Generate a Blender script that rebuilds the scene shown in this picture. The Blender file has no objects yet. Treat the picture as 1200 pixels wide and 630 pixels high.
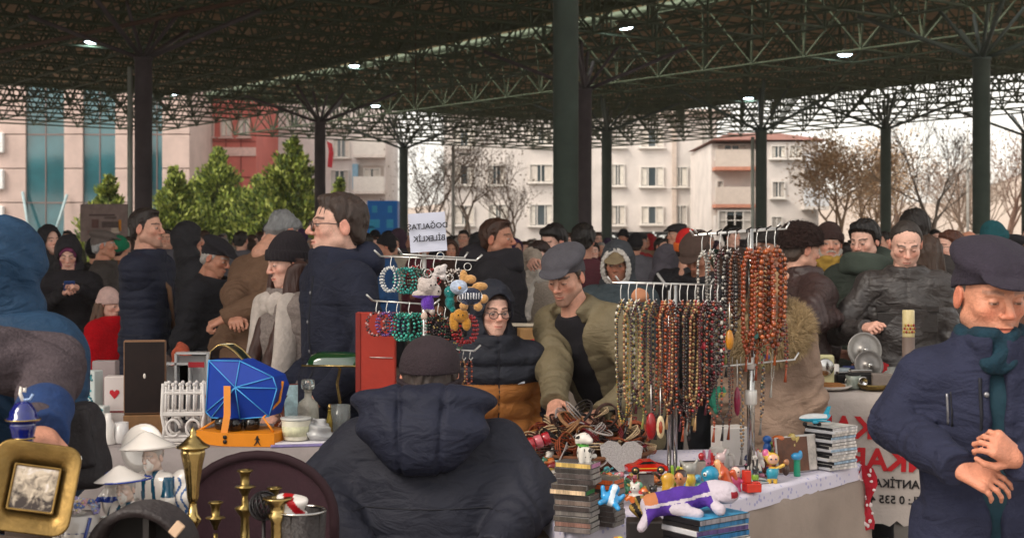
import bpy, math, random
import numpy as np
from mathutils import Vector, Matrix
random.seed(7); np.random.seed(7)
R = math.radians
scene = bpy.context.scene
COL = scene.collection
# ---------------------------------------------------------------- camera
F = 1667.0            # focal length in photograph pixels (1200 wide)
HOR = 283.0           # horizon row
EYE = 1.6
cam = bpy.data.cameras.new("camera"); camo = bpy.data.objects.new("camera", cam); COL.objects.link(camo)
cam.sensor_width = 36; cam.lens = 36 * F / 1200; cam.shift_y = -(315 - HOR) / 1200
camo.location = (0, 0, EYE); camo.rotation_euler = (R(90), 0, 0)
cam.clip_start = .05; cam.clip_end = 2000
cam.dof.use_dof = True; cam.dof.focus_distance = 4.5; cam.dof.aperture_fstop = 8.0
scene.camera = camo
# ---------------------------------------------------------------- sky and sun (overcast)
SUN_EL, SUN_AZ = 42, -125      # azimuth measured from the view direction, clockwise positive
w = bpy.data.worlds.new("World"); scene.world = w; w.use_nodes = True
nt = w.node_tree; nt.nodes.clear()
sky = nt.nodes.new("ShaderNodeTexSky"); sky.sky_type = 'NISHITA'; sky.sun_disc = False
sky.sun_elevation = R(SUN_EL); sky.sun_rotation = R(SUN_AZ); sky.dust_density = 1.6; sky.air_density = 1.2; sky.ozone_density = 1
hs = nt.nodes.new("ShaderNodeHueSaturation"); hs.inputs['Saturation'].default_value = .12
bg = nt.nodes.new("ShaderNodeBackground"); bg.inputs[1].default_value = .15
wo = nt.nodes.new("ShaderNodeOutputWorld")
nt.links.new(sky.outputs[0], hs.inputs['Color']); wm_ = nt.nodes.new("ShaderNodeMix"); wm_.data_type = 'RGBA'; wm_.blend_type = 'MULTIPLY'; wm_.inputs[0].default_value = 1; wm_.inputs[7].default_value = (1, .95, .885, 1)   # warm tint multiplied into the sky light
nt.links.new(hs.outputs[0], wm_.inputs[6]); nt.links.new(wm_.outputs[2], bg.inputs[0]); nt.links.new(bg.outputs[0], wo.inputs[0])
sun = bpy.data.lights.new("sun", 'SUN'); sun.energy = 1.0; sun.angle = R(25); sun.color = (1, .88, .74)
suno = bpy.data.objects.new("sun", sun); COL.objects.link(suno)
_a = R(SUN_AZ); _d = Vector((math.sin(_a) * math.cos(R(SUN_EL)), math.cos(_a) * math.cos(R(SUN_EL)), math.sin(R(SUN_EL))))
suno.rotation_euler = _d.to_track_quat('Z', 'Y').to_euler(); suno.location = (0, 0, 30)
vs = scene.view_settings; vs.view_transform = 'Standard'; vs.look = 'None'; vs.exposure = 1.08; vs.gamma = 1; vs.use_curve_mapping = False
scene.render.engine = 'CYCLES'
scene.cycles.use_denoising = True
scene.cycles.max_bounces = 6; scene.cycles.transparent_max_bounces = 8
scene.cycles.sample_clamp_indirect = 6

# ---------------------------------------------------------------- helpers
def P(px, py, d):
    "point d metres ahead that the photograph shows at pixel px, py"
    return Vector(((px - 600) * d / F, d, EYE - (py - HOR) * d / F))
def lin(h):
    if not isinstance(h, str): return tuple(h)[:3] + (1,)
    h = h.lstrip('#'); c = [int(h[i:i + 2], 16) / 255 for i in (0, 2, 4)]
    return tuple(x / 12.92 if x <= .04045 else ((x + .055) / 1.055) ** 2.4 for x in c) + (1,)
_mats = {}
def mat(hexc, rough=.7, metal=0., var=.18, scale=6., bump=.0, bscale=60., spec=.4, emit=0., alpha=1., trans=0., stretch=None, coat=0., attr=None, sheen=0., name=None, kind=None, wrinkle=0.):
    key = (wrinkle, hexc, rough, metal, var, scale, bump, bscale, spec, emit, alpha, trans, stretch, coat, attr, sheen, kind)
    if key in _mats: return _mats[key]
    m = bpy.data.materials.new(name or "material"); m.use_nodes = True
    n = m.node_tree; b = n.nodes["Principled BSDF"]; L = n.links.new
    b.inputs['Roughness'].default_value = rough; b.inputs['Metallic'].default_value = metal
    b.inputs['Specular IOR Level'].default_value = spec
    b.inputs['Coat Weight'].default_value = coat
    if sheen: b.inputs['Sheen Weight'].default_value = sheen
    if trans: b.inputs['Transmission Weight'].default_value = trans
    if alpha < 1: b.inputs['Alpha'].default_value = alpha
    c = lin(hexc)
    tc = n.nodes.new("ShaderNodeTexCoord"); src = tc.outputs['Object']
    if stretch:
        mp = n.nodes.new("ShaderNodeMapping"); mp.inputs['Scale'].default_value = stretch
        L(src, mp.inputs['Vector']); src = mp.outputs[0]
    base = None
    if attr:
        at = n.nodes.new("ShaderNodeVertexColor"); at.layer_name = attr; base = at.outputs[0]
    if var > 0:
        nz = n.nodes.new("ShaderNodeTexNoise"); nz.inputs['Scale'].default_value = scale; nz.inputs['Detail'].default_value = 5; nz.inputs['Roughness'].default_value = .65
        L(src, nz.inputs['Vector'])
        mr = n.nodes.new("ShaderNodeMapRange"); mr.inputs[1].default_value = .25; mr.inputs[2].default_value = .75
        mr.inputs[3].default_value = 1 - var; mr.inputs[4].default_value = 1 + var
        L(nz.outputs[0], mr.inputs[0])
        mx = n.nodes.new("ShaderNodeMix"); mx.data_type = 'RGBA'; mx.blend_type = 'MULTIPLY'; mx.inputs[0].default_value = 1
        if base is None: mx.inputs[6].default_value = c
        else: L(base, mx.inputs[6])
        L(mr.outputs[0], mx.inputs[7]); L(mx.outputs[2], b.inputs['Base Color'])
    elif base is not None: L(base, b.inputs['Base Color'])
    else: b.inputs['Base Color'].default_value = c
    if bump > 0:
        n2 = n.nodes.new("ShaderNodeTexNoise"); n2.inputs['Scale'].default_value = bscale; n2.inputs['Detail'].default_value = 4
        L(src, n2.inputs['Vector'])
        bp = n.nodes.new("ShaderNodeBump"); bp.inputs['Strength'].default_value = bump; bp.inputs['Distance'].default_value = .01
        L(n2.outputs[0], bp.inputs['Height']); L(bp.outputs[0], b.inputs['Normal'])
    if wrinkle > 0:
        n3 = n.nodes.new("ShaderNodeTexNoise"); n3.inputs['Scale'].default_value = 9; n3.inputs['Detail'].default_value = 4; n3.inputs['Distortion'].default_value = 2.2; n3.inputs['Roughness'].default_value = .45
        mp3 = n.nodes.new("ShaderNodeMapping"); mp3.inputs['Scale'].default_value = (1, 1, 1.9); L(tc.outputs['Object'], mp3.inputs['Vector']); L(mp3.outputs[0], n3.inputs['Vector'])
        b3 = n.nodes.new("ShaderNodeBump"); b3.inputs['Strength'].default_value = wrinkle; b3.inputs['Distance'].default_value = .035
        L(n3.outputs[0], b3.inputs['Height'])
        if bump > 0: L(b3.outputs[0], bp.inputs['Normal'])
        else: L(b3.outputs[0], b.inputs['Normal'])
    if emit:
        b.inputs['Emission Color'].default_value = c; b.inputs['Emission Strength'].default_value = emit
    _mats[key] = m
    return m
def tag(o, label=None, cat=None, group=None, kind=None):
    if label: o["label"] = label
    if cat: o["category"] = cat
    if group: o["group"] = group
    if kind: o["kind"] = kind
    return o
def link(name, me, parent=None, loc=None, rot=None):
    o = bpy.data.objects.new(name, me); COL.objects.link(o)
    if parent is not None: o.parent = parent
    if loc is not None: o.location = loc
    if rot is not None: o.rotation_euler = rot
    return o
def empty(name, label, cat, loc=(0, 0, 0), rz=0., group=None, kind=None):
    o = bpy.data.objects.new(name, None); COL.objects.link(o); o.location = loc; o.rotation_euler = (0, 0, rz)
    o.empty_display_size = .1
    return tag(o, label, cat, group, kind)
def children(o): return [c for c in COL.objects if c.parent is o]
def copy_tree(o, loc=None, rz=None, label=None, parent=None):
    c = o.copy(); COL.objects.link(c)
    if parent is not None: c.parent = parent
    if loc is not None: c.location = loc
    if rz is not None: c.rotation_euler = (0, 0, rz)
    if label: c["label"] = label
    for ch in list(o.children): copy_tree(ch, parent=c)
    return c

class MB:
    "collects vertices and faces of one mesh"
    def __init__(s): s.v = []; s.f = []; s.m = []; s.mats = []; s.sm = []
    def mi(s, m):
        if m not in s.mats: s.mats.append(m)
        return s.mats.index(m)
    def add(s, vs, fs, m, smooth=True):
        o = len(s.v); k = s.mi(m)
        s.v += [tuple(x) for x in vs]
        for f in fs:
            s.f.append(tuple(i + o for i in f)); s.m.append(k); s.sm.append(smooth)
        return s
    def box(s, c, d, m, rot=None, bev=0.):
        hx, hy, hz = d[0] / 2, d[1] / 2, d[2] / 2
        if bev <= 0:
            vs = [Vector((x * hx, y * hy, z * hz)) for x in (-1, 1) for y in (-1, 1) for z in (-1, 1)]
            fs = [(0, 1, 3, 2), (4, 6, 7, 5), (0, 4, 5, 1), (2, 3, 7, 6), (0, 2, 6, 4), (1, 5, 7, 3)]
        else:
            b = min(bev, hx * .9, hy * .9, hz * .9); vs = []; ix = {}
            for x in (-1, 1):
                for y in (-1, 1):
                    for z in (-1, 1):
                        for a in range(3):
                            q = [x * hx, y * hy, z * hz]
                            for j in range(3):
                                if j != a: q[j] -= (x, y, z)[j] * b
                            ix[(x, y, z, a)] = len(vs); vs.append(Vector(q))
            fs = []
            for a in range(3):
                u, w_ = [j for j in range(3) if j != a]
                for sgn in (-1, 1):
                    q = []
                    for (p1, p2) in ((-1, -1), (1, -1), (1, 1), (-1, 1)):
                        k = [0, 0, 0]; k[a] = sgn; k[u] = p1; k[w_] = p2; q.append(ix[tuple(k) + (a,)])
                    fs.append(q)
            for a in range(3):
                u, w_ = [j for j in range(3) if j != a]
                for p1 in (-1, 1):
                    for p2 in (-1, 1):
                        k1 = [0, 0, 0]; k2 = [0, 0, 0]; k1[a] = -1; k2[a] = 1
                        for k in (k1, k2): k[u] = p1; k[w_] = p2
                        fs.append((ix[tuple(k1) + (u,)], ix[tuple(k2) + (u,)], ix[tuple(k2) + (w_,)], ix[tuple(k1) + (w_,)]))
            for x in (-1, 1):
                for y in (-1, 1):
                    for z in (-1, 1): fs.append(tuple(ix[(x, y, z, a)] for a in range(3)))
        if rot is not None: vs = [rot @ v for v in vs]
        c = Vector(c)
        vs = [v + c for v in vs]
        cc = c
        out = []
        for f in fs:       # outward winding
            p = [vs[i] for i in f]; n = (p[1] - p[0]).cross(p[2] - p[0]); ctr = sum(p, Vector()) / len(p)
            out.append(tuple(f) if n.dot(ctr - cc) >= 0 else tuple(reversed(f)))
        return s.add(vs, out, m, False)
    def tube(s, pts, r, m, n=8, cap=True, smooth=True):
        pts = [Vector(p) for p in pts]; rs = r if isinstance(r, (list, tuple)) else [r] * len(pts)
        vs = []; fs = []; up = None
        for i, p in enumerate(pts):
            t = (pts[min(i + 1, len(pts) - 1)] - pts[max(i - 1, 0)])
            if t.length < 1e-9: t = Vector((0, 0, 1))
            t.normalize()
            if up is None:
                up = Vector((0, 0, 1)) if abs(t.z) < .9 else Vector((1, 0, 0))
            a = t.cross(up)
            if a.length < 1e-6: a = t.cross(Vector((1, 0, 0)))
            a.normalize(); b = a.cross(t); up = b
            for k in range(n):
                an = 2 * math.pi * k / n
                vs.append(p + (a * math.cos(an) + b * math.sin(an)) * rs[i])
        for i in range(len(pts) - 1):
            for k in range(n):
                k2 = (k + 1) % n
                fs.append((i * n + k, i * n + k2, (i + 1) * n + k2, (i + 1) * n + k))
        s.add(vs, fs, m, smooth)
        if cap:
            o = len(s.v) - len(vs); kx = s.mi(m)
            s.f.append(tuple(reversed(range(o, o + n)))); s.f.append(tuple(range(o + (len(pts) - 1) * n, o + len(pts) * n)))
            s.m += [kx, kx]; s.sm += [False, False]
        return s
    def lathe(s, prof, m, n=20, c=(0, 0, 0), rot=None, wob=None, smooth=True):
        vs = []; fs = []; c = Vector(c)
        for i, (r, z) in enumerate(prof):
            for k in range(n):
                a = 2 * math.pi * k / n; rr = r * (wob(a, i) if wob else 1)
                v = Vector((rr * math.cos(a), rr * math.sin(a), z))
                vs.append((rot @ v if rot is not None else v) + c)
        for i in range(len(prof) - 1):
            for k in range(n):
                k2 = (k + 1) % n
                fs.append((i * n + k, i * n + k2, (i + 1) * n + k2, (i + 1) * n + k))
        fs.append(tuple(reversed(range(n)))); fs.append(tuple(range((len(prof) - 1) * n, len(prof) * n)))
        return s.add(vs, fs, m, smooth)
    def ball(s, c, r, m, n=10, rot=None):
        if not isinstance(r, (list, tuple, Vector)): r = (r, r, r)
        vs = []; fs = []; c = Vector(c); h = max(3, n // 2)
        for i in range(h + 1):
            th = math.pi * i / h
            for k in range(n):
                a = 2 * math.pi * k / n
                v = Vector((r[0] * math.sin(th) * math.cos(a), r[1] * math.sin(th) * math.sin(a), -r[2] * math.cos(th)))
                vs.append((rot @ v if rot is not None else v) + c)
        for i in range(h):
            for k in range(n):
                k2 = (k + 1) % n
                fs.append((i * n + k, i * n + k2, (i + 1) * n + k2, (i + 1) * n + k))
        return s.add(vs, fs, m)
    def torus(s, c, R1, r, m, rot=None, n=20, k=6, sy=1.):
        c = Vector(c); pts = []
        for i in range(n + 1):
            a = 2 * math.pi * i / n; v = Vector((R1 * math.cos(a), sy * R1 * math.sin(a), 0)); pts.append((rot @ v if rot is not None else v) + c)
        return s.tube(pts, r, m, k, False)
    def prism(s, poly, z0, z1, m, tf=None, smooth=False):
        "extrude the 2-D outline from z0 to z1; tf maps (x, y, z) to the scene"
        tf = tf or (lambda v: v); n = len(poly)
        area = sum(poly[i][0] * poly[(i + 1) % n][1] - poly[(i + 1) % n][0] * poly[i][1] for i in range(n))
        if area < 0: poly = list(reversed(poly))
        vs = [tf(Vector((x, y, z0))) for x, y in poly] + [tf(Vector((x, y, z1))) for x, y in poly]
        fs = [tuple(reversed(range(n))), tuple(range(n, 2 * n))] + [(i, (i + 1) % n, (i + 1) % n + n, i + n) for i in range(n)]
        return s.add(vs, fs, m, smooth)
    def sheet(s, grid, m, thick=0., smooth=True):
        "grid[i][j] of points; optional thickness downwards"
        ni, nj = len(grid), len(grid[0]); vs = [Vector(p) for row in grid for p in row]
        fs = [(i * nj + j, i * nj + j + 1, (i + 1) * nj + j + 1, (i + 1) * nj + j) for i in range(ni - 1) for j in range(nj - 1)]
        return s.add(vs, fs, m, smooth)
    def build(s, name, parent=None, loc=None, rot=None):
        me = bpy.data.meshes.new(name); me.from_pydata(s.v, [], s.f)
        for m in s.mats: me.materials.append(m)
        me.polygons.foreach_set("material_index", s.m); me.polygons.foreach_set("use_smooth", s.sm); me.update()
        return link(name, me, parent, loc, rot)
def thing_mesh(mb, name, label, cat, loc=None, rot=None, group=None):
    return tag(mb.build(name, None, loc, rot), label, cat, group)
def text_mesh(s, size, m, name="lettering", parent=None, loc=(0, 0, 0), rot=(0, 0, 0), mirror=False, ext=.002, bold=0., align='CENTER'):
    cu = bpy.data.curves.new(name, 'FONT'); cu.body = s; cu.size = size; cu.extrude = ext; cu.offset = bold; cu.align_x = align; cu.align_y = 'CENTER'; cu.resolution_u = 3
    tmp = bpy.data.objects.new("tmp", cu); COL.objects.link(tmp)
    bpy.context.view_layer.update()
    me = bpy.data.meshes.new_from_object(tmp.evaluated_get(bpy.context.evaluated_depsgraph_get()))
    bpy.data.objects.remove(tmp); bpy.data.curves.remove(cu)
    if mirror:
        for v in me.vertices: v.co.x = -v.co.x
        me.flip_normals()
    me.materials.clear(); me.materials.append(m); me.name = name
    return link(name, me, parent, loc, rot)

# ---------------------------------------------------------------- distance-field bodies
f32 = np.float32
class N:
    def __init__(s, fn, lo, hi): s.fn = fn; s.lo = np.array(lo, float); s.hi = np.array(hi, float)
    def __call__(s, p): return s.fn(p)
def A(v): return np.array(tuple(v), dtype=f32)
def cap(a, b, r1, r2=None):
    r2 = r1 if r2 is None else r2; a = A(a); b = A(b); ba = b - a; L2 = max(float(ba @ ba), 1e-9); m = max(r1, r2)
    def fn(p):
        pa = p - a; h = np.clip(pa @ ba / L2, 0, 1)
        return np.sqrt(((pa - h[:, None] * ba) ** 2).sum(1)) - (r1 + (r2 - r1) * h)
    return N(fn, np.minimum(a, b) - m, np.maximum(a, b) + m)
def ell(c, r, rot=None):
    c = A(c); r = A(r) if not np.isscalar(r) else np.full(3, r, f32); M3 = None if rot is None else np.array(rot, dtype=f32)
    m = r if rot is None else np.full(3, r.max())
    def fn(p):
        q = p - c
        if M3 is not None: q = q @ M3
        k0 = np.sqrt(((q / r) ** 2).sum(1)); k1 = np.sqrt(((q / (r * r)) ** 2).sum(1)) + 1e-9
        return k0 * (k0 - 1) / k1
    return N(fn, c - m, c + m)
def rbox(c, h, r, rot=None):
    c = A(c); h = A(h); M3 = None if rot is None else np.array(rot, dtype=f32); m = np.full(3, float(np.linalg.norm(h))) if rot is not None else h
    def fn(p):
        q = p - c
        if M3 is not None: q = q @ M3
        q = np.abs(q) - (h - r)
        return np.sqrt((np.maximum(q, 0) ** 2).sum(1)) + np.minimum(q.max(1), 0) - r
    return N(fn, c - m, c + m)
def trunk(a, b, side, prof, pw=2.4):
    "elliptical tube along a-b; prof = [(t, rx, ry)]"
    a = A(a); b = A(b); ax = b - a; L = float(np.linalg.norm(ax)); ax = ax / L
    sx = A(side); sx = sx - ax * float(sx @ ax); sx /= np.linalg.norm(sx); sy = np.cross(ax, sx)
    T = np.array([q[0] for q in prof]); RX = np.array([q[1] for q in prof]); RY = np.array([q[2] for q in prof]); m = max(RX.max(), RY.max())
    def fn(p):
        q = p - a; t = q @ ax; tt = np.clip(t / L, 0, 1)
        rx = np.interp(tt, T, RX).astype(f32); ry = np.interp(tt, T, RY).astype(f32)
        u = np.abs(q @ sx) / rx; v = np.abs(q @ sy) / ry
        rho = (u ** pw + v ** pw) ** (1 / pw)
        d = (rho - 1) * np.minimum(rx, ry)
        return np.maximum(d, np.maximum(-t, t - L))
    return N(fn, np.minimum(a, b) - m, np.maximum(a, b) + m)
def ring(c, axis, R1, r, h=0., sq=1.):
    "tall torus (collar): radius R1, tube r, stretched by h along the axis; sq squeezes local y"
    c = A(c); ax = A(axis); ax = ax / np.linalg.norm(ax)
    t = A((1, 0, 0)); t = t - ax * float(t @ ax); t /= np.linalg.norm(t); u = np.cross(ax, t)
    def fn(p):
        q = p - c; z = q @ ax; z = z - np.clip(z, -h, h); x = q @ t; y = (q @ u) / sq
        return np.sqrt((np.sqrt(x * x + y * y) - R1) ** 2 + z * z) - r
    m = R1 + r + h
    return N(fn, c - m, c + m)
def smin(a, b, k):
    if k <= 0: return np.minimum(a, b)
    h = np.clip(.5 + .5 * (b - a) / k, 0, 1); return b + (a - b) * h - k * h * (1 - h)
def U(k, *fs):
    fs = [f for f in fs if f is not None]
    def fn(p):
        d = fs[0](p)
        for f in fs[1:]: d = smin(d, f(p), k)
        return d
    return N(fn, np.min([f.lo for f in fs], 0), np.max([f.hi for f in fs], 0))
def SUB(f, g, k=0.):
    return N(lambda p: -smin(-f(p), g(p), k), f.lo, f.hi)
def INT(f, g): return N(lambda p: np.maximum(f(p), g(p)), np.maximum(f.lo, g.lo), np.minimum(f.hi, g.hi))
def half(nrm, d):
    nrm = A(nrm); return N(lambda p: p @ nrm - d, (-9, -9, -9), (9, 9, 9))
def OFF(f, r): return N(lambda p: f(p) - r, f.lo - abs(r), f.hi + abs(r))
def DISP(f, g, m=.03): return N(lambda p: f(p) + g(p), f.lo - m, f.hi + m)
def TF(f, M4):
    "place a field with a rigid 4x4 matrix"
    Rm = np.array([list(r)[:3] for r in M4][:3], dtype=f32); t = np.array([M4[0][3], M4[1][3], M4[2][3]], dtype=f32)
    cs = np.array([[x, y, z] for x in (f.lo[0], f.hi[0]) for y in (f.lo[1], f.hi[1]) for z in (f.lo[2], f.hi[2])]) @ Rm.T + t
    return N(lambda p: f((p - t) @ Rm), cs.min(0), cs.max(0))
def wob(p, f, s=0.):
    return np.sin(p[:, 0] * f + 1.7 * np.sin(p[:, 2] * f * .6 + s) + s) * np.sin(p[:, 1] * f * .9 + 1.3 * np.sin(p[:, 0] * f * .7 + 2 * s)) * np.sin(p[:, 2] * f * 1.1 + 1.5 * np.sin(p[:, 1] * f * .5 - s) + .7 * s)
def fold(p, f, s=0., dirn=(0, 0, 1)):
    dn = A(dirn)
    ph = (p @ dn) * f + 2.2 * np.sin(p[:, 0] * f * .31 + s) + 1.9 * np.sin(p[:, 1] * f * .37 + 2 * s) + 1.2 * np.sin(p[:, 2] * f * .23 - s)
    return np.sin(ph)
def net(f, h):
    "surface nets: returns vertices, quads"
    lo = f.lo - 2.5 * h; hi = f.hi + 2.5 * h
    n = np.maximum(np.ceil((hi - lo) / h).astype(int) + 1, 4)
    q = 4; nc = (n + q - 1) // q + 1
    cg = [lo[i] + np.arange(nc[i]) * h * q + h * (q - 1) / 2 for i in range(3)]
    X, Y, Z = np.meshgrid(*cg, indexing='ij')
    Dc = f(np.stack([X.ravel(), Y.ravel(), Z.ravel()], 1).astype(f32)).reshape(X.shape)
    D = np.repeat(np.repeat(np.repeat(Dc, q, 0), q, 1), q, 2)[:n[0], :n[1], :n[2]].astype(f32).copy()
    near = np.abs(D) < h * q * 1.9
    ii = np.argwhere(near)
    if not len(ii): return np.zeros((0, 3)), np.zeros((0, 4), int)
    D[near] = f((lo + ii * h).astype(f32))
    S = D < 0
    cells = [S[a:n[0] - 1 + a, b:n[1] - 1 + b, c:n[2] - 1 + c] for a in (0, 1) for b in (0, 1) for c in (0, 1)]
    cnt = sum(c.astype(np.int8) for c in cells)
    act = (cnt > 0) & (cnt < 8)
    ids = np.argwhere(act); idx = np.full(act.shape, -1, int); idx[act] = np.arange(len(ids))
    pos = np.zeros((len(ids), 3)); wt = np.zeros(len(ids))
    cor = [(a, b, c) for a in (0, 1) for b in (0, 1) for c in (0, 1)]
    vals = {c: D[ids[:, 0] + c[0], ids[:, 1] + c[1], ids[:, 2] + c[2]] for c in cor}
    for c in cor:
        for ax in range(3):
            if c[ax] == 0:
                c2 = list(c); c2[ax] = 1; c2 = tuple(c2); a = vals[c]; b = vals[c2]; ch = (a < 0) != (b < 0)
                den = a - b; den = np.where(np.abs(den) < 1e-12, 1, den); t = np.where(ch, a / den, 0)
                p = np.tile(np.array(c, float), (len(ids), 1)); p[:, ax] += t
                pos += np.where(ch[:, None], p, 0); wt += ch
    V = lo + (ids + pos / np.maximum(wt, 1)[:, None]) * h
    quads = []
    for ax in range(3):
        u, v = [(1, 2), (2, 0), (0, 1)][ax]
        s0 = [slice(0, n[i]) for i in range(3)]; s1 = list(s0)
        s0[ax] = slice(0, n[ax] - 1); s1[ax] = slice(1, n[ax])
        chg = S[tuple(s0)] != S[tuple(s1)]
        e = np.argwhere(chg); e = e[(e[:, u] > 0) & (e[:, v] > 0) & (e[:, u] < n[u] - 1) & (e[:, v] < n[v] - 1)]
        if not len(e): continue
        def g(du, dv):
            k = e.copy(); k[:, u] += du; k[:, v] += dv; return idx[k[:, 0], k[:, 1], k[:, 2]]
        Q = np.stack([g(-1, -1), g(0, -1), g(0, 0), g(-1, 0)], 1)
        ins = S[e[:, 0], e[:, 1], e[:, 2]]
        Q[~ins] = Q[~ins][:, ::-1]
        quads.append(Q)
    Q = np.concatenate(quads); Q = Q[(Q >= 0).all(1)]
    return V, Q
def mesh_np(name, V, Q, mats, midx=None, cols=None):
    me = bpy.data.meshes.new(name)
    me.vertices.add(len(V)); me.vertices.foreach_set("co", np.asarray(V, f32).ravel())
    me.loops.add(len(Q) * 4); me.loops.foreach_set("vertex_index", np.asarray(Q, np.int32).ravel())
    me.polygons.add(len(Q)); me.polygons.foreach_set("loop_start", np.arange(0, len(Q) * 4, 4, dtype=np.int32)); me.polygons.foreach_set("loop_total", np.full(len(Q), 4, np.int32))
    for m in mats: me.materials.append(m)
    if midx is not None: me.polygons.foreach_set("material_index", np.asarray(midx, np.int32))
    me.polygons.foreach_set("use_smooth", np.ones(len(Q), bool))
    if cols is not None:
        a = me.color_attributes.new("tint", 'FLOAT_COLOR', 'POINT'); a.data.foreach_set("color", np.asarray(cols, f32).ravel())
    me.update(); me.validate(); return me
def apply(V, M4): return V @ np.array([list(r)[:3] for r in M4][:3]).T + np.array([M4[0][3], M4[1][3], M4[2][3]])
def solid(name, f, h, mats, parent=None, M4=None, paint=None, loc=None, rot=None):
    "mesh a field and link it"
    V, Q = net(f, h)
    mi = None
    if not isinstance(mats, (list, tuple)): mats = [mats]
    if paint is not None and len(Q): mi = paint(V[Q].mean(1).astype(f32))
    if M4 is not None: V = apply(V, M4)
    return link(name, mesh_np(name, V, Q, mats, mi), parent, loc, rot)
# ================================================================ the setting
G_concrete = mat('#a39a92', .85, var=.3, scale=.8, bump=.3, bscale=30)
mb = MB(); S_ = 170
mb.sheet([[(-S_, -60, 0), (S_, -60, 0)], [(-S_, 190, 0), (S_, 190, 0)]], mat('#6f6a66', .9, var=.25, scale=.15)); tag(mb.build("ground"), kind='structure')
mb = MB(); mb.sheet([[(-34, -8, .004), (34, -8, .004)], [(-34, 66, .004), (34, 66, .004)]], G_concrete); tag(mb.build("pavement"), kind='structure')

D1 = Vector((.6, -.8, 0)); D2 = Vector((.8, .6, 0))
def uv(u, v, z): return D1 * u + D2 * v + Vector((0, 0, z))
ZT, ZM, ZB = 8.05, 7.85, 6.25
green_steel = mat('#66745f', .55, var=.25, scale=3, spec=.4)
deck_mat = mat('#c9b298', .8, var=.3, scale=.5)
_n = deck_mat.node_tree; _b = _n.nodes["Principled BSDF"]; _t = _n.nodes.new("ShaderNodeBsdfTranslucent"); _t.inputs[0].default_value = lin('#9c8a6a'); _x = _n.nodes.new("ShaderNodeMixShader"); _x.inputs[0].default_value = .22   # translucency added so daylight brightens the dark underside
_n.links.new(_b.outputs[0], _x.inputs[1]); _n.links.new(_t.outputs[0], _x.inputs[2]); _n.links.new(_x.outputs[0], _n.nodes["Material Output"].inputs[0])
def roof_section(label, u0, u1, v0, v1, ublind):
    root = empty("market_roof", label, "roof", uv((u0 + u1) / 2, (v0 + v1) / 2, ZT), kind=None)
    inv = -root.location
    m = MB()   # corrugated deck
    a, b, c, d = [uv(*q, ZT) + inv for q in ((u0, v0), (u1, v0), (u1, v1), (u0, v1))]
    n = int((v1 - v0) / .5); g0 = []; g1 = []
    for i in range(n * 2 + 1):
        vv = v0 + (v1 - v0) * i / (n * 2); zz = ZT + (.05 if i % 2 else 0)
        g0.append(uv(u0, vv, zz) + inv); g1.append(uv(u1, vv, zz) + inv)
    m.sheet([g0, g1], deck_mat, smooth=False)
    m.sheet([[p + Vector((0, 0, .12)) for p in g1], [p + Vector((0, 0, .12)) for p in g0]], deck_mat, smooth=False)
    m.build("roof_deck", root)
    m = MB()   # eaves beams
    for p, q in ((a, b), (b, c), (c, d), (d, a)):
        m.tube([p - Vector((0, 0, .08)), q - Vector((0, 0, .08))], .13, green_steel, 4)
    m.build("eaves_beam", root)
    m = MB(); s = 1.75                                       # double layer space frame
    nu = int((ublind - u0) / s); nv = int((v1 - v0) / s); du = (ublind - u0) / nu; dv = (v1 - v0) / nv
    T = lambda i, j: uv(u0 + i * du, v0 + j * dv, ZM) + inv
    B = lambda i, j: uv(u0 + (i + .5) * du, v0 + (j + .5) * dv, ZB) + inv
    C = lambda i, j: uv(u0 + (i + .5) * du, v0 + (j + .5) * dv, (ZM + ZB) / 2 + .1) + inv
    bar = lambda p, q, r: m.tube([p, q], r, green_steel, 4, False)
    for i in range(nu + 1):
        for j in range(nv + 1):
            if i < nu: bar(T(i, j), T(i + 1, j), .032)
            if j < nv: bar(T(i, j), T(i, j + 1), .032)
    for i in range(nu):
        for j in range(nv):
            for a_, b_ in ((0, 0), (1, 0), (0, 1), (1, 1)): bar(B(i, j), T(i + a_, j + b_), .026)
            if i + 1 < nu: bar(B(i, j), B(i + 1, j), .03)
            if j + 1 < nv: bar(B(i, j), B(i, j + 1), .03)
            m.ball(B(i, j), .06, green_steel, 6)
            if (i + j) % 2 == 0: bar(T(i, j), T(i + 1, j + 1), .022)
            else: bar(T(i + 1, j), T(i, j + 1), .022)
    m.build("space_frame", root)
    return root
ROOF_NEAR = -5  # unseen near edge, pulled back so open sky lights the foreground
roof_section("dark steel space frame roof section before the narrow bright slit, standing over the stalls", -57.5, ROOF_NEAR, -30, 24.9, -9)
roof_section("dark steel space frame roof section beyond the narrow bright slit, reaching to the pale apartment blocks", -57.5, ROOF_NEAR, 26.5, 46.5, -9)

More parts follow.
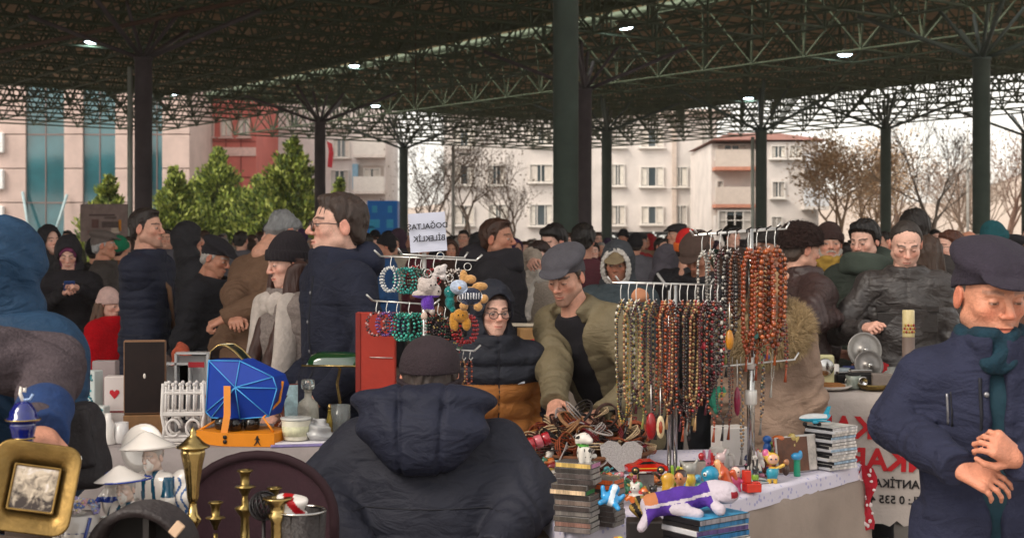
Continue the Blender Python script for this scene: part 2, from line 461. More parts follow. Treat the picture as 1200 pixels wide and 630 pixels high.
col_steel = mat('#59665f', .4, var=.25, scale=2.5, bump=.12, bscale=8, spec=.5)
col_dark = mat('#686064', .5, var=.25, scale=2.5, bump=.12, bscale=8)
def column(px, d, dia, label, top=5.35, m_=None, pipe=False):
    x = (px - 600) * d / F; m_ = m_ or col_steel
    root = empty("column", label, "column", (x, d, 0), group="steel columns under the market roof")
    m = MB(); m.lathe([(dia * .5, 0), (dia * .5, top - .06), (dia * .56, top - .055), (dia * .56, top)], m_, 20); m.build("shaft", root)
    m = MB(); m.box((0, 0, .02), (.7, .7, .04), m_); m.build("base_plate", root)
    m = MB()
    for su in (-1, 1):
        for sv in (-1, 1):
            m.tube([(0, 0, top - .05), D1 * su * 1.75 + D2 * sv * 1.75 + Vector((0, 0, ZB + .0))], .05, m_, 6)
            m.tube([(0, 0, top - .05), D1 * su * .6 + D2 * sv * .6 + Vector((0, 0, ZB + .1))], .04, m_, 6)
    m.build("branch_struts", root)
    if pipe:
        m = MB(); m.tube([(-dia * .5 - .09, -.02, .0), (-dia * .5 - .09, -.02, top - .2)], .055, mat('#aab0a8', .6), 10); m.build("drain_pipe", root)
    return root
for a in [(663, 19.5, .35, "thickest green column, right behind the man in the plaid flat cap"),
          (168, 29, .35, "dark column above the man in the navy quilted jacket", 5.35, col_dark, True),
          (375, 45, .35, "dark column before the pale flats, above the man in glasses", 5.4, col_dark),
          (473, 57, .35, "slim far green column beside the blue kiosk"),
          (685, 34.5, .35, "brown grey column close behind the thickest column", 5.3, col_dark),
          (711, 48, .35, "slim green column standing third in line after the thickest one"),
          (892, 43.5, .35, "green column with a grey drain pipe before the balcony block", 5.0, None, True),
          (1038, 47, .35, "green column behind the young man in the olive coat"),
          (1150, 29, .35, "thick green column behind the man in the dark flat cap"),
          (1203, 50, .35, "green column at the frame edge beyond the bare trees"),
          ]: column(*a)
# hanging lamps
lamp_on = mat('#dff4ff', .3, var=0, emit=9)
lamp_body = mat('#7c8078', .5, var=.1)
def hang_lamp(px, py, w_px, label, z=None):
    z = z or 6.35; d = (z - EYE) * F / (HOR - py); x = (px - 600) * d / F; r = w_px * d / F / 2
    root = empty("hanging_lamp", label, "lamp", (x, d, z), group="lamps hanging under the market roof")
    m = MB(); m.tube([(0, 0, r * .7), (0, 0, ZT - z)], .012, lamp_body, 5); m.build("cord", root)
    m = MB(); m.lathe([(.05, r * .75), (.07, r * .5), (r * .75, r * .22), (r, 0), (r * .97, -.01)], lamp_body, 20); m.build("lamp_shade", root)
    m = MB(); m.lathe([(.02, -.1 * r), (r * .6, -.1 * r - .02), (r * .92, -.005), (r * .9, .0)], lamp_on, 20); m.build("bulb", root)
for a in [(108, 49, 20, "lit lamp hanging at upper frame corner, above the teal glazed block"), (207, 110, 15, "lit lamp hanging next to the dark column top, before the red facade"),
          (415, 77, 14, "lit lamp on the long cord above the man in glasses"), (440, 124, 12, "small far lit lamp above the blue kiosk"),
          (732, 32, 22, "largest lit lamp, beside the thickest column"), (990, 64, 19, "lit lamp over the man with the brown beanie"),
          (877, 115, 13, "small far lit lamp by the balcony block's red roof")]: hang_lamp(*a)
rust = mat('#6a5245', .7, var=.2)
pb = MB(); pb.tube([P(-60, 73, 33), P(300, -2, 25.5)], .045, rust, 6); thing_mesh(pb, "roof_pipe", "long rusty pipe slung on a slant under the roof, upper corner", "pipe")
pb = MB(); pb.tube([P(487, -3, 36), P(487, 128, 36)], .014, rust, 5); thing_mesh(pb, "hanging_cable", "thin bare cable dangling from the roof without a lamp", "cable")

# ---------------------------------------------------------------- buildings
glass_dark = mat('#3d4a50', .12, var=.3, scale=.6, spec=.8)
def window(parent, x, z, w_, h_, y, frame='#d9d3cc', cols=2, rows=1, glass=None, depth=.16, sill=True):
    "window on the face y, looking towards -y"
    fm = mat(frame, .6, var=.08); fr = MB(); t = .07
    fr.box((x - w_ / 2 + t / 2, y - .03, z), (t, .14, h_), fm); fr.box((x + w_ / 2 - t / 2, y - .03, z), (t, .14, h_), fm)
    fr.box((x, y - .03, z + h_ / 2 - t / 2), (w_ - 2 * t, .14, t), fm); fr.box((x, y - .03, z - h_ / 2 + t / 2), (w_ - 2 * t, .14, t), fm)
    for i in range(1, cols): fr.box((x - w_ / 2 + w_ * i / cols, y - .02, z), (.06, .1, h_ - 2 * t), fm)
    for i in range(1, rows): fr.box((x, y - .02, z - h_ / 2 + h_ * i / rows), (w_ - 2 * t, .09, .05), fm)
    fo = fr.build("window", parent)
    g = MB(); g.box((x, y + .03, z), (w_ - t, .04, h_ - t), glass or glass_dark); g.build("pane", fo)
    cm = mat(random.choice(['#cfc7bd', '#b9b2ab', '#d8d2c8']), .9, var=.2, scale=3)
    cw = w_ * random.uniform(.2, .38)
    for sx in (-1, 1): g = MB(); g.box((x + sx * (w_ / 2 - cw / 2 - .08), y + .004, z), (cw, .012, h_ - .2), cm); g.build("curtain", fo)
    if sill:
        g = MB(); g.box((x, y - .12, z - h_ / 2 - .04), (w_ + .2, .3, .07), fm); g.build("sill", fo)
def wallbox(x0, x1, y, z0, z1, depth, m):
    b = MB(); b.box(((x0 + x1) / 2, y + depth / 2, (z0 + z1) / 2), (x1 - x0, depth, z1 - z0), m); return b
# left: clad block with teal glazing strips
D = 78.; sx = lambda px: (px - 600) * D / F
beige = mat('#c2aba2', .75, var=.2, scale=.9, bump=.05); teal = mat('#2a5f68', .08, var=.45, scale=.35, spec=.9); joint = mat('#7d6a66', .8, var=.1)
bl = empty("office_block", "pink beige clad office block with tall teal glass strips", "building", (sx(80), D, 0))
X0, X1 = sx(-140) - bl.location.x, sx(222) - bl.location.x
wallbox(X0, X1, .3, 0, 17, 14, beige).build("wall", bl)
strips = [(-95, -55), (30, 75), (97, 135), (176, 190)]; H_ = 17
edges = [-140] + [e for s in strips for e in s] + [222]
for i in range(0, len(edges), 2):
    m = MB(); x0, x1 = sx(edges[i]) - bl.location.x, sx(edges[i + 1]) - bl.location.x
    z = .0
    while z < H_:
        m.box(((x0 + x1) / 2, .15, z + .93), (x1 - x0, .3, 1.82), beige, bev=.015); z += 1.87
    m.build("cladding_panel", bl)
for (p0, p1) in strips:
    x0, x1 = sx(p0) - bl.location.x, sx(p1) - bl.location.x; m = MB()
    m.box(((x0 + x1) / 2, .24, H_ / 2), (x1 - x0, .1, H_), teal); o = m.build("glazing", bl)
    m = MB()
    for k in range(1, 5): m.box(((x0 + x1) / 2, .17, k * 3.74), (x1 - x0, .06, .07), joint)
    m.box((x0 + (x1 - x0) * .5, .17, H_ / 2), (.05, .05, H_), joint); m.build("mullion", o)
m = MB()
for (px, z) in ((-3, 5.), (-3, 7.), (-3, 3.)): m.box((sx(px) - bl.location.x, -.1, z), (.8, .3, 1.1), mat('#e8e6e4', .5), bev=.05)
m.build("air_unit", bl)
m = MB()
for (a_, b_) in (((28, 225), (42, 280)), ((80, 228), (70, 275))):
    m.tube([Vector((sx(a_[0]) - bl.location.x, -.2, EYE + (HOR - a_[1]) * D / F)), Vector((sx(b_[0]) - bl.location.x, -.9, EYE + (HOR - b_[1]) * D / F))], .08, mat('#9fb5b8', .4), 6)
m.build("stay_tube", bl)
# red facade
D = 84.; 
rd = empty("red_building", "red panelled building behind the tallest conifers", "building", (sx(260), D, 0))
redm = mat('#bd6258', .7, var=.18, scale=.5); rx0, rx1 = sx(212) - rd.location.x, sx(300) - rd.location.x
wallbox(rx0, rx1, 0, 0, 11.4, 10, redm).build("wall", rd)
m = MB()
for k in range(5): m.box(((rx0 + rx1) / 2, -.03, 1.2 + k * 2.1), (rx1 - rx0, .05, .05), mat('#7e3530', .8))
for k in range(1, 5): m.box((rx0 + (rx1 - rx0) * k / 5, -.03, 5.5), (.05, .04, 11), mat('#7e3530', .8))
m.build("panel_joint", rd)
m = MB(); m.box(((rx0 + rx1) / 2, -.06, 6.9), (rx1 - rx0, .12, .5), mat('#d8b3aa', .7)); m.build("band", rd)
for k in range(4): window(rd, rx0 + .6 + k * 1.05, 8.3, .7, 1.1, -.06, '#c9a59c')
# pale block behind the conifers
def roofing(parent, x0, x1, z, depth, h, over=.5, m_=None, y0=0.):
    m_ = m_ or mat('#94665a', .8, var=.3, scale=1.2, bump=.5, bscale=6)
    m = MB(); ym = y0 + depth / 2
    m.add([(x0 - over, y0 - over, z), (x1 + over, y0 - over, z), (x1 - 1.5, ym, z + h), (x0 + 1.5, ym, z + h), (x1 + over, y0 + depth, z), (x0 - over, y0 + depth, z)],
          [(0, 1, 2, 3), (1, 4, 2), (4, 5, 3, 2), (5, 0, 3), (0, 5, 4, 1)], m_, False)
    return m.build("roof", parent)
def balcony(parent, x0, x1, z, y, out=1.2, rail='#d9d3cb', slab='#d6ccc4', solidrail=True):
    m = MB(); m.box(((x0 + x1) / 2, y - out / 2, z), (x1 - x0, out, .18), mat(slab, .8)); o = m.build("balcony", parent)
    m = MB(); rm = mat(rail, .7, var=.1)
    if solidrail: m.box(((x0 + x1) / 2, y - out + .05, z + .55), (x1 - x0, .1, .92), rm)
    else:
        k = int((x1 - x0) / .22)
        for i in range(k + 1): m.tube([(x0 + (x1 - x0) * i / k, y - out + .05, z + .09), (x0 + (x1 - x0) * i / k, y - out + .05, z + .95)], .02, rm, 4)
        m.tube([(x0, y - out + .05, z + 1.), (x1, y - out + .05, z + 1.)], .035, rm, 4)
    m.build("railing", o)
    return o
white_w = mat('#d6cdc8', .85, var=.18, scale=.7, bump=.05)
D = 92.
pb_ = empty("apartment_block", "white apartment block with a railed balcony above the blue kiosk", "building", (sx(380), D, 0))
ox = pb_.location.x; zx = lambda py: EYE + (HOR - py) * D / F
wallbox(sx(298) - ox, sx(452) - ox, 0, 0, zx(112), 10, white_w).build("wall", pb_)
for (px, py, wp, hp, c) in ((315, 185, 22, 26, 2), (400, 174, 20, 22, 2), (450, 174, 0, 0, 0), (315, 140, 22, 22, 2), (345, 140, 20, 22, 2), (398, 212, 22, 26, 2), (345, 185, 20, 26, 2), (398, 140, 20, 22, 2), (428, 172, 16, 18, 2), (398, 252, 22, 26, 2)):
    if c: window(pb_, sx(px) - ox, zx(py), wp * D / F, hp * D / F, -.02, cols=c)
m = MB(); m.box((sx(434) - ox, -.02, zx(207)), (32 * D / F, .06, 26 * D / F), mat('#b5a79e', .9)); m.build("recess", pb_)
window(pb_, sx(436) - ox, zx(208), 20 * D / F, 22 * D / F, -.08, cols=3)
balcony(pb_, sx(416) - ox, sx(452) - ox, zx(226), 0, 1.1)
balcony(pb_, sx(416) - ox, sx(452) - ox, zx(184), 0, 1.1)
m = MB(); m.box((sx(417) - ox, -.25, zx(207)), (.35, .5, 1.6), mat('#7fa6bd', .7)); m.build("blue_curtain", pb_)
roofing(pb_, sx(298) - ox, sx(452) - ox, zx(110), 10, 1.6)
m = MB(); m.tube([(0, 0, 0), (0, -1.3, .5)], .03, mat('#888888', .5), 6); 
fl = thing_mesh(m, "flag", "small red flag hung from the white apartment block", "flag", (sx(386), D - .1, zx(175)))
m = MB(); m.sheet([[(-.02, -1.2, .45), (.12, -1.15, -.2), (.03, -1.1, -1.2)], [(.3, -.8, .3), (.38, -.7, -.3), (.28, -.75, -1.25)]], mat('#b0182a', .8)); m.build("cloth", fl)
# centre block
D = 88.
cb = empty("apartment_block", "wide cream apartment block behind the thick column, with white framed windows", "building", (sx(715), D, 0)); ox = cb.location.x
cream = mat('#d4ccc6', .85, var=.18, scale=.7, bump=.05)
wallbox(sx(520) - ox, sx(840) - ox, 0, 0, zx(128), 11, cream).build("wall", cb)
m = MB(); m.box((sx(790) - ox, -.05, zx(200)), (.25, .3, zx(128) * 1.2), mat('#c6b6aa', .85)); m.build("drain_pilaster", cb)
for (px, py, wp, hp, c) in ((544, 205, 26, 24, 3), (582, 205, 22, 24, 2), (634, 203, 28, 22, 2), (724, 205, 16, 26, 2), (764, 207, 28, 24, 3), (797, 207, 18, 24, 2), (829, 208, 15, 24, 2), (584, 252, 24, 26, 2), (634, 252, 28, 26, 3),
                           (724, 252, 18, 24, 2), (764, 252, 27, 22, 3), (797, 252, 16, 24, 2), (829, 252, 15, 22, 2), (544, 252, 24, 24, 2), (634, 160, 28, 22, 2), (764, 162, 28, 22, 3), (544, 162, 26, 22, 2), (724, 162, 18, 22, 2), (829, 162, 15, 22, 2)):
    window(cb, sx(px) - ox, zx(py), wp * D / F, hp * D / F, -.02, cols=c)
m = MB(); m.box((sx(690) - ox, 4, zx(132)), (320 * D / F + .5, 9, .3), mat('#b8a99e', .8)); m.build("parapet", cb)
# shop sign strip on the centre block
D = 80.
sg = empty("shop_sign", "long black shop sign with mirrored white letters under the cream block", "sign", (sx(765), D, zx(281)))
m = MB(); m.box((0, 0, 0), (190 * D / F, .25, 19 * D / F), mat('#16181a', .5, var=.1), bev=.02); m.build("board", sg)
text_mesh("CITY GAYRİMENKUL", .82, mat('#e8ecec', .6, var=.03), "lettering", sg, (.5, -.14, -.06), (R(90), 0, 0), True, .01, .02)
# right block with balconies and red roof
D = 76.
rb = empty("apartment_block", "cream balcony block with a red tiled roof behind the green drain pipe column", "building", (sx(905), D, 0)); ox = rb.location.x
wallbox(sx(838) - ox, sx(966) - ox, 1.4, 0, zx(166), 9, cream).build("wall", rb)
m = MB(); m.box((sx(928) - ox, .7, zx(166) / 2), (78 * D / F * .75, 1.38, zx(166) - .02), cream); m.build("bay", rb)
for (px, py, wp, hp, c, y) in ((862, 176, 36, 18, 4, 1.38), (862, 258, 40, 24, 4, .3), (912, 222, 16, 20, 2, -.01), (910, 262, 14, 18, 2, -.01), (912, 178, 18, 16, 2, -.01), (932, 178, 16, 16, 2, -.01), (848, 222, 9, 24, 1, 1.38)):
    window(rb, sx(px) - ox, zx(py), wp * D / F, hp * D / F, y, cols=c, rows=2 if c == 4 else 1)
m = MB(); m.box((sx(862) - ox, .85, zx(270)), (44 * D / F, 1.08, 36 * D / F), cream); m.build("closed_porch", rb)
for z_, sl in ((197, '#c98a72'), (241, '#c98a72')): balcony(rb, sx(839) - ox, sx(886) - ox, zx(z_), 1.4, 1.3, '#d3c4b8', sl)
balcony(rb, sx(938) - ox, sx(967) - ox, zx(202), 0, 1., '#d5d7da', '#d8d0c8')
balcony(rb, sx(938) - ox, sx(967) - ox, zx(244), 0, 1., '#d5d7da', '#d8d0c8')
roofing(rb, sx(838) - ox, sx(966) - ox, zx(164), 10, .75, .22)
# blue kiosk
D = 52.
k = empty("blue_kiosk", "bright blue panel booth with light blue window patches", "kiosk", (sx(448), D, 0)); bm_ = mat('#1680e0', .4, var=.12, scale=.8)
m = MB(); m.box((0, .5, zx(235) / 2), (36 * D / F, 1.0, zx(235)), bm_, bev=.03); m.build("body", k)
for (px, py, wp, hp) in ((439, 245, 6, 8), (457, 245, 5, 8), (439, 262, 12, 10), (457, 262, 8, 10), (436, 270, 6, 10)):
    m = MB(); m.box((sx(px) - k.location.x, -.01, zx(py)), (wp * D / F, .03, hp * D / F), mat('#37b5e6', .3, var=.1)); m.build("panel_patch", k)
# poster stand
D = 26.
k = empty("poster_board", "large pale poster board with small pictures beside the dark column", "board", (sx(122), D, 0)); 
m = MB(); m.box((0, 0, zx(261)), (55 * D / F, .05, 44 * D / F), mat('#8d7a76', .8, var=.3, scale=9)); m.build("panel", k)
m = MB()
for (px, py, wp, hp, c) in ((130, 263, 20, 7, '#5a4a48'), (136, 270, 10, 6, '#c9b7a8'), (112, 262, 8, 10, '#6b4c48'), (141, 264, 3, 13, '#d98a2a'), (120, 252, 30, 2, '#5b4646'), (108, 272, 10, 4, '#7d5a55'), (130, 255, 14, 3, '#6b5a56')):
    m.box((sx(px) - k.location.x, -.03, zx(py)), (wp * D / F, .012, hp * D / F), mat(c, .7, var=.3, scale=20))
m.build("picture", k)
m = MB(); 
for s in (-1, 1): m.tube([(s * .35, .05, 0), (s * .35, .05, zx(245))], .02, col_dark, 6)
m.build("leg", k)
# street lamp
D = 62.
k = empty("street_lamp", "pale street lamp post with one arm among the bare trees", "street lamp", (sx(531), D, 0)); gm = mat('#b8b6b0', .5)
m = MB(); m.tube([(0, 0, 0), (0, 0, 5.8)], [.09, .06], gm, 8); m.build("pole", k)
m = MB(); m.tube([(0, 0, 5.0), (-.4, 0, 4.9), (-.42, 0, 4.2)], .035, gm, 6); m.tube([(0, 0, 5.2), (.4, 0, 5.4)], .035, gm, 6); m.build("arm", k)
m = MB(); m.box((.5, 0, 5.4), (.5, .2, .1), gm, bev=.03); m.build("lamp_head", k)
k = empty("lamp_post", "thin grey post beside the bare trees and the thick green column", "post", ((1134 - 600) * 64 / F, 64, 0))
m = MB(); m.tube([(0, 0, 0), (0, 0, 6.6)], [.07, .05], gm, 8); m.build("pole", k)

# ---------------------------------------------------------------- trees
def leafcards(name, pts, size, mats_, parent, up=.2, seed=1):
    rr = random.Random(seed); V = []; Fc = []; MI = []
    for (p, dirv) in pts:
        n = Vector((rr.gauss(0, 1), rr.gauss(0, 1), rr.gauss(0, 1) + up)).normalized(); d = (Vector(dirv) + Vector((rr.gauss(0, .5), rr.gauss(0, .5), rr.gauss(0, .5)))).normalized()
        s_ = d.cross(n); 
        if s_.length < .01: continue
        s_.normalize(); L = size * rr.uniform(.6, 1.4); w_ = L * .24; o = len(V); p = Vector(p)
        V += [p, p + d * L * .5 + s_ * w_, p + d * L, p + d * L * .5 - s_ * w_]; Fc.append((o, o + 1, o + 2, o + 3)); MI.append(rr.randrange(len(mats_)))
    me = bpy.data.meshes.new(name); me.from_pydata([tuple(v) for v in V], [], Fc)
    for m_ in mats_: me.materials.append(m_)
    me.polygons.foreach_set("material_index", MI); me.update()
    return link(name, me, parent)
gl = [mat(c, .75, var=.25, scale=1.5) for c in ('#80923c', '#a0ac4c', '#5c7034', '#b4bc62', '#465a2a')]
def conifer(px, d, top_py, w_px, label, seed):
    rr = random.Random(seed); x = (px - 600) * d / F; H = EYE + (HOR - top_py) * d / F; Rm = w_px * d / F / 2
    root = empty("conifer_tree", label, "tree", (x, d, 0), group="green conifers beyond the market")
    m = MB(); m.tube([(0, 0, 0), (.05, 0, H * .5), (0, 0, H * .95)], [.16, .1, .02], mat('#4a3a2c', .9), 8); m.build("trunk", root)
    pts = []; lm = MB()
    for b in range(int(150)):
        t = rr.random() ** 1.3; z = .5 + t * (H - .6); a = rr.uniform(0, 6.283); L = Rm * (1 - t) ** 1.0 * rr.uniform(.7, 1.3) + .1
        d0 = Vector((math.cos(a), math.sin(a), rr.uniform(.45, 1.3))).normalized()
        st = Vector((0, 0, z - L * .35)); en = st + d0 * L * 1.1
        lm.tube([st, en], [.02, .006], mat('#4a3a2c', .9), 4, False)
        nl = int(34 + 90 * L)
        for i in range(nl):
            s_ = rr.uniform(.3, 1.05); sp = .05 + .10 * L * (1 - abs(s_ - .5))
            p = st.lerp(en, s_) + Vector((rr.gauss(0, sp), rr.gauss(0, sp), rr.gauss(0, sp)))
            pts.append((p, d0 + Vector((0, 0, .6))))
    lm.build("limbs", root)
    leafcards("crown", pts, .22, gl, root, seed=seed)
conifer(126, 64, 208, 84, "small conifer peeping out over the poster board", 3)
conifer(206, 66, 196, 92, "lower conifer just right of the dark column", 8)
conifer(302, 74, 208, 110, "broad low conifer between the pointed and the tallest ones", 9)
conifer(256, 70, 176, 140, "pointed bright conifer before the red facade", 4)
conifer(343, 67, 163, 150, "tallest bushy bright conifer before the white apartment block", 5)
conifer(398, 72, 212, 34, "slim conifer tip between the dark column and the white flats", 6)
def bare_tree(px, d, H, label, seed, tint, nleaf=0, leafmats=None, spread=.55, trunk_r=.14, lean=0):
    rr = random.Random(seed); root = empty("bare_tree", label, "tree", ((px - 600) * d / F, d, 0), group="bare winter trees beyond the market")
    bk = mat(tint, .9, var=.25); m = MB(); t = MB(); tips = []
    def grow(p, dr, L, r, lev, mm):
        pts = [p]; q = p.copy(); dd = dr.copy(); n = 4
        for i in range(n):
            dd = (dd + Vector((rr.gauss(0, .13), rr.gauss(0, .13), rr.gauss(.05, .08)))).normalized(); q = q + dd * L / n; pts.append(q.copy())
        mm.tube(pts, [r * (1 - .45 * i / n) for i in range(n + 1)], bk, 6 if lev < 2 else 3, False)
        if lev > 2: tips.append((q, dd))
        if lev >= (6 if nleaf < 3600 else 5): tips.append((q, dd)); return
        for k in range(rr.choice((2, 3, 3)) if lev else 4):
            f_ = rr.uniform(.45, 1) if k else 1.; b = pts[min(n, max(1, int(round(f_ * n))))]
            nd = (dd + Vector((rr.gauss(0, spread), rr.gauss(0, spread), rr.gauss(.12, .25)))).normalized()
            grow(b, nd, L * rr.uniform(.62, .85), max(r * .55, .008), lev + 1, m)
    grow(Vector((0, 0, 0)), Vector((lean, 0, 1)).normalized(), H * .3, trunk_r, 0, t)
    t.build("trunk", root); m.build("limbs", root)
    if nleaf:
        pts = []
        for i in range(nleaf if nleaf > 3600 else nleaf // 4):
            p, dd = rr.choice(tips); pts.append((p + Vector((rr.gauss(0, .32), rr.gauss(0, .32), rr.gauss(0, .32))), dd + Vector((0, 0, -.3))))
        leafcards("crown", pts, .13, leafmats, root, seed=seed)
    return root
orange = [mat(c, .85, var=.2) for c in ('#c8a27c', '#d4b590', '#b0906c', '#d8c0a2')]
twig = [mat(c, .9, var=.2) for c in ('#a59080', '#b5a294', '#94806f')]
bare_tree(515, 66, 7.0, "bare grey brown tree beside the slim far column and lamp", 11, '#a08e82', 2200, twig)
bare_tree(560, 64, 7.5, "bare tree with dense twigs before the cream block, by the thick column", 12, '#a08e82', 3000, twig)
bare_tree(608, 68, 6.5, "bare tree hidden partly by the thick green column", 13, '#a08e82', 2200, twig)
bare_tree(985, 60, 7.4, "tree with thin orange leaves before the balcony block", 14, '#a58a72', 7000, orange)
bare_tree(1018, 63, 6.6, "orange leaved tree half behind the far green column", 15, '#a58a72', 4500, orange)
bare_tree(1092, 50, 7.6, "bare forked tree with a pale trunk between two green columns", 16, '#94857a', 700, twig, .5, .11)
bare_tree(1062, 66, 7.2, "bare tree with fine brown twigs just right of the far column", 17, '#947a69', 3500, twig)
bare_tree(1125, 68, 7.0, "bare brown tree close beside the thin grey post", 18, '#97806f', 3500, twig)
bare_tree(1040, 74, 6.6, "faint far bare tree between the orange trees and the far column", 20, '#a39080', 1600, twig)
bare_tree(1150, 76, 6.8, "faint far bare tree right behind the thick green column", 22, '#a39080', 1600, twig)
bare_tree(1108, 78, 6.4, "faint far bare tree behind the forked pale one", 23, '#a39080', 1600, twig)
bare_tree(1180, 62, 7.4, "reddish bare tree at the frame edge past the thick column", 19, '#977868', 3500, twig)
# distant hills and roofs
hm = mat('#b5a598', 1., var=.15, scale=.02); m = MB(); g = []
for i in range(41):
    x = -160 + i * 8; z = 5.5 + 5 * math.sin(i * .5) + 3 * math.sin(i * 1.3 + 1); g.append([(x, 150, 0), (x, 165, z * .6), (x, 185, z)])
m.sheet(g, hm); tag(m.build("hills"), kind='structure')
# ---------------------------------------------------------------- thin air haze
HAZE = .0006
hz_ = bpy.data.materials.new("haze"); hz_.use_nodes = True; n_ = hz_.node_tree; n_.nodes.remove(n_.nodes["Principled BSDF"]); v_ = n_.nodes.new("ShaderNodeVolumePrincipled")
v_.inputs['Color'].default_value = (.93, .89, .84, 1); v_.inputs['Density'].default_value = HAZE; v_.inputs['Anisotropy'].default_value = .2
n_.links.new(v_.outputs[0], n_.nodes["Material Output"].inputs['Volume'])
mb = MB(); mb.box((0, 65, 12.5), (350, 260, 27), hz_); tag(mb.build("haze"), kind='stuff')
scene.cycles.volume_bounces = 2; scene.cycles.volume_max_steps = 64
# ================================================================ people: continuous bodies with clothes as children
def rgb(h): return np.array(lin(h)[:3], f32)
SKIN = {'a': '#c49078', 'b': '#cd9c86', 'c': '#b47f67', 'd': '#d9ab98', 'e': '#c4886e'}
skin_mat = mat('#ffffff', .48, var=.2, scale=38, bump=.35, bscale=190, attr="tint", spec=.35)
def head_field(g):
    "face towards +y, eyes at z 0, crown .115, chin -.12"
    w_ = g.get('wide', 1.)
    f = U(.025, ell((0, -.012, .028), (.0755 * w_, .097, .088)), ell((0, .022, -.035), (.062 * w_, .066, .078)))
    jaw = U(.02, cap((-.05 * w_, .0, -.06), (-.014, .066, -.098), .021, .018), cap((.05 * w_, .0, -.06), (.014, .066, -.098), .021, .018), ell((0, .072, -.103), (.024, .019, .018)))
    f = U(.03, f, jaw)
    f = U(.022, f, ell((-.043 * w_, .058, -.022), (.02, .018, .018)), ell((.043 * w_, .058, -.022), (.02, .018, .018)))
    f = U(.014, f, cap((-.042, .074, .022), (-.012, .086, .019), .009), cap((.042, .074, .022), (.012, .086, .019), .009), ell((0, .07, -.07), (.03, .024, .026)))
    f = SUB(f, U(0, ell((-.032, .099, .002), (.017, .015, .012)), ell((.032, .099, .002), (.017, .015, .012))), .012)
    ag = g.get('age', .5)
    for s_ in (-1, 1):
        f = SUB(f, cap((s_ * .016, .104, -.036), (s_ * .033, .086, -.068), .0022), .004 + .005 * ag)
        if ag > .6: f = SUB(f, cap((s_ * .022, .094, -.0185), (s_ * .04, .086, -.017), .002), .006)
    if ag > .6:
        for zz_ in (.042, .053): f = SUB(f, cap((-.035, .079, zz_), (.035, .079, zz_), .0012), .004)
    nz = g.get('nose', 1.)
    f = U(.008, f, U(.008, cap((0, .086, .014), (0, .1 + .011 * nz, -.026), .0075, .0115), ell((-.0125, .099, -.032), (.009, .011, .0075)), ell((.0125, .099, -.032), (.009, .011, .0075))))
    f = U(.004, f, ell((-.032, .0775, .0), .0128), ell((.032, .0775, .0), .0128))
    f = U(.004, f, ell((0, .0945, -.0605), (.022, .009, .0052)), ell((0, .0925, -.0705), (.019, .0095, .0062)))
    f = SUB(f, cap((-.021, .1, -.0655), (.021, .1, -.0655), .0028), .004)
    er = Matrix.Rotation(R(-12), 3, 'X')
    for sx_ in (-1, 1):
        e = SUB(ell((sx_ * .079 * w_, -.012, -.008), (.0085, .02, .033), er), ell((sx_ * .089 * w_, -.008, -.004), (.007, .011, .02), er), .006)
        f = U(.006, f, e)
    f = U(.03, f, cap((0, -.02, -.075), (0, -.038, -.2), .049 * w_, .054 * w_))
    return f
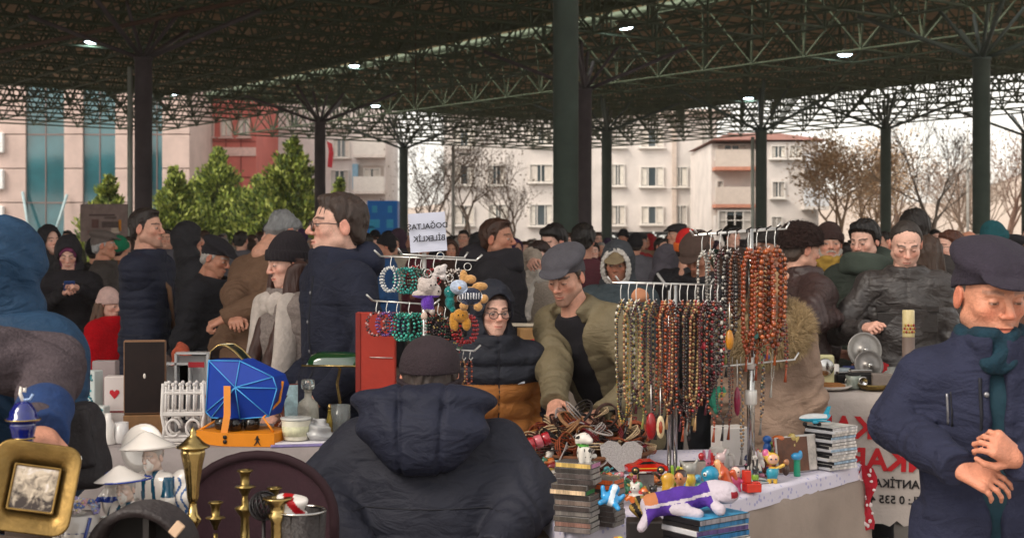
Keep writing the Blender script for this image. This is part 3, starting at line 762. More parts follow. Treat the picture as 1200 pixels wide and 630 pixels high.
def head_tint(V, g):
    x, y, z = V[:, 0], V[:, 1], V[:, 2]; base = rgb(SKIN[g.get('skin', 'a')]); c = np.tile(base, (len(V), 1))
    def mixin(col, wt):
        nonlocal c
        wt = np.clip(wt, 0, 1)[:, None]; c = c * (1 - wt) + np.asarray(col, f32) * wt
    red = base * np.array([1.08, .78, .74]); 
    mixin(red, .75 * np.exp(-(((np.abs(x) - .04) / .022) ** 2 + ((z + .03) / .022) ** 2)) * (y > .03))
    mixin(red, .9 * np.exp(-((x / .018) ** 2 + ((z + .028) / .014) ** 2)) * (y > .09))
    mixin(red, .8 * (np.abs(x) > .079) * (np.abs(z) < .05))
    hair = rgb(g.get('hairc', '#241c18'))
    st = g.get('stubble', 0)
    if st: mixin(hair * .6 + base * .3, st * np.clip((-.045 - z) / .02, 0, 1) * (y > -.02) * (z > -.135) * np.clip((np.abs(z + .066) + np.abs(x) * .4 - .008) / .008, 0, 1))
    hzl = g.get('hair', 'short'); 
    if hzl not in ('none', 'bald', 'band', 'receding'):
        zy, zz = ZL['short' if hzl in ('long', 'bob', 'messy') else hzl]; mixin(hair, .95 * np.clip((z - np.interp(y, zy, zz) + .004 + .004 * np.sin(x * 900) * np.sin(y * 700 + z * 500)) / .006, 0, 1) * (np.abs(x) < .0785))
    c = c * (1 + .07 * np.sin(x * 830 + 3 * np.sin(z * 610)) * np.sin(z * 770 + 2 * np.sin(y * 540)))[:, None]
    lips = base * np.array([.92, .55, .55]) * g.get('lip', 1)
    mixin(lips, np.clip((.0065 - np.abs(z + .0655)) / .003, 0, 1) * (np.abs(x) < .023) * (y > .088))
    mixin(base * .25, np.clip((.0018 - np.abs(z + .0655)) / .0014, 0, 1) * (np.abs(x) < .02) * (y > .085))
    bz = .0245 + .004 * (1 - np.abs(np.abs(x) - .033) / .02)
    mixin(hair, g.get('brow', .9) * np.clip((.0058 - np.abs(z - bz)) / .003, 0, 1) * (np.abs(x) > .013) * (np.abs(x) < .054) * (y > .05))
    open_ = g.get('eyes', .78)
    for s in (-1, 1):
        ex = x - s * .032; ey = (np.abs(ex) < .0135) & (y > .078)
        hh = .0056 * open_ * np.sqrt(np.clip(1 - (ex / .0135) ** 2, 0, 1))
        mixin(base * .35, .85 * ey * np.clip((hh + .0032 - np.abs(z + .0005)) / .002, 0, 1))
        mixin((.40, .36, .33), ey * np.clip((hh - np.abs(z + .0005)) / .0015, 0, 1) * (open_ > .3))
        lx = ex - g.get('look', 0) * .005
        mixin((.018, .012, .008), ey * np.clip((hh + .0005 - np.abs(z + .0005)) / .0012, 0, 1) * np.clip((.0062 - np.sqrt(lx ** 2 + (z + .001) ** 2)) / .0012, 0, 1))
    mixin(base * .55, .6 * np.exp(-(((np.abs(x) - .011) / .004) ** 2 + ((z + .04) / .004) ** 2)) * (y > .09))
    return np.concatenate([c, np.ones((len(c), 1))], 1)
ZL = {  # hairline height over y
    'short': ([-.13, -.085, -.04, -.008, .012, .03, .06, .085], [-.085, -.08, -.045, -.012, -.01, .045, .064, .075]),
    'receding': ([-.13, -.085, -.04, -.008, .01, .03, .05, .075], [-.085, -.08, -.045, -.012, .0, .06, .092, .105]),
    'band': ([-.13, -.09, -.05, -.01, .01, .02], [-.09, -.085, -.05, -.01, .0, .05])}
def hair_parts(g):
    st = g.get('hair', 'short'); out = []
    cr = ell((0, -.012, .028), (.0755 * g.get('wide', 1.), .097, .088))
    if st in ('none', 'bald'): return out
    zy, zz = ZL['short' if st in ('long', 'bob', 'messy') else st]
    th = {'short': .0095, 'receding': .006, 'band': .005, 'long': .016, 'bob': .018, 'messy': .02}[st]
    o = DISP(OFF(cr, th), lambda p: min(1, th / .0095) ** 1.5 * (.0036 * fold(p, 200, 1., (.8, .5, .1)) + .0012 * fold(p, 420, 3., (.9, .3, .2)) + .004 * wob(p, 60, 2)))
    low = ell((0, -.05, -.04), (.062, .05, .055))
    o = U(.02, o, DISP(OFF(low, th * .5), lambda p: .002 * fold(p, 190, 1., (.8, .5, .1))))
    f = N(lambda p: o(p) + th * 1.5 * (1 - np.clip((p[:, 2] - np.interp(p[:, 1], zy, zz) - .003 * np.sin(p[:, 0] * 420) + .003) / .024, 0, 1)), o.lo, o.hi)
    if st == 'band': f = INT(f, N(lambda p: p[:, 2] - .055 + .3 * np.maximum(p[:, 1], -.2), (-9,) * 3, (9,) * 3))
    if st in ('short', 'messy'): f = U(.02, f, DISP(ell((.008, .035, .1), (.052, .045, .016 if st == 'short' else .026)), lambda p: .003 * fold(p, 240, 2., (.9, .5, .1))))
    if st in ('long', 'bob'):
        L = -.36 if st == 'long' else -.16
        dd = lambda p: .005 * fold(p, 120, 3., (.9, .3, .1))
        f = U(.02, f, DISP(cap((-.07, -.025, .02), (-.088, .0, L), .026, .034), dd), DISP(cap((.07, -.025, .02), (.088, .0, L), .026, .034), dd), DISP(U(.03, cap((-.03, -.075, .0), (-.04, -.085, L), .045), cap((.03, -.075, .0), (.04, -.085, L), .045)), dd))
    out.append(('hair', f, mat(g.get('hairc', '#241c18'), .55, var=.35, scale=40, bump=.5, bscale=90, stretch=(1, 1, .25))))
    if g.get('beard'):
        b = DISP(OFF(U(.02, cap((-.058, .01, -.05), (-.016, .068, -.1), .02), cap((.058, .01, -.05), (.016, .068, -.1), .02), ell((0, .065, -.12), (.036, .03, .038))), .005), lambda p: .004 * fold(p, 150, 2., (.6, .3, .5)))
        b = SUB(b, ell((0, .1, -.066), (.022, .03, .01)), .004)
        b = U(.004, b, cap((-.026, .088, -.058), (-.004, .1, -.05), .007), cap((.026, .088, -.058), (.004, .1, -.05), .007))
        out.append(('beard', b, mat(g['beard'], .8, var=.25, scale=50, bump=.6, bscale=120)))
    return out
def zcut(a, b, y0=-.1, y1=.1): return N(lambda p: (a + (b - a) * (p[:, 1] - y0) / (y1 - y0) - p[:, 2]) * .9, (-9,) * 3, (9,) * 3)
def hat_parts(kind, colr, g, col2=None):
    cr = ell((0, -.012, .028), (.0755 * g.get('wide', 1.), .097, .088)); fab = lambda c, **k: mat(c, .9, var=.2, scale=30, bump=.5, bscale=140, **k)
    if kind == 'beanie':
        body = INT(DISP(U(.03, OFF(cr, .014), ell((0, -.03, .09), (.07, .075, .058))), lambda p: .0022 * np.sin(np.arctan2(p[:, 0], p[:, 1] + .012) * 34) + .002 * wob(p, 40)), zcut(-.03, .036))
        cuff = INT(INT(DISP(OFF(cr, .0215), lambda p: .0022 * np.sin(np.arctan2(p[:, 0], p[:, 1] + .012) * 34)), zcut(-.035, .03)), N(lambda p: p[:, 2] - (.022 + .33 * (p[:, 1] + .1)), (-9,) * 3, (9,) * 3))
        return [('beanie', U(.004, body, cuff), fab(colr))]
    if kind == 'pom':
        r = hat_parts('beanie', colr, g); r.append(('pompom', DISP(ell((0, -.05, .155), .036), lambda p: .006 * wob(p, 150)), fab(col2 or colr))); return r
    if kind == 'flat':
        tl = Matrix.Rotation(R(-9), 3, 'X')
        crown = DISP(U(.022, ell((0, -.012, .092), (.104, .126, .047), tl), INT(OFF(cr, .012), zcut(-.008, .06))), lambda p: .003 * wob(p, 32, .5) + .0025 * np.exp(-(p[:, 0] / .006) ** 2))
        brim = ell((0, .1, .064), (.076, .056, .0105), Matrix.Rotation(R(-16), 3, 'X'))
        return [('cap', U(.012, crown, brim), fab(colr)), ('cap_button', ell((0, -.01, .131), (.012, .012, .005)), fab(colr))]
    if kind == 'baseball':
        crown = INT(U(.02, OFF(cr, .014), ell((0, .0, .07), (.08, .09, .06))), zcut(-.0, .045))
        brim = INT(ell((0, .12, .042), (.068, .075, .012), Matrix.Rotation(R(-12), 3, 'X')), half((0, -1, 0), -.06))
        return [('cap', U(.006, crown, brim), fab(colr))]
    if kind == 'fur':
        f = DISP(U(.03, INT(OFF(cr, .034), zcut(-.005, .042)), ell((0, -.012, .09), (.096, .112, .052))), lambda p: .006 * wob(p, 120) + .004 * wob(p, 220, 1))
        return [('fur_hat', f, mat(colr, .95, var=.5, scale=60, bump=1., bscale=120))]
    if kind == 'hood':
        o = DISP(U(.05, ell((0, -.02, .022), (.112, .132, .138)), ell((0, -.015, -.125), (.125, .11, .085))), lambda p: .004 * wob(p, 28, 1.) + .003 * fold(p, 70, .5, (0, .5, .8)) + .003 * np.exp(-(p[:, 0] / .005) ** 2))
        o = U(.012, INT(o, half((0, 1, -.12), .088)), None)
        f = SUB(o, ell((0, .1, -.018), (.079, .125, .118)), .01)
        r = [('hood', f, mat(dk(colr), .72, var=.2, scale=8, bump=.25, bscale=90, spec=.25, wrinkle=.4))]
        if col2:
            r.append(('hood_trim', DISP(INT(OFF(SUB(ell((0, .07, -.018), (.1, .03, .135)), ell((0, .07, -.018), (.074, .09, .11))), .002), half((0, 0, -1), .15)), lambda p: .006 * wob(p, 130)), mat(col2, .95, var=.4, scale=60, bump=.8, bscale=120)))
        return r
    if kind == 'scarf':   # head scarf
        o = U(.04, OFF(cr, .016), cap((0, -.02, -.06), (0, -.02, -.17), .088, .105), ell((0, -.07, .0), (.07, .055, .08)))
        o = DISP(o, lambda p: .004 * fold(p, 80, 1., (.3, .4, .7)))
        f = SUB(o, ell((0, .1, -.02), (.06, .085, .086)), .012)
        return [('headscarf', f, fab(colr))]
    if kind == 'headband':
        return [('cap', INT(OFF(cr, .012), zcut(.0, .05)), fab(colr))]
    return []
def glasses_mesh(c='#1c1a1a'):
    m = MB(); k = mat(c, .3, var=0, spec=.6); rot = Matrix.Rotation(R(90), 3, 'X')
    for s in (-1, 1):
        m.torus((s * .033, .103, -.004), .0235, .0022, k, rot, 18, 5, .8)
        m.tube([(s * .055, .1, .004), (s * .079, .05, .006), (s * .083, -.005, .002), (s * .083, -.02, -.012)], .002, k, 5)
    m.tube([(-.0105, .106, .001), (0, .109, .004), (.0105, .106, .001)], .0022, k, 5)
    g = mat('#cfe0e6', .05, var=0, alpha=.03, spec=.3)
    for s in (-1, 1): m.lathe([(.001, 0), (.021, .0005), (.001, .001)], g, 14, (s * .033, .103, -.004), Matrix.Rotation(R(90), 3, 'X'))
    return m
def hand_field(wr, d, nrm, thumb, curl=.5, s=1., grip=None):
    "palm from the wrist along d; nrm = back of the hand; thumb = side the thumb leaves from"
    wr = Vector(wr); d = Vector(d).normalized(); nrm = Vector(nrm); nrm = (nrm - d * nrm.dot(d)).normalized(); t = d.cross(nrm).normalized()
    if t.dot(Vector(thumb)) < 0: t = -t
    S = lambda a, b, c: wr + (d * a + t * b + nrm * c) * s
    parts = [cap(S(-.03, 0, 0), S(.01, 0, 0), .027 * s, .024 * s)]
    palm = [cap(S(.012, b1, 0), S(.082, b2, .002), .0155 * s, .0125 * s) for b1, b2 in ((.018, .03), (.006, .01), (-.006, -.01), (-.016, -.029))]
    f = U(.014 * s, *parts, *palm)
    fs = []
    for i, (b, L, z) in enumerate(((.03, .074, .082), (.0105, .082, .086), (-.0095, .077, .083), (-.0285, .06, .077))):
        cu = curl[i] if isinstance(curl, (list, tuple)) else curl * (1 + .12 * i)
        p = S(z, b, .002); sp = (b / .03) * .10; an = cu * .7; q = p; ch = []
        for k, fr in enumerate((.44, .31, .25)):
            dr = (d * math.cos(an) - nrm * math.sin(an) + t * sp * math.cos(an)).normalized(); q2 = q + dr * L * fr * s
            ch.append(cap(q, q2, (.0083 - .0008 * k) * s, (.0076 - .0009 * k) * s)); q = q2; an += cu * 1.05
        fs.append(U(.003, *ch))
    th = [S(.018, .022, -.004), S(.05, .05, -.014), S(.078, .056, -.026), S(.1, .05, -.036)]
    fs.append(U(.003, cap(th[0], th[1], .0135 * s, .011 * s), cap(th[1], th[2], .0105 * s, .0095 * s), cap(th[2], th[3], .0092 * s, .0075 * s)))
    return U(.005, f, *fs)
def ik(S, Wt, l1, l2, pole):
    v = Wt - S; L = v.length
    if L > (l1 + l2) * .995: Wt = S + v * ((l1 + l2) * .995 / L); v = Wt - S; L = v.length
    a = (l1 * l1 - l2 * l2 + L * L) / (2 * L); h = math.sqrt(max(l1 * l1 - a * a, 0)); u = v / L
    p = pole - u * pole.dot(u); p.normalize()
    return S + u * a + p * h, Wt
RES = {0: (.0038, .0066, .004), 1: (.0055, .011, .005), 2: (.009, .019, .009)}
def person(label, x, y, face, H=1.74, lean=0, yaw=0, pitch=0, roll=0, jacket='#1d2230', g=None, hat=None, hatc='#222222', hat2=None, L='hang', Rt='hang', pole=None, bulk=.018, quilt=0, qa=.008,
           hem=.2, collar=.03, legs='#23242a', lod=1, seat=0., fab='nylon', openw=0, shirt='#1a1a20', paint=None, pmats=(), glasses=None, scarf=None, scarf_r=.026, curl=.6, head_only=False, wide=1., group=None, handdir=None, fwd=0., name="person", el=None, er=None, slump=0., tail=True):
    g = dict(g or {}); s = H / 1.75; hd, jd, hnd = RES[lod]; rz = R(face + 180); rot = Matrix.Rotation(rz, 4, 'Z'); inv = rot.to_3x3().transposed(); base = Vector((x, y, 0))
    loc = lambda v: inv @ (Vector(v) - base)
    pz = seat if seat else .95 * s
    pel = Vector((0, 0, pz)); u = Vector((0, math.sin(R(lean)), math.cos(R(lean)))); nb = pel + u * .53 * s
    shw = .178 * s * wide; sh = {'L': pel + u * .455 * s + Vector((-shw, fwd, 0)), 'R': pel + u * .455 * s + Vector((shw, fwd, 0))}
    hl = R(lean) * .45 + R(pitch) * .35; hc = nb + Vector((0, math.sin(hl), math.cos(hl))) * .155 * s
    MH = Matrix.Translation(hc) @ Matrix.Rotation(R(yaw), 4, 'Z') @ Matrix.Rotation(R(-pitch), 4, 'X') @ Matrix.Rotation(R(roll), 4, 'Y') @ Matrix.Scale(s * .94 * g.get('hs', 1.), 4)
    sgn = {'L': -1, 'R': 1}; wr = {}; elb = {}
    for k, tgt in (('L', L), ('R', Rt)):
        if tgt is None: wr[k] = None; continue
        if tgt == 'hang': t_ = Vector((sgn[k] * .25 * wide, .04, .80)) * s
        elif tgt == 'pocket': t_ = Vector((sgn[k] * .2 * wide, .15, .96)) * s
        elif tgt == 'front': t_ = Vector((sgn[k] * .06, .27, 1.06)) * s
        elif tgt == 'back': t_ = Vector((sgn[k] * .05, -.2, .98)) * s
        elif tgt == 'reach': t_ = Vector((sgn[k] * .16, .46, .98)) * s
        elif tgt == 'lap': t_ = pel + Vector((sgn[k] * .12, .34, .12))
        else: t_ = loc(tgt)
        pl = pole[k] if pole and k in pole else Vector((sgn[k] * .55, -.75, -.35))
        elb[k], wr[k] = ik(sh[k], t_, .295 * s, .27 * s, Vector(pl))
        e_ = el if k == 'L' else er
        if e_ is not None: elb[k] = loc(e_); wr[k] = t_
    hipx = .09 * s
    if seat: kn = {k: Vector((sgn[k] * .16, .43 * s, pz - .0)) for k in 'LR'}; an = {k: Vector((sgn[k] * .17, .45 * s, .08)) for k in 'LR'}
    else: kn = {k: Vector((sgn[k] * .10 * s, .02, .5 * s)) for k in 'LR'}; an = {k: Vector((sgn[k] * .11 * s, -.02, .08)) for k in 'LR'}
    # ---- body: head, hands and the trunk under the clothes as one mesh
    V, Q = net(head_field(g), hd); C = head_tint(V, g); Vs = [apply(V, MH)]; Qs = [Q]; Cs = [C]; off = len(V); bskin = np.concatenate([rgb(SKIN[g.get('skin', 'a')]), [1]])
    core = U(.04, trunk(pel, nb, (1, 0, 0), [(0, .13 * s, .09 * s), (.5, .12 * s, .085 * s), (.85, .13 * s, .08 * s), (1, .06 * s, .06 * s)], 2), cap(nb - u * .03, hc - (hc - nb) * .5, .058 * s, .055 * s),
             *[cap(sh[k], elb[k], .045 * s, .038 * s) for k in elb], *[cap(elb[k], wr[k], .038 * s, .026 * s) for k in elb],
             *[cap(pel + Vector((sgn[k] * hipx, 0, -.04)), kn[k], .07 * s, .052 * s) for k in 'LR'], *[cap(kn[k], an[k], .05 * s, .034 * s) for k in 'LR'])
    fl = [(core, .02)]
    for k in elb:
        dr = (wr[k] - elb[k]).normalized(); hdv = Vector(handdir[k]) if handdir and k in handdir else dr + Vector((0, 0, 0))
        nrm = Vector((sgn[k] * .5, .3, .8)) if abs(dr.z) < .8 else Vector((sgn[k], .15, 0))
        if handdir and k + 'n' in handdir: nrm = Vector(handdir[k + 'n'])
        thumb = Vector((-sgn[k] * .8, .5, .3)) if abs(dr.z) < .8 else Vector((0, 1, 0))
        fl.append((hand_field(wr[k] + hdv.normalized() * .012, hdv, nrm, thumb, curl[k] if isinstance(curl, dict) else curl, s * .94), hnd))
    for f, h in fl:
        v, q = net(f, h); Vs.append(v); Qs.append(q + off); off += len(v); Cs.append(np.tile(bskin * np.array([1, .92, .9, 1]), (len(v), 1)))
    me = mesh_np(name, np.concatenate(Vs), np.concatenate(Qs), [skin_mat], None, np.concatenate(Cs))
    body = link(name, me, None, (x, y, 0), (0, 0, rz)); tag(body, label, "person", group)
    # ---- hair, hat, glasses
    hk = []
    if isinstance(hat, list):
        for q in hat: hk += hat_parts(q[0], q[1], g, q[2] if len(q) > 2 else None)
        hat = hat[0][0]
    elif hat: hk = hat_parts(hat, hatc, g, hat2)
    hp = hair_parts(g)
    if hat and hp and hat not in ('hood', 'scarf'):
        zc = {'beanie': (-.02, .03), 'pom': (-.02, .03), 'flat': (.0, .055), 'baseball': (.01, .05), 'fur': (.0, .045), 'headband': (.0, .05)}.get(hat, (-.02, .03))
        keep = N(lambda p: p[:, 2] - (zc[0] + (zc[1] - zc[0]) * (p[:, 1] + .1) / .2) - .012, (-9,) * 3, (9,) * 3)
        hp = [(n_, INT(f, keep) if n_ == 'hair' else f, m_) for n_, f, m_ in hp]
    if hat in ('hood', 'scarf'): hp = [q for q in hp if q[0] == 'beard']
    for n_, f, m_ in hp + hk:
        V, Q = net(f, hd * 1.05)
        if not len(V): continue
        link(n_, mesh_np(n_, apply(V, MH), Q, [m_]), body)
    if hat == 'fur': fur_blades('fur', hk[0][1], .006, hatc, body, MH, .016, 4000)
    if glasses:
        o = glasses_mesh(glasses).build("eyeglasses", body); o.data.transform(MH)
    # ---- jacket
    b = bulk * .66; sd = (hash_str(label) % 97) / 9.
    def quilted(f, a, dr, amp=qa):
        a = A(a); dr = A(Vector(dr).normalized())
        if not quilt: return f
        return DISP(f, lambda p: amp * (.55 - np.abs(np.sin(math.pi * ((p - a) @ dr) / quilt)) ** .7))
    hb = pel - Vector((0, 0, hem * s)) if not seat else pel - Vector((0, 0, .06))
    tb = trunk(pel - u * .02, pel + u * .535 * s, (1, 0, 0), [(0, .165 * s * wide + b, .115 * s + b + slump), (.35, .16 * s * wide + b, .115 * s + b + slump), (.72, .18 * s * wide + b, .125 * s + b), (.9, .155 * s * wide + b, .10 * s + b), (1, .085 * s + b * .6, .075 * s + b * .6)])
    tb = quilted(tb, pel, u)
    sk = quilted(trunk(hb, pel + Vector((0, 0, .06)), (1, 0, 0), [(0, .175 * s * wide + b, .13 * s + b + slump), (1, .162 * s * wide + b, .115 * s + b + slump)]), pel, (0, 0, 1))
    fs = [U(.05, tb, sk) if not seat else U(.05, tb, sk)]
    shd = quilted(cap(sh['L'] + Vector((.03, 0, 0)), sh['R'] - Vector((.03, 0, 0)), .07 * s + b), pel, u)
    fs.append(shd)
    jf = U(.06, *fs)
    if openw:
        wd = openw; n0 = A(nb); u0 = A(u)
        jf = SUB(jf, N(lambda p: np.maximum(np.abs(p[:, 0]) - (wd * np.clip(.55 + ((p - n0) @ u0 + .5) * .9, .25, 1.2)), .03 - (p[:, 1] - (n0[1] + ((p - n0) @ u0) * u0[1]))), (-9,) * 3, (9,) * 3), .015)
    for k in elb:
        dr = (wr[k] - elb[k]).normalized(); ax1 = (elb[k] - sh[k]).normalized()
        a1 = quilted(cap(sh[k], elb[k], .062 * s + b, .052 * s + b), sh[k], ax1, qa * .8); a2 = quilted(cap(elb[k], wr[k] + dr * .02, .052 * s + b, .036 * s + b * .75), elb[k], dr, qa * .8)
        e3, s3, w3 = A(elb[k]), A(sh[k]), A(wr[k])
        am = U(.03, a1, a2)
        def crease(p, e3=e3, dr=dr, k=k):
            d2 = np.sqrt(((p - e3) ** 2).sum(1)); return .0055 * fold(p, 95, sd + (k == 'L') * 3, tuple(dr)) * (np.exp(-(d2 / .12) ** 2) + .35)
        am = DISP(am, crease)
        cut = half(tuple(dr), float(dr.dot(wr[k])) + .022); e_cut = N(lambda p, c=cut, w3=w3: np.where(((p - w3) ** 2).sum(1) < .012, c(p), -1), (-9,) * 3, (9,) * 3)
        jf = U(.035, jf, N(lambda p, am=am, e_cut=e_cut: np.maximum(am(p), e_cut(p)), am.lo, am.hi))
    if collar:
        cl_ = ring(nb + u * (-.012 + collar * .35) * s + Vector((0, .014, 0)), (0, u.y * .8, u.z), .078 * s + b * .4, .014 + b * .35, collar * .55)
        if openw: cl_ = SUB(cl_, N(lambda p: np.maximum(np.abs(p[:, 0]) - openw * .75, nb.y + .02 - p[:, 1]), (-9,) * 3, (9,) * 3), .01)
        jf = U(.015, jf, cl_)
    nfr = {'nylon': .0035, 'wool': .005, 'leather': .0055}.get(fab, .004)
    jf = DISP(jf, lambda p: nfr * wob(p, 17, sd) * 2. + nfr * 1.1 * fold(p, 38, sd, (.35, .2, .75)) * (.4 + .6 * np.abs(wob(p, 9, sd + 2))) + nfr * .45 * fold(p, 85, sd + 1, (.6, .3, .5)) * np.abs(wob(p, 13, sd)))
    n1 = A(nb); u1 = A(u)
    def seams(p):
        zr = (p - n1) @ u1; cr_ = np.exp(-(fold(p, 21, sd + 3, (.5, .15, .85)) / .22) ** 2) * np.clip(wob(p, 11, sd + 1) * 2.2, 0, 1)
        return .005 * cr_ + (.0035 * np.exp(-((zr + .17) / .005) ** 2) + .003 * np.exp(-((np.abs(p[:, 0]) - .19) / .005) ** 2) * (zr > -.3)) * (0 if quilt else 1)
    jf = DISP(jf, seams)
    if not seat: jf = INT(jf, half((0, 0, -1), -(hb.z)))
    if openw:
        wd = openw; n0 = A(nb); u0 = A(u)
        pass
    else:
        n0 = A(nb); u0 = A(u)
        jf = DISP(jf, lambda p: .006 * np.exp(-(p[:, 0] / .007) ** 2) * (p[:, 1] > n0[1] + ((p - n0) @ u0) * u0[1]))
    jm = {'nylon': lambda c: mat(dk(c), .68, var=.16, scale=7, bump=.2, bscale=70, spec=.25, wrinkle=.34), 'wool': lambda c: mat(dk(c), .95, var=.35, scale=120, bump=.5, bscale=180, spec=.1, wrinkle=.3), 'cotton': lambda c: mat(dk(c), .85, var=.2, scale=12, bump=.3, bscale=150, spec=.2, wrinkle=.36),
          'leather': lambda c: mat(dk(c), .42, var=.3, scale=10, bump=.3, bscale=70, spec=.45, wrinkle=.4), 'fleece': lambda c: mat(c, .95, var=.25, scale=60, bump=.8, bscale=90, spec=.1)}[fab]
    solid("jacket", jf, jd, [jm(jacket)] + [jm(c) for c in pmats], body, paint=paint)
    if openw: solid("shirt", DISP(trunk(pel - u * .05, pel + u * .54 * s, (1, 0, 0), [(0, .15 * s, .11 * s + b * .6), (.72, .16 * s, .118 * s + b * .5), (.9, .13 * s, .095 * s), (1, .075 * s, .075 * s)]), lambda p: .003 * fold(p, 50, 1.)), jd, mat(shirt, .9, var=.2, scale=30, bump=.3), body)
    # ---- trousers and shoes
    tf = U(.04, *[cap(pel + Vector((sgn[k] * hipx, 0, -.02)), kn[k], .092 * s, .072 * s) for k in 'LR'], *[cap(kn[k], an[k], .07 * s, .058 * s) for k in 'LR'], ell(pel + Vector((0, -.01, -.02)), (.15 * s, .115 * s, .11 * s)))
    tf = DISP(tf, lambda p: .004 * fold(p, 60, sd, (.2, .3, .6)))
    solid("trousers", tf, max(jd, .014), mat(legs, .85, var=.2, scale=12, bump=.3, bscale=90), body)
    for k in 'LR':
        solid("shoe", INT(U(.02, ell(an[k] + Vector((0, .09, -.035)), (.045, .1, .04)), ell(an[k] + Vector((0, -.01, -.02)), (.042, .055, .06))), half((0, 0, -1), 0)), .014, mat('#1a1715', .5, var=.2), body)
    if scarf:
        sc = U(.02, ring(nb + u * .03 * s + Vector((0, .015, 0)), (0, u.y, u.z), .075 * s, scarf_r, .02), cap(nb + Vector((.01, .085, -.01)), nb + Vector((.03, .135 + b, -.22)), .028, .035) if tail else cap(nb + Vector((-.02, .085, -.02)), nb + Vector((.02, .1, -.035)), .024, .022))
        solid("scarf", DISP(sc, lambda p: .005 * fold(p, 110, 1., (.4, .2, .8))), jd * .8, mat(scarf, .95, var=.3, scale=40, bump=.5, bscale=120), body)
    def surf(x, z, front=1):
        ys = np.linspace(.6, -.5, 280) * front; pp = np.stack([np.full(280, x), ys, np.full(280, z)], 1).astype(f32); d_ = jf(pp); i_ = int(np.argmax(d_ < 0)) if (d_ < 0).any() else 140
        return Vector((x, ys[i_] + .002 * front, z))
    return body, dict(surf=surf, pel=pel, u=u, nb=nb, hc=hc, MH=MH, sh=sh, wr=wr, elb=elb, s=s)
def dk(c):
    c = lin(c); return tuple(round(x * .97 + .009, 5) for x in c[:3])
def fur_blades(name, f, h, colr, parent, M4, L=.03, n=2600, seed=1):
    V, Q = net(f, h); c = V[Q].mean(1); nr = np.cross(V[Q[:, 1]] - V[Q[:, 0]], V[Q[:, 2]] - V[Q[:, 0]]); nr /= np.linalg.norm(nr, axis=1)[:, None] + 1e-9
    rg = np.random.default_rng(seed); ix = rg.integers(0, len(c), n); p = c[ix]; d = nr[ix] + rg.normal(0, .28, (n, 3)) + np.array([0, 0, -.35]); d /= np.linalg.norm(d, axis=1)[:, None]
    s_ = np.cross(d, rg.normal(0, 1, (n, 3))); s_ /= np.linalg.norm(s_, axis=1)[:, None] + 1e-9; ln = (L * rg.uniform(.5, 1.3, n))[:, None]; w_ = L * .035
    P4 = np.stack([p - s_ * w_, p + s_ * w_, p + d * ln + s_ * w_ * .2, p + d * ln - s_ * w_ * .2], 1).reshape(-1, 3); q = np.arange(n * 4).reshape(-1, 4)
    if M4 is not None: P4 = apply(P4, M4)
    return link(name, mesh_np(name, P4, q, [mat(colr, .9, var=.5, scale=60)]), parent)
def hash_str(t):
    h = 7
    for ch in t: h = (h * 31 + ord(ch)) % 1000003
    return h
def wl(body, v):
    "person-local point to scene"
    return Matrix.Rotation(body.rotation_euler.z, 3, 'Z') @ Vector(v) + body.location
# ================================================================ people near the stalls
def px_x(px, d): return (px - 600) * d / F
def pz(py, d): return EYE - (py - HOR) * d / F
def who(label, px, d, face, H, **k): return person(label, px_x(px, d), d, face, H, **k)
# man in the dark flat cap at the frame edge, rubbing his hands
b1, k1 = who("man in dark corduroy flat cap, navy coat and teal scarf, rubbing his hands", 1154, 3.6, -6, 1.575, lean=6, yaw=14, pitch=12, jacket='#1c2038', hat='flat', hatc='#2a2430', lod=0,
    g=dict(skin='e', age=1., hair='band', hairc='#55504c', stubble=.35, eyes=.4, nose=1.25, brow=.5, wide=1.04, hs=1.15), L=P(1196, 540, 3.22), Rt=P(1118, 545, 3.28), fab='cotton', bulk=.02, wide=1.0, collar=.05, hem=.3, scarf='#0d2c3a', scarf_r=.018, tail=False, openw=.022, shirt='#14323e', curl={'L': .85, 'R': .45},
    er=P(1052, 498, 3.58), el=P(1252, 498, 3.58), handdir={'R': (-.5, .3, -.2), 'Rn': (.1, .6, .6), 'L': (.5, .25, .35), 'Ln': (-.3, .7, .3)})
# seated stall keeper with his back to us
def quiltpaint(p): return np.zeros(len(p), int)
b2, k2 = who("seated stall keeper in navy hooded puffer jacket and brown cap, seen from behind", 499, 4.2, 177, 1.72, seat=.52, lean=10, pitch=12, jacket='#1b1d2b', hat='baseball', hatc='#2e2328', lod=0, g=dict(hair='short', hairc='#3a302c', wide=1.08, hs=1.06),
    bulk=.055, wide=1.2, quilt=.21, qa=.014, el=P(372, 580, 4.22), er=P(618, 580, 4.22), L=P(420, 650, 4.0), Rt=P(580, 645, 4.0), slump=.03, collar=.05)
nb = k2['nb']
hd_ = U(.05, ell(nb + Vector((0, -.125, .1)), (.215, .105, .05), Matrix.Rotation(R(-12), 3, 'X')), ell(nb + Vector((0, -.18, .025)), (.2, .085, .075)), ell(nb + Vector((0, -.2, -.03)), (.13, .066, .06)), ell(nb + Vector((0, -.195, -.055)), (.085, .06, .045)))
hd_ = DISP(hd_, lambda p: .010 * np.exp(-((np.abs(p[:, 0]) - .06 - .05 * np.clip(p[:, 2] - 1.05, -.1, .1)) / .007) ** 2) + .004 * fold(p, 45, 1., (.6, .1, .6)) + .004 * wob(p, 23, 4.))
solid("hood", hd_, .007, mat('#1f2232', .68, var=.16, scale=7, bump=.2, bscale=70, spec=.25, wrinkle=.34), b2)
rim = U(.004, INT(OFF(ell((0, -.012, .028), (.0815, .097, .088)), .026), INT(zcut(-.1, .02), N(lambda p: p[:, 2] - (-.03 + .4 * (p[:, 1] + .1)), (-9,) * 3, (9,) * 3))))
solid("cap_band", rim, .005, mat('#2a1f24', .9, var=.2, scale=30, bump=.5, bscale=140), b2, k2['MH'])
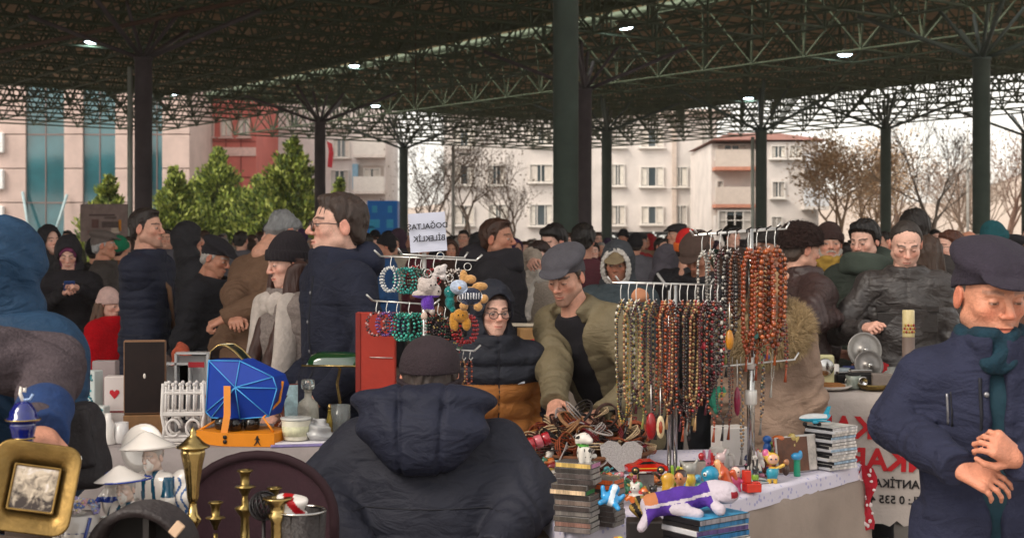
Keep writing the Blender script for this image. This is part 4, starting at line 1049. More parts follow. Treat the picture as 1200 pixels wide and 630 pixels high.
# man leaning over in the plaid flat cap
b3, k3 = who("man in plaid grey flat cap and open khaki jacket, leaning over the bracelets", 730, 5.85, -46, 1.67, lean=34, pitch=22, yaw=16, jacket='#6b6048', hat='flat', hatc='#454349', lod=0, openw=.1, shirt='#17151b', quilt=.075, qa=.006,
    g=dict(skin='b', age=1., hair='short', hairc='#4a3f38', stubble=.6, eyes=.4, nose=1.3, hs=.94), L=P(706, 484, 5.25), Rt=P(650, 488, 5.25), bulk=.024, collar=.03, hem=.16)
# boy
def boyp(p): return ((p[:, 2] < 1.05) & (p[:, 2] > .8) & (np.abs(p[:, 0]) < .19)).astype(int)
b4, k4 = who("boy in black hooded puffer with mustard lower panel and black glasses", 576, 5.6, 14, 1.425, lean=3, pitch=8, yaw=6, jacket='#171a26', hat=[('hood', '#171a26')], lod=0, quilt=.07, qa=.014, glasses='#1c1a1a',
    g=dict(skin='d', hair='short', hairc='#2a1c16', lip=1.1), paint=boyp, pmats=('#9a6028',), bulk=.026, L='pocket', Rt='pocket', hem=.16)
tag(b4)
# man in glasses
b5, k5 = who("tall man in thin glasses and navy hooded parka, looking away across the stall", 396, 5.95, -62, 1.785, yaw=-12, pitch=-1, jacket='#161a2c', lod=0, glasses='#3a3230', g=dict(skin='d', hair='short', hairc='#3b2e28', stubble=.15, nose=1.25, hs=1.15, wide=1.03), bulk=.03, collar=.06, fab='cotton', L='pocket', Rt='pocket', hem=.3, wide=1.05)
nb = k5['nb']; solid("hood", DISP(U(.03, ell(nb + Vector((0, -.115, .005)), (.15, .075, .085)), ring(nb + Vector((0, -.02, .0)), (0, -.25, 1), .1, .035, .02)), lambda p: .006 * wob(p, 24, 1.)), .008, mat('#171c30', .85, var=.2, scale=12, bump=.35, bscale=120), b5)
# woman in the beanie
b6, k6 = who("long haired woman in dark knitted beanie, cream scarf and grey coat", 340, 6.25, -52, 1.62, yaw=-8, pitch=14, jacket='#7d726d', lod=0, hat='beanie', hatc='#211b20', g=dict(skin='d', hair='long', hairc='#3a211a', eyes=.6, nose=.75, lip=1.15, hs=1.02), bulk=.02, fab='wool', L='pocket', Rt='pocket', hem=.3)
nb = k6['nb']; solid("shawl", DISP(U(.03, ring(nb + Vector((0, .01, -.035)), (0, .1, 1), .085, .035, .015), cap(nb + Vector((-.11, .07, -.04)), nb + Vector((-.12, .13, -.5)), .045, .055), cap(nb + Vector((.1, .08, -.04)), nb + Vector((.12, .13, -.42)), .045, .055)), lambda p: .008 * fold(p, 60, 1., (.9, .2, .1))), .009, mat('#b5aaa2', .95, var=.2, scale=25, bump=.5), b6)
nb = k6['nb']; solid("hair_lock", DISP(U(.02, cap(nb + Vector((-.075, .03, .1)), nb + Vector((-.07, .15, -.33)), .024, .03), cap(nb + Vector((.075, .03, .1)), nb + Vector((.05, .155, -.3)), .024, .03), cap(nb + Vector((-.085, -.0, .12)), nb + Vector((-.11, .1, -.25)), .03, .025)), lambda p: .004 * fold(p, 150, 1., (.9, .3, .1))), .006, mat('#3a211a', .5, var=.3, scale=40, bump=.5, bscale=90, stretch=(1, 1, .25)), b6)
b7, k7 = who("stooping man in tan jacket with both hands clasped behind his back", 284, 7.9, 142, 1.84, lean=24, pitch=42, jacket='#6a4f3c', g=dict(hair='short', hairc='#777777'), L=P(276, 370, 7.62), Rt=P(266, 372, 7.62), pole={'L': (-.8, -.3, -.1), 'R': (.8, -.3, -.1)}, bulk=.03, fab='cotton', curl=1., hem=.25)
b8, k8 = who("grey haired old man in black leather flat cap and black coat, seen side on", 226, 8.5, 74, 1.63, lean=14, pitch=22, jacket='#17161c', hat='flat', hatc='#201d22', g=dict(skin='c', hair='short', hairc='#a8a29c', hs=.97, nose=1.2), fab='cotton', bulk=.03, hem=.35)
b9, k9 = who("man in navy quilted jacket with a shoulder strap, side on under the dark column", 172, 8.6, 78, 1.80, jacket='#171c30', lod=0, quilt=.055, qa=.005, g=dict(skin='b', hair='short', hairc='#2c2421', stubble=.4, hs=1.0), L='pocket', Rt=None, bulk=.026, hem=.22)
b9.hide_render = False
m = MB(); m.tube([k9['nb'] + Vector((.13, -.02, .0)), k9['nb'] + Vector((.02, .155, -.2)), k9['nb'] + Vector((-.17, .1, -.55))], .016, mat('#7a5a44', .7, var=.2), 6); m.tube([k9['nb'] + Vector((.13, -.02, .0)), k9['nb'] + Vector((.0, -.165, -.25)), k9['nb'] + Vector((-.17, .0, -.55))], .016, mat('#7a5a44', .7, var=.2), 6); m.build("strap", b9)
b10, k10 = who("small child in bright red coat and pale pink knitted hat", 127, 9.4, 66, 1.27, jacket='#b3131d', hat='beanie', hatc='#c9a8a0', g=dict(skin='d', hair='bob', hairc='#5a4030', hs=1.12, nose=.6), bulk=.03, fab='fleece', pitch=12)
b11, k11 = who("woman in plum headscarf under a black hood, looking at the phone in her hands", 80, 10.4, 14, 1.62, pitch=26, jacket='#1c181d', hat=[('scarf', '#6d2f50'), ('hood', '#1b171c')], g=dict(skin='d', hair='none', eyes=.35, nose=.8, lip=1.1), L=P(92, 338, 10.0), Rt=P(74, 344, 10.0), curl=1.1, bulk=.02, fab='cotton', hem=.4)
m = MB(); m.box((0, 0, 0), (.075, .012, .15), mat('#1d3e78', .3, var=.1), bev=.006); thing_mesh(m, "phone", "blue cased phone held by the woman in the plum headscarf", "phone", P(81, 337, 9.95), (R(50), 0, R(20)))
b12, k12 = who("person in petrol blue coat with hood up, back turned, at the frame edge", -18, 3.62, 152, 1.64, lean=8, jacket='#173a58', hat='hood', hatc='#173a58', lod=0, g=dict(hair='none'), bulk=.05, fab='nylon', hem=.3, L='front', Rt='front', slump=.02)
b13, k13 = person("person in grey brown tweed jacket reaching across, only the bent arm showing", -1.36, 3.2, 84, 1.74, jacket='#4a4044', fab='wool', lod=0, g=dict(hair='short'), bulk=.03, er=P(58, 430, 3.2), Rt=P(50, 500, 2.98), L='pocket', hem=.25, curl=1.5)
el, wr = k13['elb']['R'], k13['wr']['R']; dr = (wr - el).normalized()
solid("cuff", DISP(INT(cap(wr - dr * .06, wr + dr * .05, .061, .055), half(tuple(dr), float(dr.dot(wr)) + .03)), lambda p: .003 * fold(p, 60, 1.)), .007, mat('#1b3460', .9, var=.25, scale=40, bump=.5), b13)
# second row
b14, k14 = who("man in grey bobble beanie with red collar, profile before the conifers", 324, 10.0, -55, 1.76, jacket='#3a1c22', hat='pom', hatc='#2b292f', g=dict(skin='d', hair='short', stubble=.5))
b15, k15 = who("brown haired man in thick black hooded parka, side on behind the boy", 583, 8.4, 70, 1.73, jacket='#1e1b20', bulk=.06, g=dict(skin='c', hair='short', hairc='#3a2318', stubble=.5, hs=1.05), fab='cotton', hem=.3)
nb = k15['nb']; solid("hood", DISP(U(.03, ell(nb + Vector((0, -.13, .02)), (.17, .1, .11)), ring(nb, (0, -.25, 1), .11, .045, .03)), lambda p: .008 * wob(p, 24, 1.)), .011, mat('#1f1c22', .85, var=.2, scale=12, bump=.35, bscale=120), b15)
b16, k16 = who("moustached man in grey hooded coat over a tan peaked cap", 724, 7.9, -14, 1.58, pitch=8, jacket='#3a4449', hat=[('hood', '#33363b', '#b9b2ab'), ('baseball', '#7a6a50')], g=dict(skin='c', hair='none', beard='#5a4638', stubble=.5), bulk=.03, L='front', Rt='front', fab='cotton')
b17, k17 = who("woman in beige knit raising a hand to her face, by the thick column", 632, 9.0, -25, 1.60, jacket='#9a8d80', g=dict(skin='d', hair='long', hairc='#2a1c18'), pitch=10, Rt=P(624, 306, 8.75), L='front', fab='wool', scarf='#c5bcb2')
b18, k18 = who("dark haired man bowing his head beside the thick column base", 652, 10.2, -55, 1.72, pitch=25, jacket='#211c22', g=dict(skin='d', hair='messy', hairc='#17110f'))
b19, k19 = who("man in maroon jacket with thick black hair, back turned", 684, 10.0, 165, 1.72, jacket='#4a1d26', g=dict(skin='c', hair='messy', hairc='#18120f'), fab='cotton')
b20, k20 = who("hunched person in plain grey jacket below the black shop sign", 770, 9.2, 160, 1.62, lean=28, pitch=30, jacket='#57525a', hat='hood', hatc='#4c474f', bulk=.04, g=dict(hair='none'))
b21, k21 = who("person in red and orange knitted hat and black jacket with white piping", 806, 9.2, 148, 1.66, jacket='#17161b', hat=[('beanie', '#c0201e')], g=dict(hair='short'), bulk=.03, pitch=10)
m = MB(); 
for s_ in (-1, 1): m.tube([k21['sh']['L' if s_ < 0 else 'R'] + Vector((0, -.1, .06)), k21['nb'] + Vector((s_ * .06, -.14, -.12)), k21['pel'] + Vector((s_ * .05, -.17, .1))], .01, mat('#cfccc8', .8, var=.1), 5)
m.build("piping", b21)
solid("hat_band", INT(OFF(ell((0, -.012, .028), (.0755, .097, .088)), .026), INT(zcut(-.035, .03), N(lambda p: p[:, 2] - (.03 + .33 * (p[:, 1] + .1)), (-9,) * 3, (9,) * 3))), .006, mat('#d8672a', .9, var=.3, scale=40, bump=.5), b21, k21['MH'])
b22, k22 = who("man in soft brown flat cap bent low behind the necklace rack", 836, 8.6, -35, 1.66, lean=18, pitch=38, jacket='#1d1b20', hat='flat', hatc='#4b3a33', g=dict(skin='c', hair='short', hairc='#777070'))
b23, k23 = who("woman in pale pinkish beige coat with fur trimmed hood and tan hat, behind the beads", 899, 6.1, 158, 1.47, jacket='#8f7868', hat='beanie', hatc='#a07f5c', g=dict(hair='long', hairc='#6a4a36'), fab='cotton', bulk=.025, hem=.4)
nb = k23['nb']; fur = DISP(U(.03, ring(nb + Vector((0, -.05, -.02)), (0, -.5, 1), .15, .045, .01), ell(nb + Vector((0, -.15, -.06)), (.17, .06, .09))), lambda p: .006 * wob(p, 50) + .003 * wob(p, 150, 1))
fur_blades('fur_pile', fur, .008, '#a08a68', b23, None, .034, 16000)
solid("fur_trim", fur, .008, mat('#8f7a58', .95, var=.5, scale=40, bump=1., bscale=90), b23)
b24, k24 = who("man in dark peaked cap with grey temples between the beads and the fur hat", 905, 9.4, -70, 1.66, jacket='#242126', hat='flat', hatc='#35302f', g=dict(skin='c', hair='short', hairc='#8a8480'))
b25, k25 = who("man in brown fur hat and brown leather jacket reaching for a stall item", 938, 7.4, 112, 1.67, jacket='#35211f', lod=0, hat='fur', hatc='#24130f', fab='leather', g=dict(skin='b', hair='short', hairc='#4a3c34', hs=1.06), Rt=P(978, 374, 7.2), L='front', bulk=.035, collar=.05, pitch=8, hem=.2)
b26, k26 = who("white bearded man in brown ribbed beanie, ochre scarf and pale shirt", 972, 8.7, -6, 1.70, jacket='#1b1c26', hat='beanie', hatc='#33201d', openw=.1, shirt='#a4a3a8', scarf='#9a7a34', g=dict(skin='b', hair='short', hairc='#9a928a', beard='#b0a69c', nose=1.2), L='front', Rt='hang', fab='cotton')
b27, k27 = who("young dark haired man in olive hooded parka looking down, beside the far column", 1014, 8.1, -38, 1.72, yaw=-4, pitch=14, jacket='#2c332c', g=dict(skin='d', hair='messy', hairc='#15100f', eyes=.6), lod=0, bulk=.03, fab='cotton', hem=.35, L='pocket', Rt='hang')
nb = k27['nb']; solid("hood", DISP(U(.03, ell(nb + Vector((0, -.12, .02)), (.16, .085, .1)), ring(nb, (0, -.25, 1), .105, .04, .025)), lambda p: .007 * wob(p, 24, 1.)), .009, mat('#39423a', .85, var=.2, scale=12, bump=.35, bscale=120), b27)
b28, k28 = who("balding man in charcoal waxed jacket with a chest pocket, looking down at the table", 1060, 7.35, -10, 1.705, lean=4, yaw=2, pitch=26, jacket='#332e2d', fab='leather', lod=0, g=dict(skin='d', age=1., hair='receding', hairc='#2f2824', eyes=.3, nose=1.2, stubble=.3, hs=1.05, wide=1.04), Rt=P(1013, 384, 7.05), L='hang', bulk=.024, collar=.035, hem=.25, curl=1.3)
pm = mat('#2b2726', .5, var=.2, scale=10, bump=.4)
for sx_ in (-1, 1):
    m = MB(); c_ = k28['surf'](sx_ * .1, 1.26); m.box(c_, (.11, .012, .035), pm, Matrix.Rotation(R(-8), 3, 'X'), .004); m.build("pocket_flap", b28)
    m = MB(); c_ = k28['surf'](sx_ * .1, 1.19); m.box(c_, (.1, .01, .1), pm, Matrix.Rotation(R(-5), 3, 'X'), .004); m.build("pocket", b28)
b29, k29 = who("tall man with messy black hair right behind the balding man", 1072, 8.6, 170, 1.79, jacket='#2a2422', g=dict(skin='c', hair='messy', hairc='#1a1412'))
b30, k30 = who("person with curly brown bob and brown leather coat behind the balding man", 1088, 8.0, 150, 1.63, jacket='#3b2c26', fab='leather', g=dict(hair='bob', hairc='#3b2a20'))
b31, k31 = who("woman with long loose brown hair, side on before the bare forked tree", 1112, 9.2, -72, 1.67, jacket='#4a3228', g=dict(skin='d', hair='long', hairc='#4a281a'), glasses='#222222')
b32, k32 = who("bald man seen from behind by the thick green column", 1135, 10.4, 172, 1.68, jacket='#3a2e2c', g=dict(skin='e', hair='band', hairc='#8a7a70'))
b33, k33 = who("person in teal knitted beanie and blue jacket past the thick green column", 1166, 9.6, 120, 1.72, jacket='#1c3350', hat='beanie', hatc='#0f474e', g=dict(skin='d', hair='short'))
b34, k34 = who("man in black flat cap and blue collar at the frame edge by the trees", 1192, 10.6, 60, 1.64, jacket='#20304a', hat='flat', hatc='#1b1a1e', g=dict(skin='c', hair='short'))
b35, k35 = who("person in chestnut brown coat cut by the frame edge behind the cap man", 1222, 5.6, 165, 1.62, jacket='#4a2e22', fab='cotton', g=dict(hair='bob', hairc='#3a2a22'), bulk=.04)
b36, k36 = who("man in black jacket with white sleeve badge and woolly hood before conifers", 222, 10.5, 110, 1.72, jacket='#1b1a20', hat='hood', hatc='#1d1b20', g=dict(hair='none'), bulk=.04)
m = MB(); m.box((.262, .03, 1.28), (.01, .07, .08), mat('#8a8f9a', .7, var=.2)); m.build("badge", b36)
b37, k37 = who("hooded person in black with dark curls beside the blue hood", 58, 12.5, 50, 1.72, jacket='#1a1719', hat='hood', hatc='#17141a', g=dict(skin='d', hair='none', stubble=.3))
b38, k38 = who("balding man in a dark jacket far left behind the blue hood", 40, 12.8, 120, 1.66, jacket='#241d1f', g=dict(skin='c', hair='receding', hairc='#55463c'))
b39, k39 = who("person in black leather jacket with knitted black cap below the poster board", 112, 13.0, 175, 1.62, jacket='#151417', hat='beanie', hatc='#141317', fab='leather', g=dict(hair='short'))
b40, k40 = who("person in green beanie and orange brown coat below the poster board", 141, 13.5, 160, 1.64, jacket='#7a4526', hat='beanie', hatc='#0d6b4a', g=dict(hair='short'))
b41, k41 = who("old man in tweed grey cap beside the poster board", 122, 11.6, 100, 1.68, jacket='#3a3330', hat='flat', hatc='#5c524e', g=dict(skin='c', hair='short', hairc='#999999'))

def run(k, pts, r, m_, name, body, front=1):
    m = MB(); m.tube([k['surf'](x, z, front) for x, z in pts], r, m_, 6); m.build(name, body)
def lerp2(a, b, n=9): return [(a[0] + (b[0] - a[0]) * i / n, a[1] + (b[1] - a[1]) * i / n) for i in range(n + 1)]
zipm = mat('#8d8c90', .35, .7, var=.2, scale=200); dark_t = mat('#14151f', .7, var=.1)
z1 = k1['nb'].z
run(k1, lerp2((.12, z1 - .1), (.116, z1 - .175)), .0035, zipm, "pocket_zip", b1); run(k1, lerp2((.111, z1 - .095), (.107, z1 - .18)), .003, dark_t, "pocket_welt", b1)
run(k1, lerp2((.045, z1 - .06), (.04, z1 - .27), 12), .0045, dark_t, "placket_edge", b1)
for dz in (.1, .2): m = MB(); m.ball(k1['surf'](.03, z1 - dz), (.007, .004, .007), zipm, 10); m.build("snap", b1)
run(k4, lerp2((.0, k4['nb'].z - .03), (.0, k4['nb'].z - .55), 24), .003, dark_t, "zip", b4)
m = MB(); m.box(k4['surf'](-.09, k4['nb'].z - .15), (.028, .004, .007), mat('#c9cad2', .6, var=0), Matrix.Rotation(R(8), 3, 'Y')); m.build("chest_mark", b4)
for sx_ in (): run(k3, lerp2((sx_ * .075, k3['nb'].z - .02), (sx_ * .1, k3['pel'].z + .12), 16), .004, mat('#9a8d74', .5, .2, var=.2), "zip_edge", b3)
for dz in (.12, .24, .36): m = MB(); m.ball(k5['surf'](-.03, k5['nb'].z - dz), (.008, .004, .008), zipm, 10); m.build("snap", b5)
run(k5, lerp2((-.05, k5['nb'].z - .05), (-.05, k5['nb'].z - .7), 20), .004, dark_t, "placket_edge", b5)
for sx_ in (-1, 1):
    for zz_ in (.2, .42): run(k2, [(sx_ * .24 * t, k2['nb'].z - zz_ - .0) for t in [q / 10 for q in range(11)]], .0022, dark_t, "stitch_line", b2, -1)
# ---- the crowd farther back: a few figures copied with clothes of their own colour
random.seed(21)
COLS = {'black': '#232226', 'navy': '#1a2036', 'grey': '#55535a', 'brown': '#432f26', 'maroon': '#5a2430', 'olive': '#4c4d3a', 'tan': '#8a705a', 'purple': '#3c2747', 'dark green': '#1b3328', 'blue': '#234a78', 'charcoal': '#3a383d', 'red': '#8e1a20', 'cream': '#a89c8c', 'teal': '#17474d', 'rose': '#9a6a6c', 'beige': '#9b8672'}
protos = [('black beanie', dict(hat='beanie', hatc='#18161a', g=dict(hair='short', skin='c'))), ('bare dark hair', dict(g=dict(hair='short', hairc='#1c1512', skin='b'))), ('messy black hair', dict(g=dict(hair='messy', hairc='#120e0c', skin='d'))),
          ('grey hair', dict(g=dict(hair='short', hairc='#8d8883', skin='a'))), ('hood up', dict(hat='hood', hatc='#1d1c20', g=dict(hair='none'))), ('flat cap', dict(hat='flat', hatc='#2f2b2d', g=dict(hair='short', hairc='#777777'))),
          ('long brown hair', dict(g=dict(hair='long', hairc='#3a261c', skin='d'))), ('dark headscarf', dict(hat='scarf', hatc='#3d2a38', g=dict(hair='none', skin='d')))]
marks = [(0, 95, 'under the poster board'), (95, 160, 'between poster board and dark column'), (160, 250, 'before the lower conifers'), (250, 345, 'before the tall conifer'), (345, 470, 'near the blue kiosk'), (470, 545, 'behind the paper sign rack'),
         (545, 640, 'before the cream block'), (640, 735, 'beside the thickest column'), (735, 850, 'below the black shop sign'), (850, 960, 'below the balcony block'), (960, 1050, 'before the orange tree'), (1050, 1260, 'before the forked bare tree')]
PR = []
for i, (nm, kw) in enumerate(protos):
    kw = dict(kw); b_, k_ = person("proto", 0, -30, 0, 1.70, lod=2, jacket='#202020', bulk=.03, L='hang' if i % 2 else 'front', Rt='pocket' if i % 3 else 'hang', fab='cotton', **kw)
    PR.append((nm, b_))
used = set(); first = {}
spots = [(20, 13), (30, 17), (70, 15), (84, 20), (150, 16), (160, 22), (196, 13), (205, 18), (186, 24), (240, 15), (250, 20), (262, 27), (283, 13), (296, 17), (306, 22), (233, 30), (215, 34), (275, 36),
         (350, 18), (362, 26), (428, 12), (440, 16), (452, 11), (466, 14), (455, 22), (480, 19), (432, 30), (470, 33), (497, 13), (512, 17), (528, 12.5), (543, 15), (520, 24), (536, 30), (555, 20), (560, 12), (505, 36),
         (604, 13), (615, 18), (622, 26), (598, 31), (640, 16), (668, 14), (672, 24), (695, 13), (700, 20), (712, 28), (744, 12), (752, 17), (760, 24), (775, 13.5), (786, 19), (792, 12), (800, 27), (778, 33), (745, 35),
         (822, 16), (840, 22), (858, 12.5), (868, 18), (880, 28), (892, 14), (915, 20), (922, 30), (950, 16), (958, 25), (990, 13), (998, 21), (1036, 12.5), (1044, 20), (1028, 30), (1096, 16), (1120, 22), (1150, 14), (1180, 17), (1192, 24), (1206, 13)]
spots += [(px + 9, d * 1.25) for px, d in spots[::2]] + [(max(px - 14, 4), 15 + (px * 7) % 19) for px, d in spots[1::2]]
for (px, d) in spots:
    d = d * 1.3 if d < 18 else d * 1.15; d = min(d, 48)
    mk = [m_[2] for m_ in marks if m_[0] <= px < m_[1]][0]
    for _ in range(60):
        cn = random.choice(list(COLS)); pi = random.choice((0, 1, 1, 2, 3, 3, 4, 5, 6, 6, 7))
        if (cn, pi, mk) not in used: break
    used.add((cn, pi, mk)); nm, b_ = PR[pi]
    c = b_ if pi not in first else copy_tree(b_)
    first[pi] = 1; c.name = "person"
    c.location = (px_x(px, d), d, 0); s_ = random.uniform(.93, 1.05); c.scale = (s_,) * 3; c.rotation_euler = (0, 0, R(random.choice((180, 0, 100, -100, 200, 150, 210, 20)) + random.uniform(-35, 35)))
    c["label"] = f"far person in {cn} coat with {nm}, {mk}"; c["group"] = "shoppers farther back in the market"
    fabm = mat(COLS[cn], .85, var=.25, scale=10, bump=.3)
    for ch in children(c):
        if ch.name.split('.')[0] in ('jacket', 'hood'): ch.material_slots[0].link = 'OBJECT'; ch.material_slots[0].material = fabm
# ================================================================ stall goods: builders
cloth_m = lambda c: mat(c, .9, var=.12, scale=5, bump=.25, bscale=70, spec=.15)
def cloth_over(name, label, poly, z, drop, m, amp=.022, fr=26., seed=0., cat="tablecloth", scal=0.):
    "cloth laid over the polygon with skirts hanging in folds"
    pts = []; n = len(poly)
    for i in range(n):
        a, b = Vector(poly[i] + (0,)), Vector(poly[(i + 1) % n] + (0,)); k = max(2, int((b - a).length / .03))
        nr = Vector((b.y - a.y, a.x - b.x, 0)).normalized()
        for j in range(k): pts.append((a.lerp(b, j / k), nr))
    area = sum(poly[i][0] * poly[(i + 1) % n][1] - poly[(i + 1) % n][0] * poly[i][1] for i in range(n)); sg = 1 if area > 0 else -1
    c = sum((p for p, _ in pts), Vector()) / len(pts)
    rows = []; s = 0.; S_ = []
    for i, (p, nr) in enumerate(pts): S_.append(s); s += (pts[(i + 1) % len(pts)][0] - p).length
    # smooth normals round the corners
    nrm = [sum((pts[(i + k) % len(pts)][1] for k in (-3, -2, -1, 0, 1, 2, 3)), Vector()).normalized() for i in range(len(pts))]
    m_ = MB(); V = []; nr_ = len(pts); K = 12
    ring_ = lambda f: [f(i) for i in range(nr_)]
    rings = [ring_(lambda i, t=t: c.lerp(pts[i][0], t) + Vector((0, 0, z + .0015 * math.sin(9 * pts[i][0].x * t) * math.sin(8 * pts[i][0].y * t)))) for t in (.35, .7, .95, 1.0)]
    for j in range(1, K + 1):
        t = j / K
        def f(i, t=t):
            w_ = math.sin(S_[i] * fr + seed + 1.3 * math.sin(S_[i] * fr * .37 + seed)) + .5 * math.sin(S_[i] * fr * 2.1 + 2 * seed)
            dz = drop * t + (scal * abs(math.sin(S_[i] * 40)) * (1 if j == K else 0))
            return pts[i][0] + nrm[i] * sg * (.012 + amp * t ** .7 * (w_ * .6 + .9)) + Vector((0, 0, z - .004 - dz))
        rings.append(ring_(f))
    vs = [v for r_ in rings for v in r_]; fs = [tuple(range(nr_))] if sg > 0 else [tuple(reversed(range(nr_)))]
    for j in range(len(rings) - 1):
        for i in range(nr_):
            i2 = (i + 1) % nr_; q = (j * nr_ + i, (j + 1) * nr_ + i, (j + 1) * nr_ + i2, j * nr_ + i2); fs.append(q if sg > 0 else tuple(reversed(q)))
    m_.add(vs, fs, m); return thing_mesh(m_, name, label, cat)
def table_under(label, poly, z, c='#5a4a3e', name="folding_table"):
    x = sum(p[0] for p in poly) / len(poly); y = sum(p[1] for p in poly) / len(poly); root = empty(name, label, "table", (x, y, 0)); wm = mat(c, .6, var=.3, scale=9, stretch=(1, 12, 1))
    m = MB(); m.prism([(x + (px - x) * .985 - x, y + (py - y) * .985 - y) for px, py in poly], z - .035, z - .006, wm); m.build("tabletop", root)
    for (px, py) in poly:
        l = MB(); q = Vector(((px - x) * .88, (py - y) * .88, 0)); l.box(q + Vector((0, 0, (z - .035) / 2)), (.045, .045, z - .036), mat('#2a2522', .5, var=.2)); l.build("leg", root)
    return root
def bead_loop(m, top, L, wd, r, cols, gap=2.02, sway=0., yspread=.012, n=6, tail=0, twist=0.):
    "beads along a hanging loop"
    pts = []; k = 40
    for i in range(k + 1):
        t = i / k; a = t * 2 - 1          # down one side, up the other
        x = math.copysign(abs(a) ** .5, a) * 0 + wd * math.sin(math.pi * t) * (1 if t < 2 else 1) * math.copysign(1, a) * (1 - abs(a) ** 6) if False else wd * (a / abs(a) if a else 0) * min(1, (1 - abs(a)) * 6) * (1 - max(0, 1 - (1 - abs(a)) - .0) * 0) * (1 if abs(a) > .12 else abs(a) / .12)
        zz = -L * (1 - abs(a)) if abs(a) > .06 else -L * (1 - .06) - L * .06 * (1 - (a / .06) ** 2) * .6
        ang = twist + zz * 2
        pts.append(Vector(top) + Vector((x * math.cos(ang) + sway * zz, x * math.sin(ang) + yspread * math.copysign(1, a), zz)))
    acc = 0.; i = 0; c = 0
    for q, p in zip(pts, pts[1:]):
        seg = (p - q).length; t = 0.
        while acc + (seg - t) >= r * gap:
            t += r * gap - acc; acc = 0.
            cc = cols[c % len(cols)]; rr = r * (cc[1] if isinstance(cc, tuple) else 1); mm = cc[0] if isinstance(cc, tuple) else cc; c += 1
            m.ball(q.lerp(p, t / seg) + Vector((random.gauss(0, r * .12), random.gauss(0, r * .12), 0)), rr, mm, n)
        acc += seg - t
    if tail:
        b = min(pts, key=lambda v: v.z)
        for j in range(tail): m.ball(b + Vector((0, 0, -r * 2 * (j + 1))), r * (1.3 if j == 0 else .8), cols[0][0] if isinstance(cols[0], tuple) else cols[0], n)
        m.tube([b - Vector((0, 0, r * 2 * tail)), b - Vector((0.004, 0, r * 2 * tail + .045))], [.002, .006], cols[0][0] if isinstance(cols[0], tuple) else cols[0], 5)
def bead_ring(m, c, R1, r, cols, rot, n=6, sy=1.):
    k = max(8, int(2 * math.pi * R1 / (2.02 * r)))
    for i in range(k):
        a = 2 * math.pi * i / k; v = rot @ Vector((R1 * math.cos(a), R1 * sy * math.sin(a), 0)); m.ball(Vector(c) + v, r, cols[i % len(cols)], n)
def gloss(c, **k): return mat(c, k.pop('rough', .22), var=k.pop('var', .12), scale=k.pop('scale', 30), spec=.6, coat=.3, **k)
chrome = mat('#b9b7b4', .18, 1., var=.08, scale=20); brass = mat('#ac9460', .24, 1., var=.4, scale=18, bump=.15, bscale=60); brass_old = mat('#8a7648', .35, 1., var=.4, scale=25, bump=.3, bscale=60)
glass_c = mat('#dfe6e4', .04, var=0, trans=.9, spec=.5); wirem = mat('#d6d4d0', .3, .8, var=.05)
porcelain = mat('#d9d2cb', .18, var=.06, scale=20, spec=.6, coat=.5); cobalt = mat('#12338a', .2, var=.35, scale=60, spec=.6, coat=.5); cobalt_pale = mat('#3c5f93', .2, var=.4, scale=70, spec=.6, coat=.5)
def mug(loc, r, h, c, label, rz=0., stripe=None):
    root = empty("mug", label, "mug", loc, rz); k = gloss(c)
    m = MB(); m.lathe([(r * .85, 0), (r, .004), (r, h), (r * .92, h), (r * .9, .008), (.001, .006)], k, 22); m.build("cup", root)
    m = MB(); m.tube([(r * .97, 0, h * .8), (r * 1.5, 0, h * .78), (r * 1.65, 0, h * .5), (r * 1.45, 0, h * .25), (r * .97, 0, h * .2)], h * .055, k, 7); m.build("handle", root)
    if stripe: mm = MB(); mm.lathe([(.6 * r * .3, -.001), (.55 * r, 0), (.55 * r, .002), (.2 * r, .003)], gloss(stripe), 16, (-.0, -r - .0005, h * .55), Matrix.Rotation(R(90), 3, 'X')); mm.build("emblem", root)
    return root
def bottle(loc, prof, m_, label, name="bottle", cat="bottle", stopper=None, n=22):
    root = empty(name, label, cat, loc); m = MB(); m.lathe(prof, m_, n); m.build("body", root)
    if stopper: m = MB(); m.lathe(stopper[0], stopper[1], n); m.build("stopper", root)
    return root
def cased(name, label, cat, loc, dims, c, rz=0., edge=None, front=None, rx=0.):
    "flat cased article (record sleeve, game case, disc case): case, printed front, spine"
    root = empty(name, label, cat, loc, rz); w_, t, h = dims
    if rx: root.rotation_euler = (rx, 0, rz)
    m = MB(); m.box((0, 0, h / 2), (w_, t, h), mat(edge or c, .35, var=.1), bev=min(t * .2, .004)); m.build("case", root)
    m = MB(); m.box((0, -t / 2 - .001, h / 2), (w_ * .95, .002, h * .95), mat(c, .35, var=.5, scale=28)); m.build("printed_front", root)
    return root
# ================================================================ left stall
LZ = .88
Lp = [(-1.75, 5.0), (-.62, 5.0), (-.62, 5.62), (-1.75, 5.62)]
table_under("folding table carrying the orange tray and glassware under a grey cloth", Lp, LZ - .004)
cloth_over("tablecloth", "grey cloth draped in folds over the table with the orange tray", [(-1.78, 4.97), (-.6, 4.97), (-.6, 5.65), (-1.78, 5.65)], LZ, .72, cloth_m('#8d8482'), seed=2.)
def at(px, d, z=LZ): return Vector(((px - 600) * d / F, d, z + .001))
